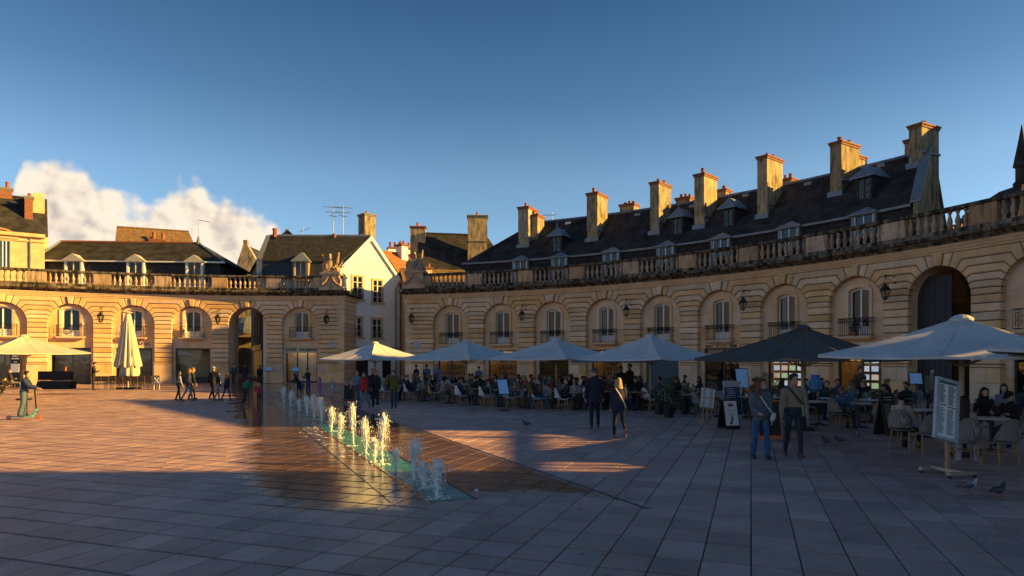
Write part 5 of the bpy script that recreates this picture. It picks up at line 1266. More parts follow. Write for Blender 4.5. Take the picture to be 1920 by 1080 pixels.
def make_body(pose):
    g = pose.get; B = Body()
    sit = g('sit', False); fem = g('fem', False); bulk = g('bulk', 1.0); coat = g('coat', None); wide = g('wide', 1.0)
    zp = .50 if sit else .93 - g('sink', 0.0)
    lean = g('lean', 0.05 if not sit else -0.12)         # forward positive
    hipw = .085 if not fem else .09
    pel = V3(0, 0, zp)
    def sp(h, fwd=0.0):                                    # point along the spine
        return pel + V3(0, sin(lean) * h + fwd, cos(lean) * h)
    sw = (.185 if not fem else .158) * bulk
    T = lambda c, rx, ry, l: (tuple(c), rx * bulk, ry * bulk, l)
    tl = 1
    hip = .165 if not fem else .17
    B.rings([T(sp(-.10), .10, .09, 2), T(sp(-.04), hip * .97, .12, 2), T(sp(.03), hip, .125, 2 if not coat else 1), T(sp(.10), .150 if not fem else .14, .112, 1), T(sp(.22), .145 if not fem else .125, .105, 1),
             T(sp(.34), .165 if not fem else .145, .118 if not fem else .125, 1), T(sp(.43), .172 if not fem else .148, .112, 1), T(sp(.495), .135, .085, 1), T(sp(.535), .062, .058, 1)])
    if coat:                                                # loose hem
        zc = coat
        B.rings([T(sp(-zc), hip + .035, .155, 1), T(sp(-zc + .05), hip + .04, .16, 1), T(sp(.08), hip + .01, .14, 1), T(sp(.30), .165, .13, 1), T(sp(.44), .165, .118, 1)])
    # head
    hy = g('head_yaw', 0.0); hp = g('head_pitch', 0.0)
    nb = sp(.53); hd = sp(.685, .02 + sin(hp) * .05) + V3(0, 0, -abs(sin(hp)) * .03)
    B.limb(nb, nb.lerp(hd, .55), .056, .052, 0)
    fwd = V3(sin(hy) * cos(hp), cos(hy) * cos(hp), -sin(hp)); side = V3(cos(hy), -sin(hy), 0); up = side.cross(fwd)
    def HP(a, b, c): return hd + side * a + fwd * b + up * c
    M_ = Matrix((side, fwd, up)).transposed().to_4x4(); M_.translation = hd; B.mb.xf = M_
    B.mb.ball((0, -.005, .025), (.076, .095, .095), 14, 10); B.mb.ball((0, .022, -.045), (.058, .068, .07), 12, 8)
    B.mb.ball((0, .094, -.012), (.012, .018, .022), 6, 5); B.mb.ball((0, .082, -.062), (.024, .016, .012), 6, 5); B.mb.ball((0, .074, -.098), (.026, .02, .018), 6, 5)
    for sx in (-1, 1): B.mb.ball((sx * .078, -.01, -.01), (.012, .022, .032), 6, 5)
    B.mb.xf = None; B.seg.append((hd, hd, .10, .10, 0))
    B.extra.xf = M_
    for sx in (-1, 1): B.extra.ball((sx * .031, .083, .008), (.013, .009, .008), 6, 4); B.extra.box((sx * .031, .090, .028), (.034, .008, .007))
    B.extra.box((0, .0975, -.063), (.036, .006, .006)); B.extra.xf = None
    B.joint['head'] = (hd, M_)
    # arms: (upper pitch fwd, out, elbow bend, inward twist)
    for sx, key in ((-1, 'armL'), (1, 'armR')):
        pf, out, bend, tw = g(key, (0.08, .12, .25, 0.0))
        sh = sp(.455) + V3(sx * sw, 0, 0)
        ud = V3(sx * sin(out) * cos(pf), sin(pf), -cos(out) * cos(pf)).normalized()
        el = sh + ud * .285
        fd = V3(sx * (sin(out) * .6 - tw), sin(pf + bend), -cos(pf + bend)).normalized(); wr = el + fd * .25
        ra = .056 * bulk * wide
        B.limb(sh, el, ra, ra * .82, 1); B.limb(el, wr - fd * .02, ra * .82, ra * .66, 1 if not g('short', False) else 0)
        hc = wr + fd * .045; B.limb(wr - fd * .01, wr + fd * .055, .027, .034, 0, flat=.7); B.joint[key] = (hc, fd)
        sd_ = V3(0, 1, 0) if abs(fd.y) < .8 else V3(1, 0, 0); ac = (sd_ - fd * fd.dot(sd_)).normalized(); cu = fd.cross(ac) * (-sx)
        hm = B.extra_f = getattr(B, 'extra_f', MB())
        for k, (o, ln) in enumerate(((-.026, .062), (-.009, .075), (.009, .072), (.026, .058))):
            b0 = wr + fd * .075 + ac * o; b1 = b0 + fd * ln * .5 + cu * .006; b2 = b1 + fd * ln * .4 + cu * .020
            hm.tube([b0, b1, b2], [.0095, .009, .007], 5)
        b0 = wr + fd * .03 + ac * .032; hm.tube([b0, b0 + fd * .03 + ac * .022, b0 + fd * .058 + ac * .020 + cu * .012], [.011, .010, .008], 5)
    # legs: (thigh fwd, knee bend, out)
    for sx, key in ((-1, 'legL'), (1, 'legR')):
        tf, kb, out = g(key, (0.0, 0.05, 0.03) if not sit else (1.42, 1.42, .10))
        hj = pel + V3(sx * hipw, 0, -.02)
        td = V3(sx * sin(out) , sin(tf), -cos(tf)).normalized(); kn = hj + td * .43
        cd = V3(sx * sin(out) * .3, sin(tf - kb), -cos(tf - kb)).normalized(); an = kn + cd * .40
        rl = (.088 if not fem else .084) * g('legbulk', 1.0); flare = g('flare', 1.0)
        B.limb(hj, kn, rl, rl * .72, 2); B.limb(kn, an, rl * .70, rl * .55 * flare, 2)
        fa = g(key + '_foot', 0.0)                           # foot pitch, heel up positive
        fdv = V3(sx * .12, cos(fa), -sin(fa)).normalized(); hl = an + V3(0, -.02, -.035)
        B.limb(hl + fdv * -.02 + V3(0, 0, -.02), hl + fdv * .15 + V3(0, 0, -.035), .045, .038, 3); B.joint[key] = an
    return B

def hair_mesh(style, B):
    key = style
    hd, M_ = B.joint['head']; mb = MB(); mb.xf = M_
    n = 14
    if style == 'bald': return None
    if style in ('short', 'crop'):
        t = .012 if style == 'crop' else .022
        vs = []; R = 9
        for j in range(R):
            ph = pi / 2 - (pi * .60) * j / (R - 1)
            for k in range(n):
                th = 2 * pi * k / n; back = -sin(th)
                ph2 = ph if back > -.2 else max(ph, .34 + .25 * (-back - .2))
                w = 1 + t * 8 * (.5 + .5 * rnd.random() * .3)
                vs.append(((.076 + t) * cos(ph2) * cos(th) * 1.02, (.096 + t) * cos(ph2) * sin(th) - .006, .025 + (.095 + t * 1.1) * sin(ph2)))
        fs = [(j * n + k, j * n + (k + 1) % n, (j + 1) * n + (k + 1) % n, (j + 1) * n + k) for j in range(R - 1) for k in range(n)] + [tuple(range(n))]
        mb.add(vs, fs)
    elif style in ('long', 'bob', 'verylong'):
        L_ = {'bob': .20, 'long': .36, 'verylong': .50}[style]
        vs = []; R = 14; n = 22
        for j in range(R):
            for k in range(n):
                th = 2 * pi * k / n; back = -sin(th); t = .022
                if j < 7:
                    ph = pi / 2 - (pi / 2) * j / 6; x, y, z = (.078 + t) * cos(ph) * cos(th), (.097 + t) * cos(ph) * sin(th) - .008, .022 + (.097 + t) * sin(ph)
                    if back < -.35: z = max(z, .055 + .03 * (-back))
                else:
                    q = (j - 6) / (R - 7); wv = 1 + .10 * sin(k * 2.3 + j * .9) * q
                    x = (.100 + .022 * q) * cos(th) * wv; y = (.117 + .01 * q) * sin(th) * wv - .012 - .035 * q; z = .022 - L_ * q
                    if back < -.35: y = min(y, .03); z = max(z, .05) if back < -.6 else z; x = x * 1.0
                vs.append((x, y, z + rnd.uniform(-.006, .006)))
        fs = [(j * n + k, j * n + (k + 1) % n, (j + 1) * n + (k + 1) % n, (j + 1) * n + k) for j in range(R - 1) for k in range(n)] + [tuple(range(n))]
        keep = []
        for f in fs:
            yy = sum(vs[i][1] for i in f) / len(f); zz = sum(vs[i][2] for i in f) / len(f)
            if len(f) == 4 and zz < .045 and yy > .02: continue       # leave the face open
            keep.append(f)
        mb.add(vs, keep)
    elif style == 'cap':
        vs = []; R = 6
        for j in range(R):
            ph = pi / 2 - (pi / 2 - .12) * j / (R - 1)
            for k in range(n): th = 2 * pi * k / n; vs.append((.094 * cos(ph) * cos(th), .113 * cos(ph) * sin(th) - .004, .040 + .10 * sin(ph)))
        fs = [(j * n + k, j * n + (k + 1) % n, (j + 1) * n + (k + 1) % n, (j + 1) * n + k) for j in range(R - 1) for k in range(n)] + [tuple(range(n))]
        mb.add(vs, fs); mb.add([(-.07, .09, .055), (.07, .09, .055), (.05, .185, .040), (-.05, .185, .040), (-.07, .09, .063), (.07, .09, .063), (.05, .185, .048), (-.05, .185, .048)], [(3, 2, 1, 0), (4, 5, 6, 7), (0, 1, 5, 4), (1, 2, 6, 5), (2, 3, 7, 6), (3, 0, 4, 7)])
    elif style == 'bun':
        mb.ball((0, -.012, .035), (.090, .106, .100), 14, 9); mb.ball((0, -.11, .07), .05, 10, 7)
        mb.v = mb.v
    return mb.mesh('hair', None, True)

def bake_bodies(defs):
    """defs: {key: (pose, voxel)}; all remeshed in one depsgraph pass"""
    tmp = []
    for key, (pose, vox) in defs.items():
        B = make_body(pose); me = B.mb.mesh('b_' + key); o = bpy.data.objects.new('tmp', me); COL.objects.link(o)
        m = o.modifiers.new('r', 'REMESH'); m.mode = 'VOXEL'; m.voxel_size = vox; m.use_smooth_shade = True
        s_ = o.modifiers.new('s', 'SMOOTH'); s_.factor = .5; s_.iterations = 3
        tmp.append((key, o, B, pose, vox))
    dg = bpy.context.evaluated_depsgraph_get()
    for key, o, B, pose, vox in tmp:
        me = bpy.data.meshes.new_from_object(o.evaluated_get(dg)); me.name = 'body'
        n = len(me.polygons); c = np.empty(n * 3); me.polygons.foreach_get('center', c); c = c.reshape(-1, 3)
        best = np.full(n, 1e9); lab = np.zeros(n, int)
        for (p0, p1, r0, r1, l) in B.seg:
            a = np.array(p0); b = np.array(p1); d = b - a; q = d @ d
            t = np.clip(((c - a) @ d) / q, 0, 1) if q > 1e-12 else np.zeros(n)
            dist = np.linalg.norm(c - (a + t[:, None] * d), axis=1) - (r0 + (r1 - r0) * t)
            m = dist < best; best[m] = dist[m]; lab[m] = l
        if pose.get('fine', True):
            # append eyes, mouth and fingers
            bm = bmesh.new(); bm.from_mesh(me)
            for f, l in zip(bm.faces, lab): f.material_index = int(l)
            for src, ml in ((B.extra, 4), (getattr(B, 'extra_f', MB()), 0)):
                vs = [bm.verts.new(v) for v in src.v]
                for f in src.f:
                    try: nf = bm.faces.new([vs[i] for i in f]); nf.material_index = ml; nf.smooth = True
                    except ValueError: pass
            bm.to_mesh(me); bm.free()
        else: me.polygons.foreach_set('material_index', lab.astype('i'))
        for _ in range(5 - len(me.materials)): me.materials.append(None)
        me.polygons.foreach_set('use_smooth', [True] * len(me.polygons))
        BODIES[key] = (me, B)
    for key, o, B, pose, vox in tmp:
        m = o.data; bpy.data.objects.remove(o); bpy.data.meshes.remove(m)
def cloth(col, kind='cloth'):
    k = '%s %.3f %.3f %.3f' % (kind, *col)
    if kind == 'jeans': return mat(k, col, .85, .4, 7, bump=1.0, bscale=11, stretch=(1, 1, .45))
    return mat(k, col, .9, .3, 6, bump=1.0, bscale=9, stretch=(1, 1, .5))
EYE = mat('eye and brow', (.02, .015, .012), .5)
def hairm(col): return mat('hair %.3f %.3f %.3f' % col, col, .55, .6, 30, stretch=(1, 1, .25), spec=.3, bump=.6, bscale=60)
SKIN = [(.52, .31, .22), (.45, .26, .18), (.36, .20, .13), (.58, .36, .27)]
def person(label, key, loc, rz, scale, top, trou, shoe=(.05, .04, .035), hair=(.03, .02, .015), style='short', skin=0, group=None, cat='person', jeans=False):
    me, B = BODIES[key]
    o = bpy.data.objects.new('person', me); COL.objects.link(o)
    o.location = loc; o.rotation_euler = (0, 0, rz); o.scale = (scale,) * 3
    tag(o, label, cat, group)
    sk = mat('skin %d' % skin, SKIN[skin], .55, .15, 12)
    for i, m in enumerate((sk, cloth(top), cloth(trou, 'jeans' if jeans else 'cloth'), mat('shoe %.2f %.2f %.2f' % shoe, shoe, .6), EYE)):
        o.material_slots[i].link = 'OBJECT'; o.material_slots[i].material = m
    if style != 'bald':
        hk = (key, style)
        if hk not in HAIRS: HAIRS[hk] = hair_mesh(style, B)
        h = inst('cap' if style == 'cap' else 'hair', HAIRS[hk], o)
        if not HAIRS[hk].materials: HAIRS[hk].materials.append(None)
        h.material_slots[0].link = 'OBJECT'; h.material_slots[0].material = cloth(hair) if style == 'cap' else hairm(hair)
        if style == 'cap':
            hk2 = (key, 'crop')
            if hk2 not in HAIRS: HAIRS[hk2] = hair_mesh('crop', B); HAIRS[hk2].materials.append(None)
            h2 = inst('hair', HAIRS[hk2], o); h2.material_slots[0].link = 'OBJECT'; h2.material_slots[0].material = hairm((.12, .09, .06))
    return o
def face_to(loc, target): return atan2(-(target[0] - loc[0]), target[1] - loc[1])

W_ = dict   # pose shorthand
POSES = {
    # near couple
    'man_near': (W_(legL=(.20, .12, .05), legR=(-.18, .22, .05), legR_foot=.35, armL=(-.10, .18, .20, .0), armR=(.10, .20, .25, .0), head_yaw=-.75, wide=1.18, bulk=1.04, lean=.02), .0125),
    'woman_near': (W_(fem=True, legL=(.10, .06, .05), legR=(-.10, .14, .05), legR_foot=.2, armL=(-.06, .16, .15, 0), armR=(.12, .22, 1.0, .45), head_yaw=-.85, wide=1.25, coat=.02, flare=1.35, lean=.02), .0125),
    'man_back': (W_(legL=(-.10, .10, .05), legR=(.12, .08, .05), legL_foot=.15, armL=(-.06, .16, .12, 0), armR=(.08, .16, .15, 0), wide=1.15, bulk=1.05, coat=.20, head_yaw=-.5), .015),
    'woman_back': (W_(fem=True, legL=(.25, .08, .03), legR=(-.30, .75, .03), legR_foot=1.1, armL=(.05, .14, .2, 0), armR=(.2, .2, 1.3, .4), wide=1.2, coat=.16), .015),
    # walkers
    'walk_a': (W_(legL=(.28, .10, .03), legR=(-.28, .30, .03), legR_foot=.5, armL=(-.22, .14, .3, 0), armR=(.25, .14, .35, 0), wide=1.1, lean=.06), .02),
    'walk_f': (W_(fem=True, legL=(-.24, .28, .03), legR=(.26, .08, .03), legL_foot=.5, armL=(.22, .14, .35, 0), armR=(-.2, .14, .3, 0), wide=1.12, lean=.05, coat=.05), .02),
    'walk_g': (W_(fem=True, legL=(.18, .06, .03), legR=(-.16, .18, .03), legR_foot=.3, armL=(-.1, .12, .2, 0), armR=(.12, .12, .25, 0), wide=1.0, lean=.03), .02),
    'stand_a': (W_(legL=(.03, .04, .06), legR=(-.03, .05, .06), armL=(.0, .12, .25, 0), armR=(.05, .12, .25, 0), wide=1.12, coat=.08), .02),
    'stand_c': (W_(legL=(.02, .04, .06), legR=(0, .04, .06), armL=(.35, .12, 1.6, .5), armR=(.35, .12, 1.6, .5), wide=1.1, head_pitch=.35), .02),
    'stand_p': (W_(legL=(.12, .10, .05), legR=(-.14, .2, .05), legR_foot=.3, armL=(.05, .2, .35, 0), armR=(.35, .30, 2.3, .3), wide=1.15, coat=.06), .02),
    'bend': (W_(fem=True, legL=(.05, .1, .04), legR=(-.1, .15, .04), armL=(.7, .15, .5, .1), armR=(.6, .2, .6, .1), lean=.45, head_pitch=.3, coat=.14, wide=1.15), .02),
    'scoot': (W_(legL=(.06, .10, .02), legR=(-.06, .16, .02), armL=(.50, .14, .75, .0), armR=(.55, .14, .75, 0), lean=.12, wide=1.4, bulk=1.2, flare=1.6, legbulk=1.25, head_yaw=-.2), .015),
    'scoot2': (W_(legL=(.35, .7, .02), legR=(-.2, .5, .02), armL=(.9, .14, .6, .0), armR=(.9, .14, .6, 0), lean=.3, wide=1.2, bulk=1.1), .02),
    'toddler': (W_(legL=(.1, .1, .05), legR=(-.1, .15, .05), armL=(.1, .35, .2, 0), armR=(.1, .35, .2, 0), bulk=1.35, wide=1.3, legbulk=1.1, coat=.02), .025),
    # seated
    'sit_a': (W_(sit=True, armL=(.55, .18, .95, .2), armR=(.55, .18, .95, .2), lean=.10, wide=1.12), .022),
    'sit_b': (W_(sit=True, armL=(.2, .22, 1.5, .6), armR=(.2, .22, 1.5, .6), lean=-.18, wide=1.1, head_yaw=.6, legR=(1.45, 1.1, .05)), .022),
    'sit_c': (W_(sit=True, fem=True, armL=(.5, .15, 1.9, .25), armR=(.45, .18, 1.0, .2), lean=.06, wide=1.08, head_pitch=.2), .022),
    'sit_d': (W_(sit=True, fem=True, armL=(.4, .2, .8, .2), armR=(.6, .2, 1.9, .1), lean=.22, head_yaw=-.5, wide=1.15), .022),
    'sit_near': (W_(sit=True, fem=True, armL=(.25, .20, 1.45, .55), armR=(.25, .20, 1.45, .55), lean=-.20, wide=1.22, head_yaw=-.35, flare=1.3), .015),
    'sit_phone': (W_(sit=True, armL=(.6, .15, 1.2, .3), armR=(.6, .15, 1.2, .3), lean=.16, head_pitch=.45, wide=1.2), .017),
    'crouch': (W_(sit=True, armL=(.8, .15, .6, .1), armR=(.8, .15, .6, .1), lean=.6, head_pitch=.3, wide=1.15, legL=(1.75, 2.3, .1), legR=(1.3, 2.1, .1)), .022),
}
for k_ in POSES: POSES[k_][0]['fine'] = POSES[k_][1] < .021
bake_bodies(POSES)
# ------------------------------------------------------------------ parasols, chairs, tables
CANVAS = mat('white canvas', (.55, .54, .55), .85, .16, 1.6, bump=.5, bscale=2.5)
CANVASB = mat('charcoal canvas', (.075, .068, .066), .9, .35, 3, stretch=(6, 6, 1))
CANVASC = mat('cream canvas', (.56, .48, .38), .85, .08, 2.5)
CANVASBK = mat('black canvas', (.008, .008, .009), .8)
ALU = mat('brushed aluminium', (.42, .38, .32), .45, metal=.6)
POLEW = mat('beige painted pole', (.40, .33, .22), .5)
def parasol(label, px, D, half, ze, za, cm, rot=0.0, pm=None, group='parasols over the cafe terraces', x=None):
    X = (px - 960) / F_PX * D if x is None else x
    t = thing('parasol', label, 'parasol', (X, D, 0), rot, group)
    cor = [(half, 0), (0, half), (-half, 0), (0, -half)]
    mb = MB(); NU, NV = 10, 6; vs = []; fs = []
    def P(i, u, v):
        a = Vector(cor[i]); b = Vector(cor[(i + 1) % 4]); e = a.lerp(b, u); e *= (1 - .045 * sin(pi * u))
        p = e * v; sag = -.10 * sin(pi * v) * (1 + .5 * sin(pi * u)) - .05 * sin(pi * u) * v
        rib = .02 * abs(sin(2 * pi * u)) * v
        return (p.x, p.y, za + (ze - za) * v + sag * (za - ze) * .8 - rib)
    for i in range(4):
        b = len(vs)
        for j in range(NV + 1):
            for k in range(NU + 1): vs.append(P(i, k / NU, .045 + .955 * j / NV))
        for j in range(NV):
            for k in range(NU):
                q = b + j * (NU + 1) + k; fs.append((q, q + NU + 1, q + NU + 2, q + 1))
    mb.add(vs, fs); n = len(vs); low = [(x, y, z - .012) for x, y, z in vs]; mb.add(low, [tuple(reversed(f)) for f in fs])
    # hem that closes the edge
    for i in range(4):
        e = [P(i, k / NU, 1.0) for k in range(NU + 1)]
        mb.add([(x * 1.001, y * 1.001, z) for x, y, z in e] + [(x * 1.001, y * 1.001, z - .05) for x, y, z in e], [(k, k + 1, NU + 2 + k, NU + 1 + k) for k in range(NU)])
    can = mb.build('canopy', cm, t)
    mb = MB()
    for i in range(4):
        for u_ in (0.0, .25, .5, .75): mb.tube([(x_, y_, z_ + .004) for x_, y_, z_ in [P(i, u_, .05 + .95 * q / 6) for q in range(7)]], .011 if u_ == 0 else .007, 4)
    mb.build('seam', cm, can)
    mb = MB(); mb.lathe([(.20 * half / 3, za - .10), (.22 * half / 3, za - .03), (.14, za + .03), (.03, za + .06)], 12); mb.build('cap', cm, can)
    mb = MB(); mb.tube([(0, 0, 0), (0, 0, za - .05)], .05, 10); mb.build('pole', pm or POLEW, t)
    for k in range(8):
        a = Vector(cor[k // 2]) if k % 2 == 0 else Vector(cor[k // 2]).lerp(Vector(cor[(k // 2 + 1) % 4]), .5) * .955
        mb = MB(); mb.tube([(0, 0, za - .24), (a.x * .97, a.y * .97, ze - .06)], .018, 4); mb.tube([(0, 0, ze - .25), (a.x * .5, a.y * .5, (za + ze) / 2 - .10)], .014, 4); mb.build('rib', ALU, t)
    mb = MB(); mb.box((0, 0, .05), (.5, .5, .08)); mb.lathe([(.10, .10), (.10, .35), (.06, .4)], 10); mb.build('base', IRON, t)
    return t
parasol('white square parasol nearest the white house, sunlit on its left slope', 703, 38.0, 3.0, 2.07, 2.98, CANVAS, .12)
parasol('white square parasol second from the white house', 874, 33.5, 3.25, 2.06, 2.95, CANVAS, .12)
parasol('white square parasol in the middle of the terrace row', 1043, 31.0, 3.2, 2.08, 2.95, CANVAS, .06)
parasol('white square parasol just left of the charcoal one', 1219, 28.0, 3.05, 2.06, 3.02, CANVAS, -.08)
parasol('charcoal square parasol between two white ones', 1505, 19.5, 3.05, 2.04, 2.95, CANVASB, -.06)
parasol('largest white parasol standing over the menu frame', 1803, 14.3, 3.05, 2.10, 2.90, CANVAS, .03)
parasol('white parasol cut by the right edge of the picture', 2120, 11.0, 2.4, 2.19, 2.95, CANVAS, .05)
parasol('cream open parasol at the left edge before the sunlit arcade', 45, 34.0, 3.15, 2.36, 3.22, CANVASC, .10, group=None)
parasol('low grey parasol tucked behind the white row', 1150, 36.5, 2.4, 1.95, 2.55, mat('grey canvas', (.20, .19, .18), .9, .1, 3), .3)
def folded():
    D = 47.0; X = (240 - 960) / F_PX * D
    t = thing('parasol', 'tall folded cream parasol behind the stacked brown chairs', 'parasol', (X, D, 0))
    mb = MB(); n = 56; lv = [(5.25, .10), (5.1, .18), (4.2, .32), (3.2, .46), (2.2, .62), (1.65, .72), (1.55, .70)]; vs = []
    for (z, r) in lv:
        for k in range(n):
            a = 2 * pi * k / n; f = 1 + .22 * cos(a * 14) * min(1, (5.3 - z) / 1.5); zz = z + (.12 * sin(a * 7) if z < 1.7 else 0)
            vs.append((r * f * cos(a), r * f * sin(a), zz))
    mb.add(vs, [(j * n + k, j * n + (k + 1) % n, (j + 1) * n + (k + 1) % n, (j + 1) * n + k) for j in range(len(lv) - 1) for k in range(n)] + [tuple(range(n))])
    mb.build('canopy', CANVASC, t, smooth=True)
    mb = MB(); vs = []; lv = [(1.8, .50), (1.0, .56), (.85, .52)]; n = 40
    for (z, r) in lv:
        for k in range(n): a = 2 * pi * k / n; f = 1 + .18 * cos(a * 9); vs.append((r * f * cos(a) + .12, r * f * sin(a), z + .1 * sin(a * 3)))
    mb.add(vs, [(j * n + k, j * n + (k + 1) % n, (j + 1) * n + (k + 1) % n, (j + 1) * n + k) for j in range(2) for k in range(n)]); mb.build('canopy_tail', CANVASC, t, smooth=True)
    mb = MB(); mb.lathe([(.18, 5.2), (.30, 5.24), (.30, 5.28), (.05, 5.36)], 14); mb.build('cap', CANVASC, t)
    mb = MB(); mb.tube([(0, 0, 0), (0, 0, 5.2)], .06, 8); mb.build('pole', POLEW, t)
    mb = MB(); mb.box((0, 0, .06), (1.1, 1.1, .12)); mb.build('base', IRON, t)
folded()

def weave(name, c1, c2, scale):
    m = bpy.data.materials.new(name); m.use_nodes = True; nt = m.node_tree; N = nt.nodes; L = nt.links; b = N['Principled BSDF']; b.inputs['Roughness'].default_value = .6
    tc = N.new('ShaderNodeTexCoord'); mp = N.new('ShaderNodeMapping'); mp.inputs['Rotation'].default_value = (.6, .5, .78); L.new(tc.outputs['Object'], mp.inputs['Vector'])
    ck = N.new('ShaderNodeTexChecker'); L.new(mp.outputs[0], ck.inputs['Vector']); ck.inputs['Scale'].default_value = scale; ck.inputs['Color1'].default_value = (*c1, 1); ck.inputs['Color2'].default_value = (*c2, 1)
    L.new(ck.outputs['Color'], b.inputs['Base Color']); MATS[name] = m; return m
CH = {'white': (weave('white weave', (.58, .56, .56), (.44, .43, .44), 70), mat('bamboo light', (.36, .22, .10), .5, .2, 15), 'white woven bistro chair'),
      'wicker': (weave('wicker weave', (.36, .19, .07), (.24, .12, .045), 80), mat('dark chair leg', (.03, .025, .02), .5), 'brown wicker chair'),
      'grey': (mat('grey sling', (.17, .17, .19), .7, .1, 6), mat('dark chair leg', (.03, .025, .02), .5), 'grey cafe chair'),
      'rattan': (weave('black and white weave', (.34, .31, .27), (.012, .012, .014), 85), mat('bamboo', (.30, .17, .065), .5, .25, 14), 'black and white rattan chair')}
def chair_proto(kind):
    """seat towards +Y, back at -Y"""
    wm, lm, nm = CH[kind]
    t = empty(kind)
    mb = MB(); n = 12; top = []
    for k in range(n): a = 2 * pi * k / n; top.append((.225 * cos(a) * (1.0), .215 * sin(a) + .0, .45))
    mb.add(top + [(x, y, .425) for x, y, z in top], [tuple(range(n)), tuple(range(2 * n - 1, n - 1, -1))] + [(k, n + k, n + (k + 1) % n, (k + 1) % n) for k in range(n)]); parts = [('seat', mb.mesh('seat', wm))]
    # rounded back: hoop and woven infill
    hoop = []; 
    for k in range(13):
        a = pi * k / 12; x = .235 * cos(a); z = .60 + .29 * sin(a) if 0 < k < 12 else .44; y = -.175 - .10 * (z - .44) / .45 - .035 * sin(a); hoop.append((x, y, z))
    hoop = [(.225, -.12, .44), (.235, -.15, .56)] + hoop[1:-1] + [(-.235, -.15, .56), (-.225, -.12, .44)]
    mb = MB(); mb.tube(hoop, .017, 6); parts.append(('back_frame', mb.mesh('back_frame', wm if kind in ('rattan', 'white') else lm, True)))
    mb = MB(); vs = []; R = 6
    nn = len(hoop)
    for j in range(R + 1):
        for k in range(nn):
            p = Vector(hoop[k]); q = Vector((p.x * .98, p.y, .50)) ; r = p.lerp(q, j / R) if p.z > .5 else p.lerp(Vector((p.x, p.y, .47)), j / R); vs.append((r.x, r.y - .0, r.z))
    fs = [(j * nn + k, j * nn + k + 1, (j + 1) * nn + k + 1, (j + 1) * nn + k) for j in range(R) for k in range(nn - 1)]
    mb.add(vs, fs); mb.add([(x, y - .012, z) for x, y, z in vs], [tuple(reversed(f)) for f in fs]); parts.append(('backrest', mb.mesh('backrest', wm, True)))
    legs = []
    for sx in (-1, 1):
        for (y0, y1) in ((.16, .20), (-.15, -.23)):
            mb = MB(); mb.tube([(sx * .18, y0, .44), (sx * .215, y1, 0)], [.017, .014], 6); legs.append(('leg', mb.mesh('leg', lm)))
    mb = MB()
    for sx in (-1, 1): mb.tube([(sx * .197, .18, .23), (sx * .197, -.19, .23)], .010, 5); mb.tube([(sx * .19, .17, .30), (sx * .205, -.20, .12)], .008, 4)
    mb.tube([(-.195, .18, .25), (.195, .18, .25)], .010, 5); mb.tube([(-.195, -.19, .25), (.195, -.19, .25)], .010, 5)
    legs.append(('stretcher', mb.mesh('stretcher', lm)))
    bpy.data.objects.remove(t)
    return parts + legs
CPROTO = {k: chair_proto(k) for k in CH}
def chair(kind, x, y, rz, label, group):
    t = thing('bistro_chair', label, 'chair', (x, y, 0), rz, group)
    for nm, me in CPROTO[kind]: inst(nm, me, t)
    return t
TT = {'wood': mat('pale table top', (.30, .22, .12), .4, .2, 5), 'white': mat('white table top', (.42, .42, .44), .35), 'dark': mat('dark table top', (.05, .045, .045), .35)}
def table_proto(m):
    mb = MB(); mb.lathe([(.34, .715), (.36, .72), (.36, .745), (.345, .75)], 18); a = mb.mesh('table_top', m)
    mb = MB(); mb.tube([(0, 0, .03), (0, 0, .72)], .028, 8); b = mb.mesh('column', IRON)
    mb = MB()
    for k in range(4): an = pi / 4 + k * pi / 2; mb.tube([(0, 0, .06), (.27 * cos(an), .27 * sin(an), .015)], [.03, .018], 5)
    return (('table_top', a), ('column', b), ('base', mb.mesh('base', IRON)))
TPROTO = {k: table_proto(m) for k, m in TT.items()}
GLASSW = mat('glass tumbler', (.55, .50, .40), .1, trans=.7); AMBER = mat('amber drink', (.45, .20, .03), .2, trans=.4)
def cup_meshes():
    mb = MB(); mb.lathe([(.026, 0), (.030, .11), (.033, .14)], 8); a = mb.mesh('glass', AMBER)
    mb = MB(); mb.lathe([(.03, 0), (.038, .03), (.040, .07)], 8); b = mb.mesh('cup', WHITEP); return a, b
CUPS = cup_meshes()

# ---- cafe terrace
ORD = ['first', 'second', 'third', 'fourth', 'fifth', 'sixth', 'seventh', 'eighth', 'ninth', 'tenth', 'eleventh', 'twelfth', 'thirteenth', 'fourteenth', 'fifteenth', 'sixteenth', 'seventeenth', 'eighteenth', 'nineteenth', 'twentieth', 'twenty-first', 'twenty-second', 'twenty-third', 'twenty-fourth', 'twenty-fifth', 'twenty-sixth', 'twenty-seventh', 'twenty-eighth', 'twenty-ninth', 'thirtieth'] + ['thirty-' + w for w in ('first', 'second', 'third', 'fourth', 'fifth', 'sixth', 'seventh', 'eighth', 'ninth')] + ['fortieth'] + ['forty-' + w for w in ('first', 'second', 'third', 'fourth', 'fifth', 'sixth', 'seventh', 'eighth', 'ninth')] + ['fiftieth'] * 9
front = [(655, 744, 'white'), (705, 748, 'white'), (752, 751, 'white'), (795, 753, 'white'), (842, 757, 'wicker'), (893, 760, 'white'), (940, 763, 'white'), (985, 765, 'white'), (1035, 767, 'white'), (1085, 769, 'white'), (1135, 768, 'white'), (1195, 770, 'white'), (1245, 768, 'white'),
         (1292, 777, 'grey'), (1350, 782, 'grey'), (1405, 784, 'grey'), (1458, 786, 'rattan'), (1535, 798, 'rattan'), (1610, 803, 'rattan')]
tr = random.Random(77); cnt = {}; SEATED = []
rowname = ['front', 'second', 'third', 'back']
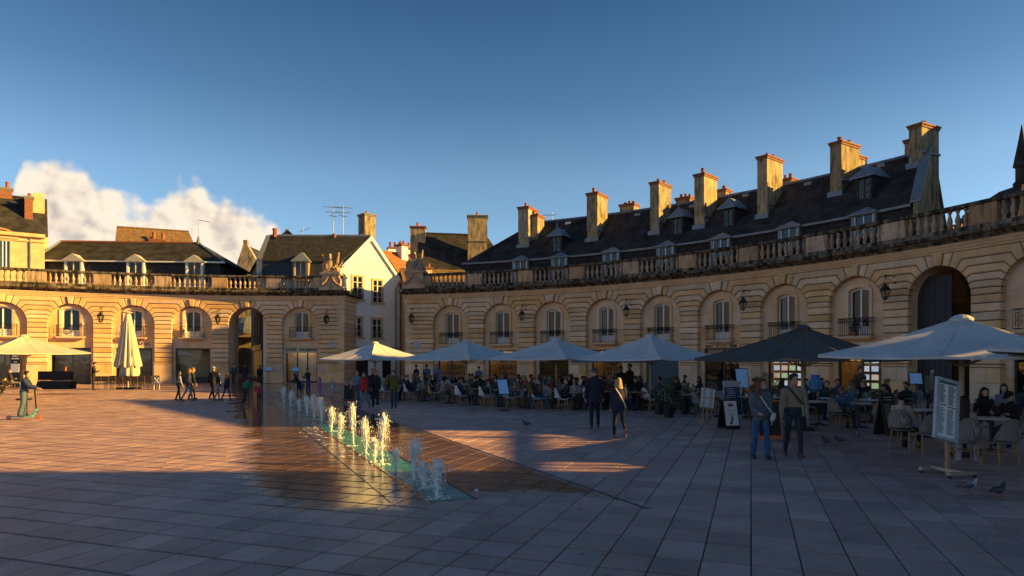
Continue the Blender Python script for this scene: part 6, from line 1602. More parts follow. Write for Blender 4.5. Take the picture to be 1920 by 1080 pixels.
for row in range(4):
    for i, (px, py, kind) in enumerate(front):
        x, y = gp(px, py); p = Vector((x, y)); out = (p - Vector((-6, 12))).normalized()
        out = Vector((.28, .96)) if px < 1300 else Vector((.62, .78))
        q = p + out * (2.15 * row) + Vector((tr.uniform(-.25, .25), tr.uniform(-.2, .2))) * (row > 0)
        if (q - CC).length > RR - 2.2: continue
        tk = {'white': 'wood', 'wicker': 'dark', 'grey': 'wood', 'rattan': 'white'}[kind]
        base_a = tr.uniform(-.3, .3)
        c_ = cnt.get(('t', row), 0); cnt[('t', row)] = c_ + 1
        t = thing('cafe_table', 'small round cafe table, %s from the left in the %s row' % (ORD[c_], rowname[row]), 'table', (q.x, q.y, 0), 0, 'round tables of the cafe terrace')
        for nm, me in TPROTO[tk]: inst(nm, me, t)
        if tr.random() < .7:
            for w_ in range(1):
                cx, cy = q.x + tr.uniform(-.2, .2), q.y + tr.uniform(-.2, .2); ci = cnt.get('cup', 0); cnt['cup'] = ci + 1
                o = inst('glass', CUPS[tr.random() < .4], None, (cx, cy, .75)); tag(o, 'small drink standing on the %s table from the left, %s row' % (ORD[c_], rowname[row]), 'glass', 'drinks on the cafe tables')
        k2 = kind if not (row > 0 and tr.random() < .25) else 'wicker'
        for s_, an in enumerate((0.0, pi, pi / 2 if tr.random() < .45 else None)):
            if an is None: continue
            a = base_a + an + (0 if px > 1300 else .15); rad = .66
            cx, cy = q.x + rad * cos(a), q.y + rad * sin(a); rz = a + pi / 2          # seat faces the table
            ci = cnt.get((k2, row), 0); cnt[(k2, row)] = ci + 1
            occ = tr.random() < (.40 if row == 0 else .46)
            chair(k2, cx, cy, rz, '%s, %s from the left in the %s row%s' % (CH[k2][2], ORD[ci], rowname[row], ', occupied' if occ else ', empty'), 'chairs of the cafe terrace')
            if occ: SEATED.append((cx, cy, rz, row))
tops = [(.012, .013, .018), (.02, .022, .035), (.03, .03, .032), (.05, .045, .04), (.015, .03, .07), (.25, .02, .02), (.10, .10, .11), (.30, .27, .24), (.02, .05, .04), (.16, .08, .04), (.008, .008, .009), (.07, .06, .10), (.05, .12, .22), (.35, .30, .28)]
tnames = ['black top', 'navy jacket', 'charcoal coat', 'dark brown jacket', 'blue sweater', 'red jacket', 'grey top', 'beige jacket', 'dark green coat', 'rust brown sweater', 'black coat', 'mauve top', 'denim blue shirt', 'cream top']
hairs = [((.015, .011, .009), 'dark'), ((.06, .03, .015), 'brown'), ((.22, .13, .05), 'blond'), ((.13, .035, .012), 'auburn'), ((.16, .15, .14), 'grey')]
scount = {}
for (cx, cy, rz, row) in SEATED:
    key = tr.choice(['sit_a', 'sit_b', 'sit_c', 'sit_d']); ti = tr.randrange(len(tops)); hi = tr.choice([0, 0, 1, 1, 2, 3, 4])
    fem = key in ('sit_c', 'sit_d'); st = tr.choice(['long', 'bob', 'bun']) if fem else tr.choice(['short', 'short', 'crop'])
    kk = (ti, hi, row); scount[kk] = scount.get(kk, 0) + 1
    o = Vector((sin(-rz), cos(-rz)))
    person('seated person, %s %s hair, %s, %s such from the left in %s row' % (st if st != 'crop' else 'cropped', hairs[hi][1], tnames[ti], ORD[scount[kk] - 1], rowname[row]), key,
           (cx + o.x * -.02, cy + o.y * -.02, -.015), rz, tr.uniform(.94, 1.02), tops[ti], tr.choice([(.02, .03, .06), (.012, .012, .014), (.05, .09, .16), (.10, .09, .08)]), hair=hairs[hi][0], style=st, skin=tr.randrange(4), group='people seated on the cafe terrace')
# rattan tables nearest the camera, placed one by one
def rat(px, py, face, occ, label):
    x, y = gp(px, py); rz = face; return chair('rattan', x, y, rz, label, 'chairs of the cafe terrace')
near_tables = [(1730, 822, 'white'), (1858, 848, 'white'), (1790, 800, 'dark'), (1905, 815, 'dark'), (1860, 785, 'white'), (1690, 790, 'dark')]
for i, (px, py, k) in enumerate(near_tables):
    x, y = gp(px, py); t = thing('cafe_table', ['round white table beside the woman in the pale shirt', 'round white table before the nearest rattan chair', 'dark round table behind the menu frame', 'dark round table at the right picture edge', 'white round table under the far side of the large parasol', 'dark round table beside the chalkboard'][i], 'table', (x, y, 0), 0, 'round tables of the cafe terrace')
    for nm, me in TPROTO[k]: inst(nm, me, t)
near_chairs = [(1694, 842, -.9, 'rattan chair with its back to the chalkboard, woman in pale shirt on it'), (1741, 852, -.15, 'empty rattan chair left of the menu frame'), (1806, 868, -.25, 'rattan chair behind the menu frame, long haired girl on it'),
               (1875, 872, .12, 'largest rattan chair, empty, at the right foot of the terrace'), (1900, 836, 2.0, 'rattan chair of the bearded man in a black cap'), (1845, 818, 2.6, 'rattan chair facing the camera behind the long haired girl'), (1885, 802, 2.9, 'rattan chair beneath the large parasol, second row'), (1760, 800, 2.2, 'rattan chair just behind the menu frame top'), (1655, 812, -.5, 'rattan chair left of the chalkboard'), (1925, 800, 2.4, 'rattan chair cut by the right picture edge')]
NC = {}
for px, py, f, lab in near_chairs:
    x, y = gp(px, py); NC[px] = (x, y, f); chair('rattan', x, y, f, lab, 'chairs of the cafe terrace')
# ------------------------------------------------------------------ sculpted trophies on the corner pedestals
def trophy(phi, label, flip, stone_m):
    c = cyl(phi, RR - .02, 8.0); t = thing('trophy_sculpture', label, 'sculpture', c, -phi); t.scale = (1.12, 1.12, 1.22)
    mb = MB(); mb.box((0, .1, .14), (1.75, 1.5, .28)); mb.box((0, .1, .68), (1.35, 1.15, .82)); mb.box((0, .1, 1.15), (1.6, 1.4, .14)); mb.box((0, .1, 1.25), (1.45, 1.25, .08))
    p = mb.build('pedestal', stone_m, t)
    for sx in (-1, 1):
        mb = MB(); pts = [(sx * .08, -.52, 1.02), (sx * .30, -.60, .62), (sx * .55, -.66, .42), (sx * .82, -.66, .30)]; mb.tube(pts, [.06, .09, .10, .05], 7); mb.build('garland', SOOT, p)
    f = flip; mb = MB()
    mb.lathe([(.26, 0), (.34, .25), (.30, .5), (.36, .72), (.22, .88), (.12, .92)], 12, (-.22 * f, .15, 1.28)); mb.ball((-.22 * f, .12, 2.32), (.17, .20, .20), 10, 8); mb.ball((-.22 * f, .18, 2.50), (.07, .24, .16), 8, 6)
    for sx in (-1, 1): mb.tube([(-.22 * f + sx * .30, .12, 2.05), (-.22 * f + sx * .46, .05, 1.8), (-.22 * f + sx * .40, -.1, 1.55)], [.13, .11, .08], 7)
    mb.ball((-.1 * f, .1, 1.4), (.55, .42, .2), 10, 6); mb.ball((.3 * f, 0, 1.5), (.3, .3, .22), 8, 6)
    for k in range(9): mb.ball((rnd.uniform(-.5, .5), rnd.uniform(-.25, .35), rnd.uniform(1.3, 1.75)), rnd.uniform(.10, .19), 7, 5)
    mb.build('armour_figure', stone_m, t, smooth=True)
    mb = MB(); n = 16; mb.add([(-.38 * f + .30 * cos(2 * pi * k / n), -.36 + .05 * sin(2 * pi * k / n), 1.66 + .36 * sin(2 * pi * k / n)) for k in range(n)] + [(-.38 * f, -.46, 1.66)], [(k, (k + 1) % n, n) for k in range(n)]); mb.tube([(-.38 * f + .30 * cos(2 * pi * k / n), -.36 + .05 * sin(2 * pi * k / n), 1.66 + .36 * sin(2 * pi * k / n)) for k in range(n + 1)], .035, 5); mb.build('shield', stone_m, t)
    for (x0, z0, x1, z1, r) in ((.2, 1.4, .48, 2.75, .10), (.25, 1.45, .80, 2.15, .05), (.1, 1.5, .95, 1.75, .06), (-.3, 1.5, -.85, 2.65, .035)):
        mb = MB(); mb.tube([(x0 * f, .1, z0), ((x0 + x1) / 2 * f + .04, .06, (z0 + z1) / 2), (x1 * f, .1, z1)], [r, r * 1.25, r * .5], 7); mb.build('furled_banner', stone_m, t)
trophy(radians(4.2), 'stone trophy of arms with shield on the corner left of the white gable', 1, SOOT)
trophy(radians(14.3), 'stone trophy of armour and banners on the corner right of the orange roofs', 1, SOOT)

# ------------------------------------------------------------------ water jets
JETW = mat('splashing water', (.86, .88, .90), .3, .10, 20, spec=.6)
def jet(px, ytop, ybase, label, spread):
    D = 2560.0 / (ybase - HZ); h = (ybase - ytop) * D / F_PX; t_ = None
    # foot of the jet on the channel axis at this depth
    s = (D - CH0.y) / CHT.y; p = CH0 + CHT * s + CHN * rnd.uniform(-.12, .12)
    p.x = .5 * p.x + .5 * (px - 960) / F_PX * D
    t = thing('water_jet', label, 'water jet', (p.x, D, 0.0), 0, 'jets of the fountain channel')
    mb = MB(); n = 9; pts = []; rs = []; wob = rnd.uniform(0, 6)
    for k in range(n + 1): q = k / n; pts.append((.05 * sin(wob + q * 4) * q * h, .03 * cos(wob + q * 5) * q, h * q * .9)); rs.append((.009 + .018 * q ** 2 + rnd.uniform(0, .009)) * (1 + .4 * spread))
    mb.tube(pts, rs, 7); mb.build('column', JETW, t, smooth=True)
    mb = MB(); N_ = int(260 + 420 * spread)
    for k in range(N_):
        q = rnd.random() ** .55; ang = rnd.uniform(0, 2 * pi); w = (.05 + .13 * spread) * (1 - abs(q - .75) * .9) * abs(rnd.gauss(0, .7)); zz = h * q * rnd.uniform(.82, 1.04)
        mb.ball((pts[int(q * n)][0] + w * cos(ang), w * sin(ang), max(.02, zz)), (rnd.uniform(.003, .011),) * 2 + (rnd.uniform(.005, .026),), 5, 3)
    for k in range(int(9 + 8 * spread)):             # falling sheet
        a0 = rnd.uniform(0, 2 * pi); w = .05 + .12 * spread * rnd.random(); x0, z0 = pts[-2][0], h * rnd.uniform(.75, 1.0)
        mb.tube([(x0, 0, z0), (x0 + w * .7 * cos(a0), w * .7 * sin(a0), z0 * .92), (x0 + w * cos(a0) * 1.1, w * sin(a0) * 1.1, z0 * rnd.uniform(.35, .75))], [.008, .006, .002], 4)
    tag(mb.build('spray', JETW, t, smooth=True), kind='stuff')
    mb = MB()
    for k in range(16): a0 = rnd.uniform(0, 2 * pi); r = rnd.uniform(.02, .20); mb.ball((r * cos(a0), r * sin(a0), .012), (rnd.uniform(.01, .035), rnd.uniform(.01, .03), .010), 6, 3)
    tag(mb.build('foam', FOAM, t, smooth=True), kind='stuff')
JL = [(513, 724, 758, .6), (538, 732, 762, .6), (557, 748, 771, .5), (569, 742, 779, .7), (582, 740, 787, .7), (597, 744, 798, .7), (611, 762, 809, .5), (627, 774, 822, .5), (641, 755, 836, .4), (669, 782, 853, .5), (686, 820, 866, .25), (705, 773, 872, .55), (726, 839, 887, .2), (753, 822, 902, .5), (776, 866, 917, .4), (807, 860, 934, .6)]
JN = ['farthest, at the passage end', 'second farthest, with an arching top', 'third from the far end, low', 'fourth from the far end', 'fifth from the far end, bushy', 'sixth from the far end, tall', 'seventh from the far end', 'eighth from the far end, low', 'eighth from the near end, slim and tall', 'seventh from the near end, spilling left', 'sixth from the near end, short', 'fifth from the near end, tallest', 'fourth from the near end, short column', 'third from the near end, tall and bright', 'second nearest, small and in shadow', 'nearest, broad and bluish in the shadow']
for (px, yt, yb, s), nm in zip(JL, JN): jet(px, yt, yb, 'water jet of the fountain, ' + nm, s)
mb = MB()
for k in range(150):
    s = rnd.uniform(5, 27); n_ = -.34 - abs(rnd.gauss(0, .28)); p = CH0 + CHT * s + CHN * n_; mb.ball((p.x, p.y, .006), (rnd.uniform(.02, .11), rnd.uniform(.01, .03), .003), 6, 3)
tag(mb.build('foam_patches', FOAM, None, smooth=True), 'white foam splashed on the wet paving left of the channel', 'foam', kind='stuff')

# ------------------------------------------------------------------ walking and standing people
def stand(label, key, px, py, ytop, face, top, trou, native=None, D=None, **kw):
    if D is None: x, y = gp(px, py)
    else: y = D; x = (px - 960) / F_PX * D
    hgt = (py - ytop) * y / F_PX if D is None else kw.pop('hgt')
    me, B = BODIES[key]; zs = [v.co.z for v in me.vertices]; top_z = max(zs) + .02; bot = min(zs); s = hgt / (top_z - bot)
    z = -bot * s
    return person(label, key, (x, y, z + kw.pop('dz', 0)), face, s, top, trou, **kw)
BK, NV, DJ, LJ = (.010, .010, .012), (.014, .018, .036), (.020, .035, .075), (.10, .17, .28)
wn = stand('woman with auburn hair in a grey jacket and wide blue jeans, in front', 'woman_near', 1427, 861, 709, pi, (.085, .10, .13), (.020, .085, .22), hair=(.11, .030, .014), style='long', shoe=(.012, .010, .010), jeans=True)
mn_ = stand('man in beige jacket and dark jeans walking hand in hand, in front', 'man_near', 1488, 858, 700, pi - .15, (.30, .22, .155), (.016, .028, .045), hair=(.016, .012, .010), style='short', shoe=(.13, .025, .018), jeans=True, skin=1)
mb_ = stand('man in long navy coat and blue cap walking away', 'man_back', 1115, 804, 690, .05, (.010, .013, .030), (.012, .014, .024), hair=(.012, .030, .085), style='cap', shoe=(.13, .055, .025))
wb_ = stand('blond woman in navy jacket walking away, one heel lifted', 'woman_back', 1160, 822, 708, 0.0, (.014, .016, .050), (.008, .009, .014), hair=(.36, .23, .10), style='bob', shoe=(.30, .13, .11))
def strap(person_, pts, r, m): mb = MB(); mb.tube(pts, r, 5); mb.build('strap', m, person_)
CREAMB = mat('cream leather', (.52, .46, .38), .5)
strap(wn, [(.10, .06, 1.46), (.03, .145, 1.30), (-.08, .185, 1.12), (-.19, .17, .98)], .016, CREAMB)
mb = MB(); mb.ball((0, 0, 0), (.055, .04, .10), 12, 8); bag = mb.build('shoulder_bag', CREAMB, None, wn.matrix_basis @ Vector((-.20, .17, .90)), 0.0, True); bag.rotation_euler = (0, .35, 0); tag(bag, 'small cream crossbody bag at the hip of the auburn haired woman', 'bag')
strap(mn_, [(.13, .06, 1.47), (.05, .15, 1.36), (-.06, .165, 1.22), (-.15, .13, 1.10)], .018, BLACKF)
strap(wb_, [(-.10, -.10, 1.44), (.02, -.155, 1.25), (.12, -.165, 1.05), (.19, -.13, .88)], .02, CREAMB)
# sunlit boy with scooter and other children
def scooter(px, py, rz, deckm, wheelm, s, label):
    x, y = gp(px, py); t = thing('kick_scooter', label, 'scooter', (x, y, 0), rz)
    t.scale = (s, s, s)
    mb = MB(); mb.hexa([(-.055, -.30, .075), (.055, -.30, .075), (.045, .27, .085), (-.045, .27, .085)], [(-.055, -.30, .105), (.055, -.30, .105), (.045, .27, .115), (-.045, .27, .115)]); mb.tube([(0, .25, .10), (0, .34, .20), (0, .37, .30)], .030, 6); mb.build('deck', deckm, t)
    for yy in (-.36, .42):
        mb = MB(); mb.tube([(-.014, yy, .062), (.014, yy, .062)], .062, 14); w = mb.build('wheel', wheelm, t); mb = MB(); mb.tube([(-.018, yy, .062), (.018, yy, .062)], .026, 8); mb.build('hub', deckm, w)
    mb = MB(); mb.tube([(0, .37, .20), (0, .32, .86)], .019, 7); mb.build('steering_column', IRON, t)
    mb = MB(); mb.tube([(-.23, .30, .87), (.23, .30, .87)], .017, 6); mb.build('handlebar', IRON, t); return t
scooter(42, 787, -pi / 2 + .1, mat('turquoise paint', (.08, .55, .50), .4), mat('orange wheel', (.75, .10, .012), .5), 1.2, 'turquoise kick scooter with orange wheels under the boy')
STR = bpy.data.materials.new('striped blue sweater'); STR.use_nodes = True
_n = STR.node_tree.nodes; _l = STR.node_tree.links; _tc = _n.new('ShaderNodeTexCoord'); _w = _n.new('ShaderNodeTexWave'); _w.inputs['Scale'].default_value = 4.6; _w.inputs['Distortion'].default_value = .6; _w.bands_direction = 'X'; _l.new(_tc.outputs['Object'], _w.inputs['Vector'])
_r = _n.new('ShaderNodeValToRGB'); _l.new(_w.outputs['Fac'], _r.inputs[0]); _r.color_ramp.elements[0].color = (.008, .008, .028, 1); _r.color_ramp.elements[1].color = (.022, .045, .13, 1); _l.new(_r.outputs[0], _n['Principled BSDF'].inputs['Base Color']); _n['Principled BSDF'].inputs['Roughness'].default_value = .9
boy = stand('boy in striped blue sweater and pale jeans riding a scooter', 'scoot', 45, 787, 701, -pi / 2 + .45, (.02, .03, .08), (.085, .13, .19), hair=(.035, .017, .010), style='short', shoe=(.05, .045, .03), jeans=True, dz=.10)
boy.material_slots[1].material = STR
scooter(459, 763, -.2, IRON, mat('blue wheel', (.02, .06, .16), .5), .8, 'small dark scooter under the child in green')
stand('child in green sweater pushing a scooter near the fountain end', 'scoot2', 459, 761, 712, -.35, (.015, .19, .09), (.012, .014, .020), hair=(.02, .014, .01), style='short', dz=.08)
stand('toddler in pink vest and white hood by the fountain end', 'toddler', 485, 752, 719, .2, (.42, .035, .10), (.015, .015, .02), hair=(.55, .55, .62), style='cap')
stand('girl in pink tracksuit standing beyond the jets', 'walk_g', 600, 744, 707, pi - .4, (.46, .14, .38), (.46, .16, .40), hair=(.015, .011, .010), style='long')
stand('girl in white top and black trousers, left of three walkers', 'walk_g', 335, 751, 695, -.7, (.42, .40, .39), BK, hair=(.012, .010, .010), style='verylong')
stand('woman with auburn hair, navy cardigan and pale jeans walking right', 'walk_f', 353, 752, 690, -1.0, (.030, .035, .075), (.16, .24, .34), hair=(.15, .055, .022), style='long', jeans=True)
stand('person in dark green jacket half hidden behind the navy cardigan', 'walk_g', 361, 750, 689, -1.0, (.018, .035, .020), BK, hair=(.28, .15, .06), style='bob')
stand('man in pale blue cap and black top walking away', 'walk_a', 399, 749, 687, -.3, BK, BK, hair=(.20, .30, .45), style='cap')
stand('girl in black coat and grey trousers between cap man and redhead', 'walk_g', 408, 752, 697, -.9, BK, (.22, .20, .24), hair=(.05, .03, .02), style='long')
stand('girl with long ginger hair, black jacket and blue jeans', 'walk_f', 425, 752, 699, -.4, BK, (.035, .07, .15), hair=(.50, .16, .025), style='verylong', jeans=True)
stand('man in dark teal jacket entering the left passage', 'walk_a', 438, 722, 681, .15, (.018, .045, .070), (.03, .03, .035), hair=(.02, .015, .01))
stand('broad man in navy jacket in the middle of the left passage', 'man_back', 459, 721, 682, 0, (.012, .018, .040), (.02, .022, .03), hair=(.03, .02, .015), style='short')
stand('person in black hooded top at the right side of the passage', 'stand_a', 487, 721, 685, .1, BK, (.014, .014, .018), hair=(.012, .010, .010), style='short')
stand('man in dark jacket with a shoulder strap near the cave shop', 'stand_c', 578, 743, 690, 2.6, BK, (.03, .06, .13), hair=(.04, .025, .015), jeans=True)
stand('person bending down beside the man near the cave shop', 'bend', 560, 742, 700, 1.4, (.012, .014, .025), (.012, .014, .02), hair=(.03, .02, .015), style='long')
stand('small child in a coloured coat at the feet of the strap man', 'toddler', 566, 741, 714, 1.0, (.05, .16, .30), (.10, .02, .02), hair=(.03, .02, .015), style='short')
stand('man in pale blue denim shirt behind the red jacket', 'walk_a', 671, 760, 694, 2.7, (.13, .18, .26), (.03, .07, .15), hair=(.10, .07, .05), style='crop', jeans=True)
stand('woman in red puffer jacket and light jeans walking towards us', 'walk_f', 683, 765, 698, 2.85, (.42, .014, .018), (.07, .20, .32), hair=(.20, .11, .05), style='bob', shoe=(.35, .03, .03), jeans=True)
stand('man in black jacket right of the red puffer jacket', 'walk_a', 699, 763, 691, 2.9, BK, (.014, .014, .018), hair=(.05, .035, .025), style='crop')
stand('woman in black with long blond hair beside the red jacket', 'walk_g', 707, 764, 694, 2.6, BK, BK, hair=(.36, .22, .08), style='verylong', shoe=(.45, .42, .48))
stand('man in olive jacket holding a hand to his face', 'stand_p', 738, 767, 694, pi - .1, (.115, .10, .014), (.02, .04, .085), hair=(.03, .02, .015), jeans=True)
stand('woman in brown coat leaning over a table with white chairs', 'bend', 995, 768, 704, 1.3, (.20, .085, .035), (.02, .03, .06), hair=(.20, .11, .05), style='long')
stand('man in black jacket and pale jeans standing among the white chairs', 'stand_c', 970, 762, 702, -1.2, BK, (.10, .18, .26), hair=(.02, .015, .012), jeans=True)
for px, D, h, f, tp, lab in ((1166, 31, 1.72, 2.4, BK, 'dark figure with folded arms behind the blond woman'), (1182, 30.5, 1.84, 2.0, BK, 'taller dark figure under the grey parasol'), (820, 43, 1.75, 3.0, (.10, .17, .30), 'waiter in blue shirt and black waistcoat at the first arch'), (800, 44, 1.72, .3, (.06, .12, .18), 'person in faded blue jacket with back turned near the first arch'), (781, 43, 1.7, 1.0, BK, 'standing customer in black left of the waiter'), (898, 42, 1.62, .4, (.14, .10, .20), 'waitress in mauve top by the second arch'),
                               (1612, 27, 1.72, pi, (.09, .05, .04), 'man in brown jacket standing before the property window'), (1746, 26, 1.70, pi, (.16, .16, .12), 'man in grey green shirt standing in front of the passage'), (175, 45, 1.86, -1.1, (.02, .025, .028), 'waiter in dark shirt reading beside the stacked chairs')):
    stand(lab, 'stand_c' if px in (1166, 175) else 'stand_a', px, 0, 0, f, tp, (.014, .014, .018) if px != 175 else (.015, .015, .02), D=D, hgt=h, hair=(.02, .015, .012))
def sit_at(label, key, x, y, rz, top, trou, **kw): return person(label, key, (x, y, -.015), rz, kw.pop('s', 1.0), top, trou, **kw)
x, y, f = NC[1694]; sit_at('dark haired woman in pale shirt with folded arms beside the chalkboard', 'sit_near', x, y, f, (.40, .33, .30), (.012, .012, .016), hair=(.016, .010, .009), style='bun')
x, y, f = NC[1806]; sit_at('girl with very long brown hair seated behind the menu frame', 'sit_c', x, y, f - .5, (.34, .28, .25), (.36, .33, .46), hair=(.045, .024, .016), style='verylong', shoe=(.35, .18, .06))
x, y, f = NC[1900]; sit_at('bearded man in black cap looking at a phone', 'sit_phone', x, y, f, BK, NV, hair=BK, style='cap')
x, y, f = NC[1845]; sit_at('woman in black with dark fringe leaning to the phone', 'sit_d', x, y, f, BK, BK, hair=(.012, .010, .010), style='bob')
x, y, f = NC[1885]; sit_at('young woman in grey top facing us under the large parasol', 'sit_b', x, y, f, (.16, .16, .19), BK, hair=(.02, .014, .01), style='long')
x, y, f = NC[1760]; sit_at('young woman with tied hair resting her chin on a hand', 'sit_c', x, y, f, (.05, .05, .055), BK, hair=(.016, .011, .01), style='bun')
x, y, f = NC[1925]; sit_at('bearded man at the right picture edge', 'sit_a', x, y, f, (.04, .05, .07), BK, hair=(.02, .015, .01), style='short')
x, y = gp(-12, 742); stand('crouching person in black cut by the left edge', 'crouch', -6, 742, 707, -1.2, (.014, .013, .018), (.014, .013, .018), hair=(.02, .015, .01))
for px, D, rz, tp, lab in ((22, 46.5, -1.0, (.035, .025, .02), 'seated person in brown under the cream parasol'), (122, 52.0, .2, (.45, .02, .02), 'seated person in bright red jacket behind the black bench')):
    X = (px - 960) / F_PX * D; chair('wicker', X, D, rz, 'wicker chair of the %s' % lab.replace('seated ', '').split(' behind')[0].split(' under')[0], 'chairs of the left cafe'); person(lab, 'sit_b' if px < 50 else 'sit_a', (X, D, -.015 if px < 50 else .10), rz, 1.05, tp, (.12, .12, .13), hair=(.25, .07, .02), style='short')

# ------------------------------------------------------------------ boards and menus
PAPER = mat('white paper', (.80, .80, .82), .6); PRINTD = mat('dark print', (.06, .07, .10), .7); PRINTR = mat('red print', (.45, .03, .03), .6); PRINTB = mat('teal print', (.05, .16, .22), .6)
SCREEN = mat('painted sky reflection', (.14, .24, .42), .3, .3, 6, emit=(.20, .42, .85), estr=.035)  # sky reflected on the menu pages, painted as blue with a faint glow
def lines(parent, m, x0, x1, z0, z1, n, y, jitter=.4, h=.008):
    mb = MB()
    for k in range(n):
        z = z1 - (z1 - z0) * (k + .5) / n; xe = x1 - (x1 - x0) * rnd.uniform(0, jitter); mb.add([(x0, y, z), (xe, y, z), (xe, y, z + h), (x0, y, z + h)], [(0, 1, 2, 3)])
    return mb.build('print', m, parent)
# rolling menu frame, nearest object on the right
def menu_frame():
    x, y = gp(1772, 893); t = thing('menu_display', 'tall tilted wooden menu frame on a wheeled metal foot, right foreground', 'menu board', (x, y, 0), radians(14))
    fr = empty('frame', (0, 0, .62), 0, t); fr.rotation_euler = (radians(-9), radians(13), 0)
    mb = MB(); w, h = .50, 1.08
    for sx in (-1, 1): mb.box((sx * (w / 2 - .025), 0, h / 2), (.05, .06, h))
    mb.box((0, 0, .025), (w - .1, .06, .05)); mb.box((0, 0, h - .025), (w - .1, .06, .05)); mb.build('moulding', mat('silvered wood', (.40, .42, .46), .5, .2, 9), fr)
    mb = MB(); mb.box((0, .015, h / 2), (w - .1, .02, h - .1)); mb.build('back_panel', PAPER, fr)
    mb = MB()
    for (a, b, c, d_) in ((-.20, .20, .99, 1.03), (-.20, -.01, .60, .62), (.02, .2, .58, .60)): mb.add([(a, .002, c), (b, .002, c), (b, .002, d_), (a, .002, d_)], [(0, 1, 2, 3)])
    mb.build('print_heading', PRINTB, fr)
    lines(fr, PRINTD, -.19, -.02, .64, .97, 22, .002); lines(fr, PRINTD, .02, .19, .62, .97, 24, .002); lines(fr, PRINTD, -.19, -.02, .10, .57, 26, .002); lines(fr, PRINTD, .02, .19, .10, .55, 26, .002)
    mb = MB(); mb.box((.10, .05, .36), (.055, .055, .72)); mb.build('post', mat('oak', (.36, .24, .13), .5, .3, 9), t)
    mb = MB(); mb.box((.10, .05, .10), (.10, .62, .055)); mb.box((.10, -.24, .085), (.56, .075, .05)); mb.box((.10, .34, .085), (.56, .075, .05)); mb.build('foot', ALU, t)
    for xx in (-.16, .36):
        for yy in (-.24, .34): mb = MB(); mb.tube([(xx - .012, yy, .035), (xx + .012, yy, .035)], .035, 10); mb.build('castor', IRON, t)
menu_frame()
def easel():
    x, y = gp(1326, 797); t = thing('menu_easel', 'pale pine easel holding a white two-part menu', 'menu board', (x, y, 0), radians(8))
    for sx in (-1, 0, 1): mb = MB(); mb.tube([(sx * .20, -.10, 0), (sx * .09, .06, .62)] if sx else [(0, -.02, .12), (0, .06, .62)], .016, 5); mb.build('leg', PINE, t)
    mb = MB(); mb.tube([(.06, .07, .60), (.25, .55, .0)], .014, 5); mb.build('leg', PINE, t)
    mb = MB(); mb.box((0, -.05, .17), (.34, .025, .04)); mb.build('crossbar', PINE, t)
    fr = empty('panel', (0, .02, .52), 0, t); fr.rotation_euler = (radians(-12), radians(10), 0)
    mb = MB(); mb.box((0, .012, .31), (.46, .02, .64)); mb.box((0, -.01, -.02), (.46, .06, .03)); mb.build('backing_board', PINE, fr)
    for z in (.02, .33):
        mb = MB(); mb.box((0, -.002, z + .145), (.44, .006, .28)); s_ = mb.build('menu_sheet', PAPER, fr)
        for xx in (-.11, .11): lines(fr, PRINTD, xx - .07, xx + .07, z + .02, z + .21, 9, -.007); mb = MB(); mb.add([(xx - .05, -.0072, z + .235), (xx + .05, -.0072, z + .235), (xx + .03, -.0072, z + .265), (xx - .03, -.0072, z + .265)], [(0, 1, 2, 3)]); mb.build('print_heading', PRINTR, fr)
easel()
def aboard(px, py, rz, w, h, face_m, label, art=None, frame=None):
    x, y = gp(px, py); t = thing('pavement_sign', label, 'sign', (x, y, 0), rz)
    for sg in (-1, 1):
        fr = empty('panel', (0, sg * .24, 0), 0, t); fr.rotation_euler = (sg * radians(13), 0, 0)
        mb = MB(); mb.box((0, 0, h / 2), (w, .03, h)); mb.build('board', frame or IRON, fr)
        if sg < 0:
            mb = MB(); mb.box((0, -.019, h / 2 + .03), (w - .06, .006, h - .14)); mb.build('poster', face_m, fr)
            if art: art(fr, w, h)
    mb = MB(); mb.tube([(-.05, 0, h * .97), (-.04, 0, h * .97 + .07), (.04, 0, h * .97 + .07), (.05, 0, h * .97)], .008, 4); mb.build('handle', ALU, t)
def art1(fr, w, h):
    q = lambda x0, z0, x1, z1, m, n='print': MB().add([(x0, -.0235, z0), (x1, -.0235, z0), (x1, -.0235, z1), (x0, -.0235, z1)], [(0, 1, 2, 3)]).build(n, m, fr)
    q(-.08, h - .20, .08, h - .12, PRINTR); q(-.15, h - .33, .15, h - .32, PRINTD); q(-.07, h - .39, .07, h - .38, PRINTR); q(-.12, h - .45, .12, h - .44, PRINTD)
    MB().add([(-.10, -.0235, .14), (-.01, -.0235, .13), (.05, -.0235, .36), (.02, -.0235, .40), (-.02, -.0235, .34), (-.04, -.0235, .22)], [(0, 1, 2, 3, 4, 5)]).build('print', PRINTD, fr)
aboard(1366, 803, radians(12), .46, .86, PAPER, 'white poster on a black folding pavement sign beside the easel', art1)
CHALK = mat('chalk writing', (.42, .42, .42), .9); SLATEB = mat('black chalkboard', (.016, .016, .017), .8, .3, 5)
def art2(fr, w, h):
    lines(fr, CHALK, -w * .30, w * .34, h * .80, h * .92, 2, -.0235, .3, .018); lines(fr, CHALK, -w * .36, w * .36, h * .22, h * .74, 11, -.0235, .5, .012)
    for k, cl in enumerate(((.5, .03, .03), (.4, .08, .25), (.02, .3, .12), (.05, .25, .5), (.5, .5, .5), (.02, .35, .2))):
        mb = MB(); mb.ball((-w * .30 + k * w * .12, -.024, h * .16), (.02, .003, .02), 8, 4); mb.build('print', mat('chalk colour %d' % k, cl, .8), fr)
aboard(1662, 815, radians(14), .42, 1.14, SLATEB, 'tall black chalkboard with a handwritten menu and coloured dots', art2, mat('dark stained wood', (.03, .02, .015), .6))
aboard(1440, 822, radians(-8), .58, 1.0, SLATEB, 'orange wooden chalkboard stand half hidden behind the couple', None, mat('orange wood', (.42, .12, .025), .6))
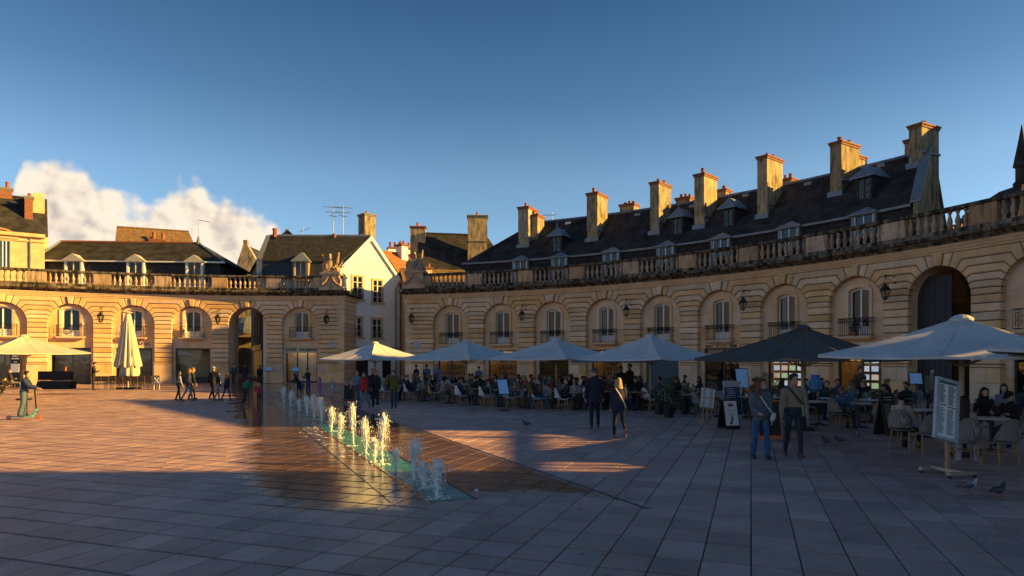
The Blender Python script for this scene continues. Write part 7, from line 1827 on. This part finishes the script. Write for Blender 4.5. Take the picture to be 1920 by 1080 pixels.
aboard(655, 752, radians(6), .5, .8, SLATEB, 'red framed chalkboard beside the pale blue shirt', None, mat('red wood', (.28, .03, .02), .6))
def lectern(px, py, D, label, w=.42, h=.32, z=1.05, rz=0.0, m=None, tilt=50, group=None):
    if D is None: x, y = gp(px, py)
    else: y = D; x = (px - 960) / F_PX * D
    t = thing('menu_lectern', label, 'menu stand', (x, y, 0), rz, group)
    mb = MB(); mb.tube([(0, 0, .02), (0, 0, z)], .022, 6); mb.build('post', IRON, t)
    mb = MB(); mb.box((0, 0, .015), (.42, .36, .03)); mb.build('base', IRON, t)
    fr = empty('panel', (0, 0, z), 0, t); fr.rotation_euler = (radians(-tilt), 0, 0)
    mb = MB(); mb.box((0, .012, h * .4), (w + .06, .03, h + .06)); mb.build('frame', IRON, fr)
    mb = MB(); mb.box((0, -.006, h * .4), (w, .008, h)); mb.build('menu_page', m or SCREEN, fr)
lectern(503, 719, None, 'slim menu stand with a pale blue page right of the passage', w=.6, h=.45, z=1.1)
lectern(553, 720, None, 'slim menu stand with a pale blue page before the cave shop', w=.6, h=.45, z=1.1)
lectern(945, 770, None, 'black menu stand with large blue page among the white chairs', w=.40, h=.62, z=.72, rz=.35, tilt=28)
lectern(1393, 790, 24.0, 'tilted menu page with a painted sky reflection above the grey chairs', w=.42, h=.66, z=1.10, rz=.15, tilt=14)
lectern(1718, 0, 25.5, 'small orange framed menu stand before the dark passage', w=.42, h=.40, z=1.15, rz=-.1, tilt=14)
aboard(1372, 782, radians(6), .62, 1.30, mat('dark blue menu', (.02, .05, .10), .5), 'pale framed dark blue menu board behind the grey chairs', lambda fr, w, h: lines(fr, PAPER, -.2, .2, .35, 1.05, 9, -.0235, .5, .012), mat('pale wood frame', (.45, .47, .52), .6))
mb = MB(); x, y = at(1529, 720, 25).x, 25.0; t = thing('water_dispenser', 'blue topped clear water dispenser by the pier', 'dispenser', (x, y, 0))
mb.lathe([(.2, 0), (.2, .8), (.16, .84)], 12); mb.build('stand', IRON, t); mb = MB(); mb.lathe([(.16, .84), (.24, .95), (.24, 1.2), (.14, 1.36)], 14); mb.build('bottle', mat('blue water bottle', (.10, .30, .50), .15, trans=.4), t); mb = MB(); mb.lathe([(.15, 1.36), (.15, 1.46)], 12); mb.build('lid', mat('blue lid', (.03, .12, .45), .4), t)
x, y = gp(1420, 783); mb = MB(); t = thing('menu_holder', 'orange menu holder standing on a grey cafe table', 'menu holder', (gp(1405, 784)[0] + .02, gp(1405, 784)[1], .75)); mb.box((0, 0, .11), (.10, .05, .22)); mb.build('card', mat('orange card', (.55, .16, .03), .6), t); mb = MB(); mb.box((0, 0, .012), (.14, .08, .02)); mb.build('foot', PRINTR, t)
# ------------------------------------------------------------------ plants
LEAF = [mat('leaf green dark', (.018, .045, .014), .55, .4, 12), mat('leaf green', (.035, .075, .020), .55, .4, 12), mat('white blossom', (.50, .50, .46), .8)]
def potted(px, py, D, h, w, label, flowers=0, potm=None, ph=.34):
    if D is None: x, y = gp(px, py)
    else: y = D; x = (px - 960) / F_PX * D
    t = thing('potted_plant', label, 'plant', (x, y, 0))
    mb = MB(); mb.lathe([(.15, 0), (.20, ph), (.21, ph + .02), (.18, ph + .02), (.17, ph - .03)], 12); mb.build('pot', potm or IRON, t)
    mb = MB()
    for k in range(9): a = rnd.uniform(0, 6.28); q = rnd.uniform(.2, .8) * w; mb.tube([(0, 0, ph - .05), (q * .4 * cos(a), q * .4 * sin(a), ph + h * .45), (q * cos(a), q * sin(a), ph + h * rnd.uniform(.6, .95))], [.014, .009, .004], 4)
    mb.build('stem', mat('stem', (.05, .045, .02), .8), t)
    mb = MB()
    for k in range(900):
        q = rnd.random(); a = rnd.uniform(0, 6.28); r = w * sqrt(rnd.random()) * (.55 + .6 * sin(pi * min(1, q * 1.05)) + .12 * sin(a * 3 + q * 9)); c = Vector((r * cos(a), r * sin(a), ph + q * h)); s_ = rnd.uniform(.02, .045)
        d1 = Vector((rnd.gauss(0, 1), rnd.gauss(0, 1), rnd.gauss(0, .6))).normalized(); d2 = d1.cross(Vector((rnd.gauss(0, 1), rnd.gauss(0, 1), rnd.gauss(0, 1)))).normalized()
        mi = 2 if flowers and rnd.random() < flowers else rnd.randrange(2); s_ *= .8 if mi == 2 else 1
        mb.add([c - d1 * s_, c + d2 * s_ * .4, c + d1 * s_, c - d2 * s_ * .4], [(0, 1, 2, 3)], mi)
    tag(mb.build('foliage', LEAF, t), kind='stuff'); return t
potted(1254, 783, None, 1.05, .30, 'tall leafy shrub in a black pot at the terrace edge')
potted(1236, 777, None, .42, .22, 'small pot of white flowers left of the tall shrub', .3, ph=.5); potted(1286, 774, None, .45, .22, 'small pot of white flowers right of the tall shrub', .25, ph=.5)
potted(1442, 0, 22.5, 1.25, .42, 'bushy green plant behind the auburn haired woman')
potted(1350, 0, 44.5, .5, .3, 'low green plant by the teal shutters')
_ph = PHI_R[7]; bp_ = cyl(_ph, RR + .02, 3.30); _t = potted(0, 0, 10, .5, .26, 'leafy plant in a terracotta pot on the balcony left of the passage', potm=TERRA, ph=.22); _t.location = bp_
# ivy on the right jamb of the passage
iv = thing('ivy', 'dark green ivy climbing the right jamb of the passage arch', 'plant', cyl(PHI_R[8] + (AW - .12) / RR, RR + .25, 0))
mb = MB(); ivc = Vector(iv.location)
for k in range(2600):
    z = rnd.uniform(.6, 6.0); u = AW - .05 - abs(rnd.gauss(0, .07)) - (max(0, z - ZS) * .35); d = rnd.uniform(-.9, -.05); p = W(u, z, d); c0, s0 = cos(-PHI_R[8]), sin(-PHI_R[8]); c = Vector((CC.x + p[0] * c0 - p[1] * s0, CC.y + p[0] * s0 + p[1] * c0, z)) - ivc; s_ = rnd.uniform(.03, .06)
    d1 = Vector((rnd.gauss(0, 1), rnd.gauss(0, 1), rnd.gauss(0, 1))).normalized(); d2 = d1.cross(Vector((0, .3, 1))).normalized(); mb.add([c - d1 * s_, c + d2 * s_ * .6, c + d1 * s_, c - d2 * s_ * .6], [(0, 1, 2, 3)], rnd.randrange(2))
tag(mb.build('foliage', LEAF[:2], iv), kind='stuff')
mb = MB(); mb.tube([(0, 0, 0), (.03, 0, 3), (0, 0, 5.4)], .03, 5); mb.build('stem', WOODB, iv)
# ------------------------------------------------------------------ left cafe: bench and stacked chairs
def bench():
    D = 47.5; X = (107 - 960) / F_PX * D; t = thing('covered_bench', 'long black covered lounge bench before the sunlit arcade', 'bench', (X, D, 0), -.06)
    mb = MB(); mb.hexa([(-1.35, -.35, .02), (1.1, -.35, .02), (1.1, .4, .02), (-1.35, .4, .02)], [(-1.2, -.3, .52), (1.15, -.3, .52), (1.15, .4, .52), (-1.2, .4, .52)]); mb.build('seat', CANVASBK, t)
    mb = MB(); mb.hexa([(-1.2, -.28, .60), (1.15, -.28, .60), (1.15, .0, .60), (-1.2, .0, .60)], [(-1.22, -.22, 1.22), (1.2, -.22, 1.22), (1.2, .04, 1.22), (-1.22, .04, 1.22)]); mb.build('backrest', CANVASBK, t)
    mb = MB(); mb.box((0, -.2, .555), (2.4, .2, .05)); mb.build('piping', mat('grey piping', (.22, .20, .18), .7), t)
bench()
BRS = mat('brown sling', (.075, .045, .035), .6, .2, 8)
def stack_chair(x, y, rz, label, x_mark=False):
    t = thing('stacking_chair', label, 'chair', (x, y, 0), rz, 'brown chairs stored in a row')
    if 'stk' not in MESHC:
        L_ = []
        mb = MB(); mb.box((0, 0, .45), (.46, .44, .03)); L_.append(('seat', mb.mesh('seat', BRS)))
        mb = MB(); mb.hexa([(-.23, -.22, .55), (.23, -.22, .55), (.23, -.20, .55), (-.23, -.20, .55)], [(-.22, -.30, .92), (.22, -.30, .92), (.22, -.28, .92), (-.22, -.28, .92)]); L_.append(('backrest', mb.mesh('backrest', BRS)))
        for sx in (-1, 1):
            for (y0, y1, z1) in ((.2, .23, .66), (-.2, -.25, .92)): mb = MB(); mb.tube([(sx * .235, y1, 0), (sx * .235, y0, .45), (sx * .235, y0 - (.08 if z1 > .9 else 0), z1)], .014, 5); L_.append(('leg', mb.mesh('leg', mat('brown metal', (.10, .075, .06), .5))))
            mb = MB(); mb.tube([(sx * .24, .2, .66), (sx * .24, -.24, .67)], .016, 5); L_.append(('armrest', mb.mesh('armrest', mat('brown metal', (.10, .075, .06), .5))))
        MESHC['stk'] = L_
    for nm, me in MESHC['stk']: inst(nm, me, t)
for k in range(8):
    px = 203 + 13.2 * k; D = 47.0 + .04 * k; stack_chair((px - 960) / F_PX * D, D - 1.0, .05, 'brown stacking chair with its back to us, %s from the left of the stored row' % ORD[k])
    if k % 2 == 0: stack_chair((px - 955) / F_PX * D, D + .1, pi, 'brown stacking chair facing us, %s from the left behind the stored row' % ORD[k // 2])
D = 45.8; t = thing('white_sign', 'small white crossed sign board at the right end of the stored chairs', 'sign', ((294 - 960) / F_PX * D, D, 0)); mb = MB(); mb.box((0, 0, .62), (.42, .03, .55)); mb.build('board', mat('grey white board', (.30, .27, .24), .6), t); mb = MB()
for sg in (-1, 1): mb.tube([(-.14 * sg, -.025, .45), (.14 * sg, -.025, .80)], .022, 4); mb.tube([(.18 * sg, 0, 0), (.18 * sg, 0, .36)], .02, 4)
mb.build('cross', WHITEP, t)
D = 49.5; t = thing('cafe_sign', 'black menu column with a purple edged white poster at the left cafe', 'sign', ((31 - 960) / F_PX * D, D, 0)); mb = MB(); mb.box((0, 0, 1.2), (.72, .3, 2.4)); mb.build('column', BLACKF, t); mb = MB(); mb.box((0, -.16, 1.42), (.60, .02, .62)); mb.build('poster', PAPER, t); mb = MB(); mb.box((-.32, -.162, 1.42), (.06, .02, .64)); mb.build('poster_edge', mat('purple', (.12, .05, .30), .6), t)
mb = MB()
for zz, ww in ((2.28, .42), (2.10, .52), (1.86, .22)):
    xx = -ww / 2
    while xx < ww / 2: w_ = rnd.uniform(.03, .06); mb.box((xx + w_ / 2, -.155, zz), (w_, .012, .10 if zz > 2 else .05)); xx += w_ + .022
mb.build('lettering', WHITEP, t)
# ------------------------------------------------------------------ pigeons and litter
def pigeon(px, py, rz, label, dark, s=.78, upright=False):
    x, y = gp(px, py); o = None; t = thing('pigeon', label, 'pigeon', (x, y, 0), rz, 'pigeons on the paving'); t.scale = (s,) * 3
    mb = MB(); mb.tube([(0, -.17, .13), (0, -.10, .125), (0, .0, .12), (0, .07, .14), (0, .115, .19), (0, .13, .235), (0, .15, .25), (0, .172, .245)], [.012, .045, .068, .062, .038, .026, .028, .010], 10); mb.build('body', dark, t, smooth=True)
    for sx in (-1, 1): mb = MB(); mb.tube([(sx * .050, .06, .145), (sx * .066, -.03, .14), (sx * .035, -.15, .13), (sx * .015, -.21, .125)], [.02, .045, .028, .006], 8, sx=.4); mb.build('wing', mat('slate feathers', (.07, .075, .09), .6, .4, 25), t, smooth=True)
    mb = MB(); mb.hexa([(-.022, -.17, .125), (.022, -.17, .125), (.032, -.27, .105), (-.032, -.27, .105)], [(-.022, -.17, .137), (.022, -.17, .137), (.032, -.27, .113), (-.032, -.27, .113)]); mb.build('tail', IRON, t)
    mb = MB(); mb.tube([(0, .17, .243), (0, .20, .234)], [.008, .003], 5); mb.build('beak', IRON, t)
    for sx in (-1, 1): mb = MB(); mb.tube([(sx * .025, .01, .07), (sx * .028, .02, .005), (sx * .03, .055, .004)], .006, 4); mb.build('leg', mat('pink leg', (.35, .08, .07), .6), t)
PG = mat('dark pigeon feathers', (.035, .038, .05), .5, .4, 30); PW = mat('pale pigeon feathers', (.34, .35, .38), .6, .3, 20)
pigeon(987, 800, 1.2, 'dark pigeon alone in the middle of the square', PG); pigeon(1548, 834, .2, 'dark blue pigeon seen from behind beside the couple', PG); pigeon(1575, 832, 1.4, 'dark pigeon pecking right of the blue one', PG); pigeon(1607, 822, pi, 'blue grey pigeon facing us near the rattan chairs', mat('blue pigeon feathers', (.10, .14, .26), .5, .3, 20)); pigeon(1818, 924, -1.45, 'white winged pigeon in the right foreground', PW, .82); pigeon(1873, 931, -1.2, 'dark pigeon at the right foreground behind the white one', PG, .78)
x, y = gp(893, 921); mb = MB(); mb.add([(-.08, 0, .002), (.02, -.05, .002), (.09, .01, .004), (.03, .04, .06), (-.03, .03, .08), (.0, .0, .12)], [(0, 1, 5), (1, 2, 5), (2, 3, 5), (3, 4, 5), (4, 0, 5), (0, 2, 1)]); tag(mb.build('crumpled_paper', mat('crumpled paper', (.5, .55, .62), .7), None, (x, y, 0)), 'crumpled pale paper on the wet paving right of the nearest jet', 'litter').scale = (.55, .55, .4)
for px, py in ((1085, 955), (1090, 1040), (1130, 1040), (1135, 1078)):
    x, y = gp(px, py); mb = MB(); mb.ball((0, 0, .008), (.02, .014, .008), 6, 4); mb.tube([(0, 0, .006), (.06, .02, .006)], .003, 4); tag(mb.build('dry_leaf', mat('dry leaf', (.30, .20, .07), .8), None, (x, y, 0)), {1085: 'dry leaf scrap at the corner of the wet patch', 1090: 'dry leaf scrap beside the drain mark, left one', 1130: 'dry leaf scrap beside the drain mark, right one', 1135: 'dry leaf scrap at the bottom picture edge'}[px], 'leaf')
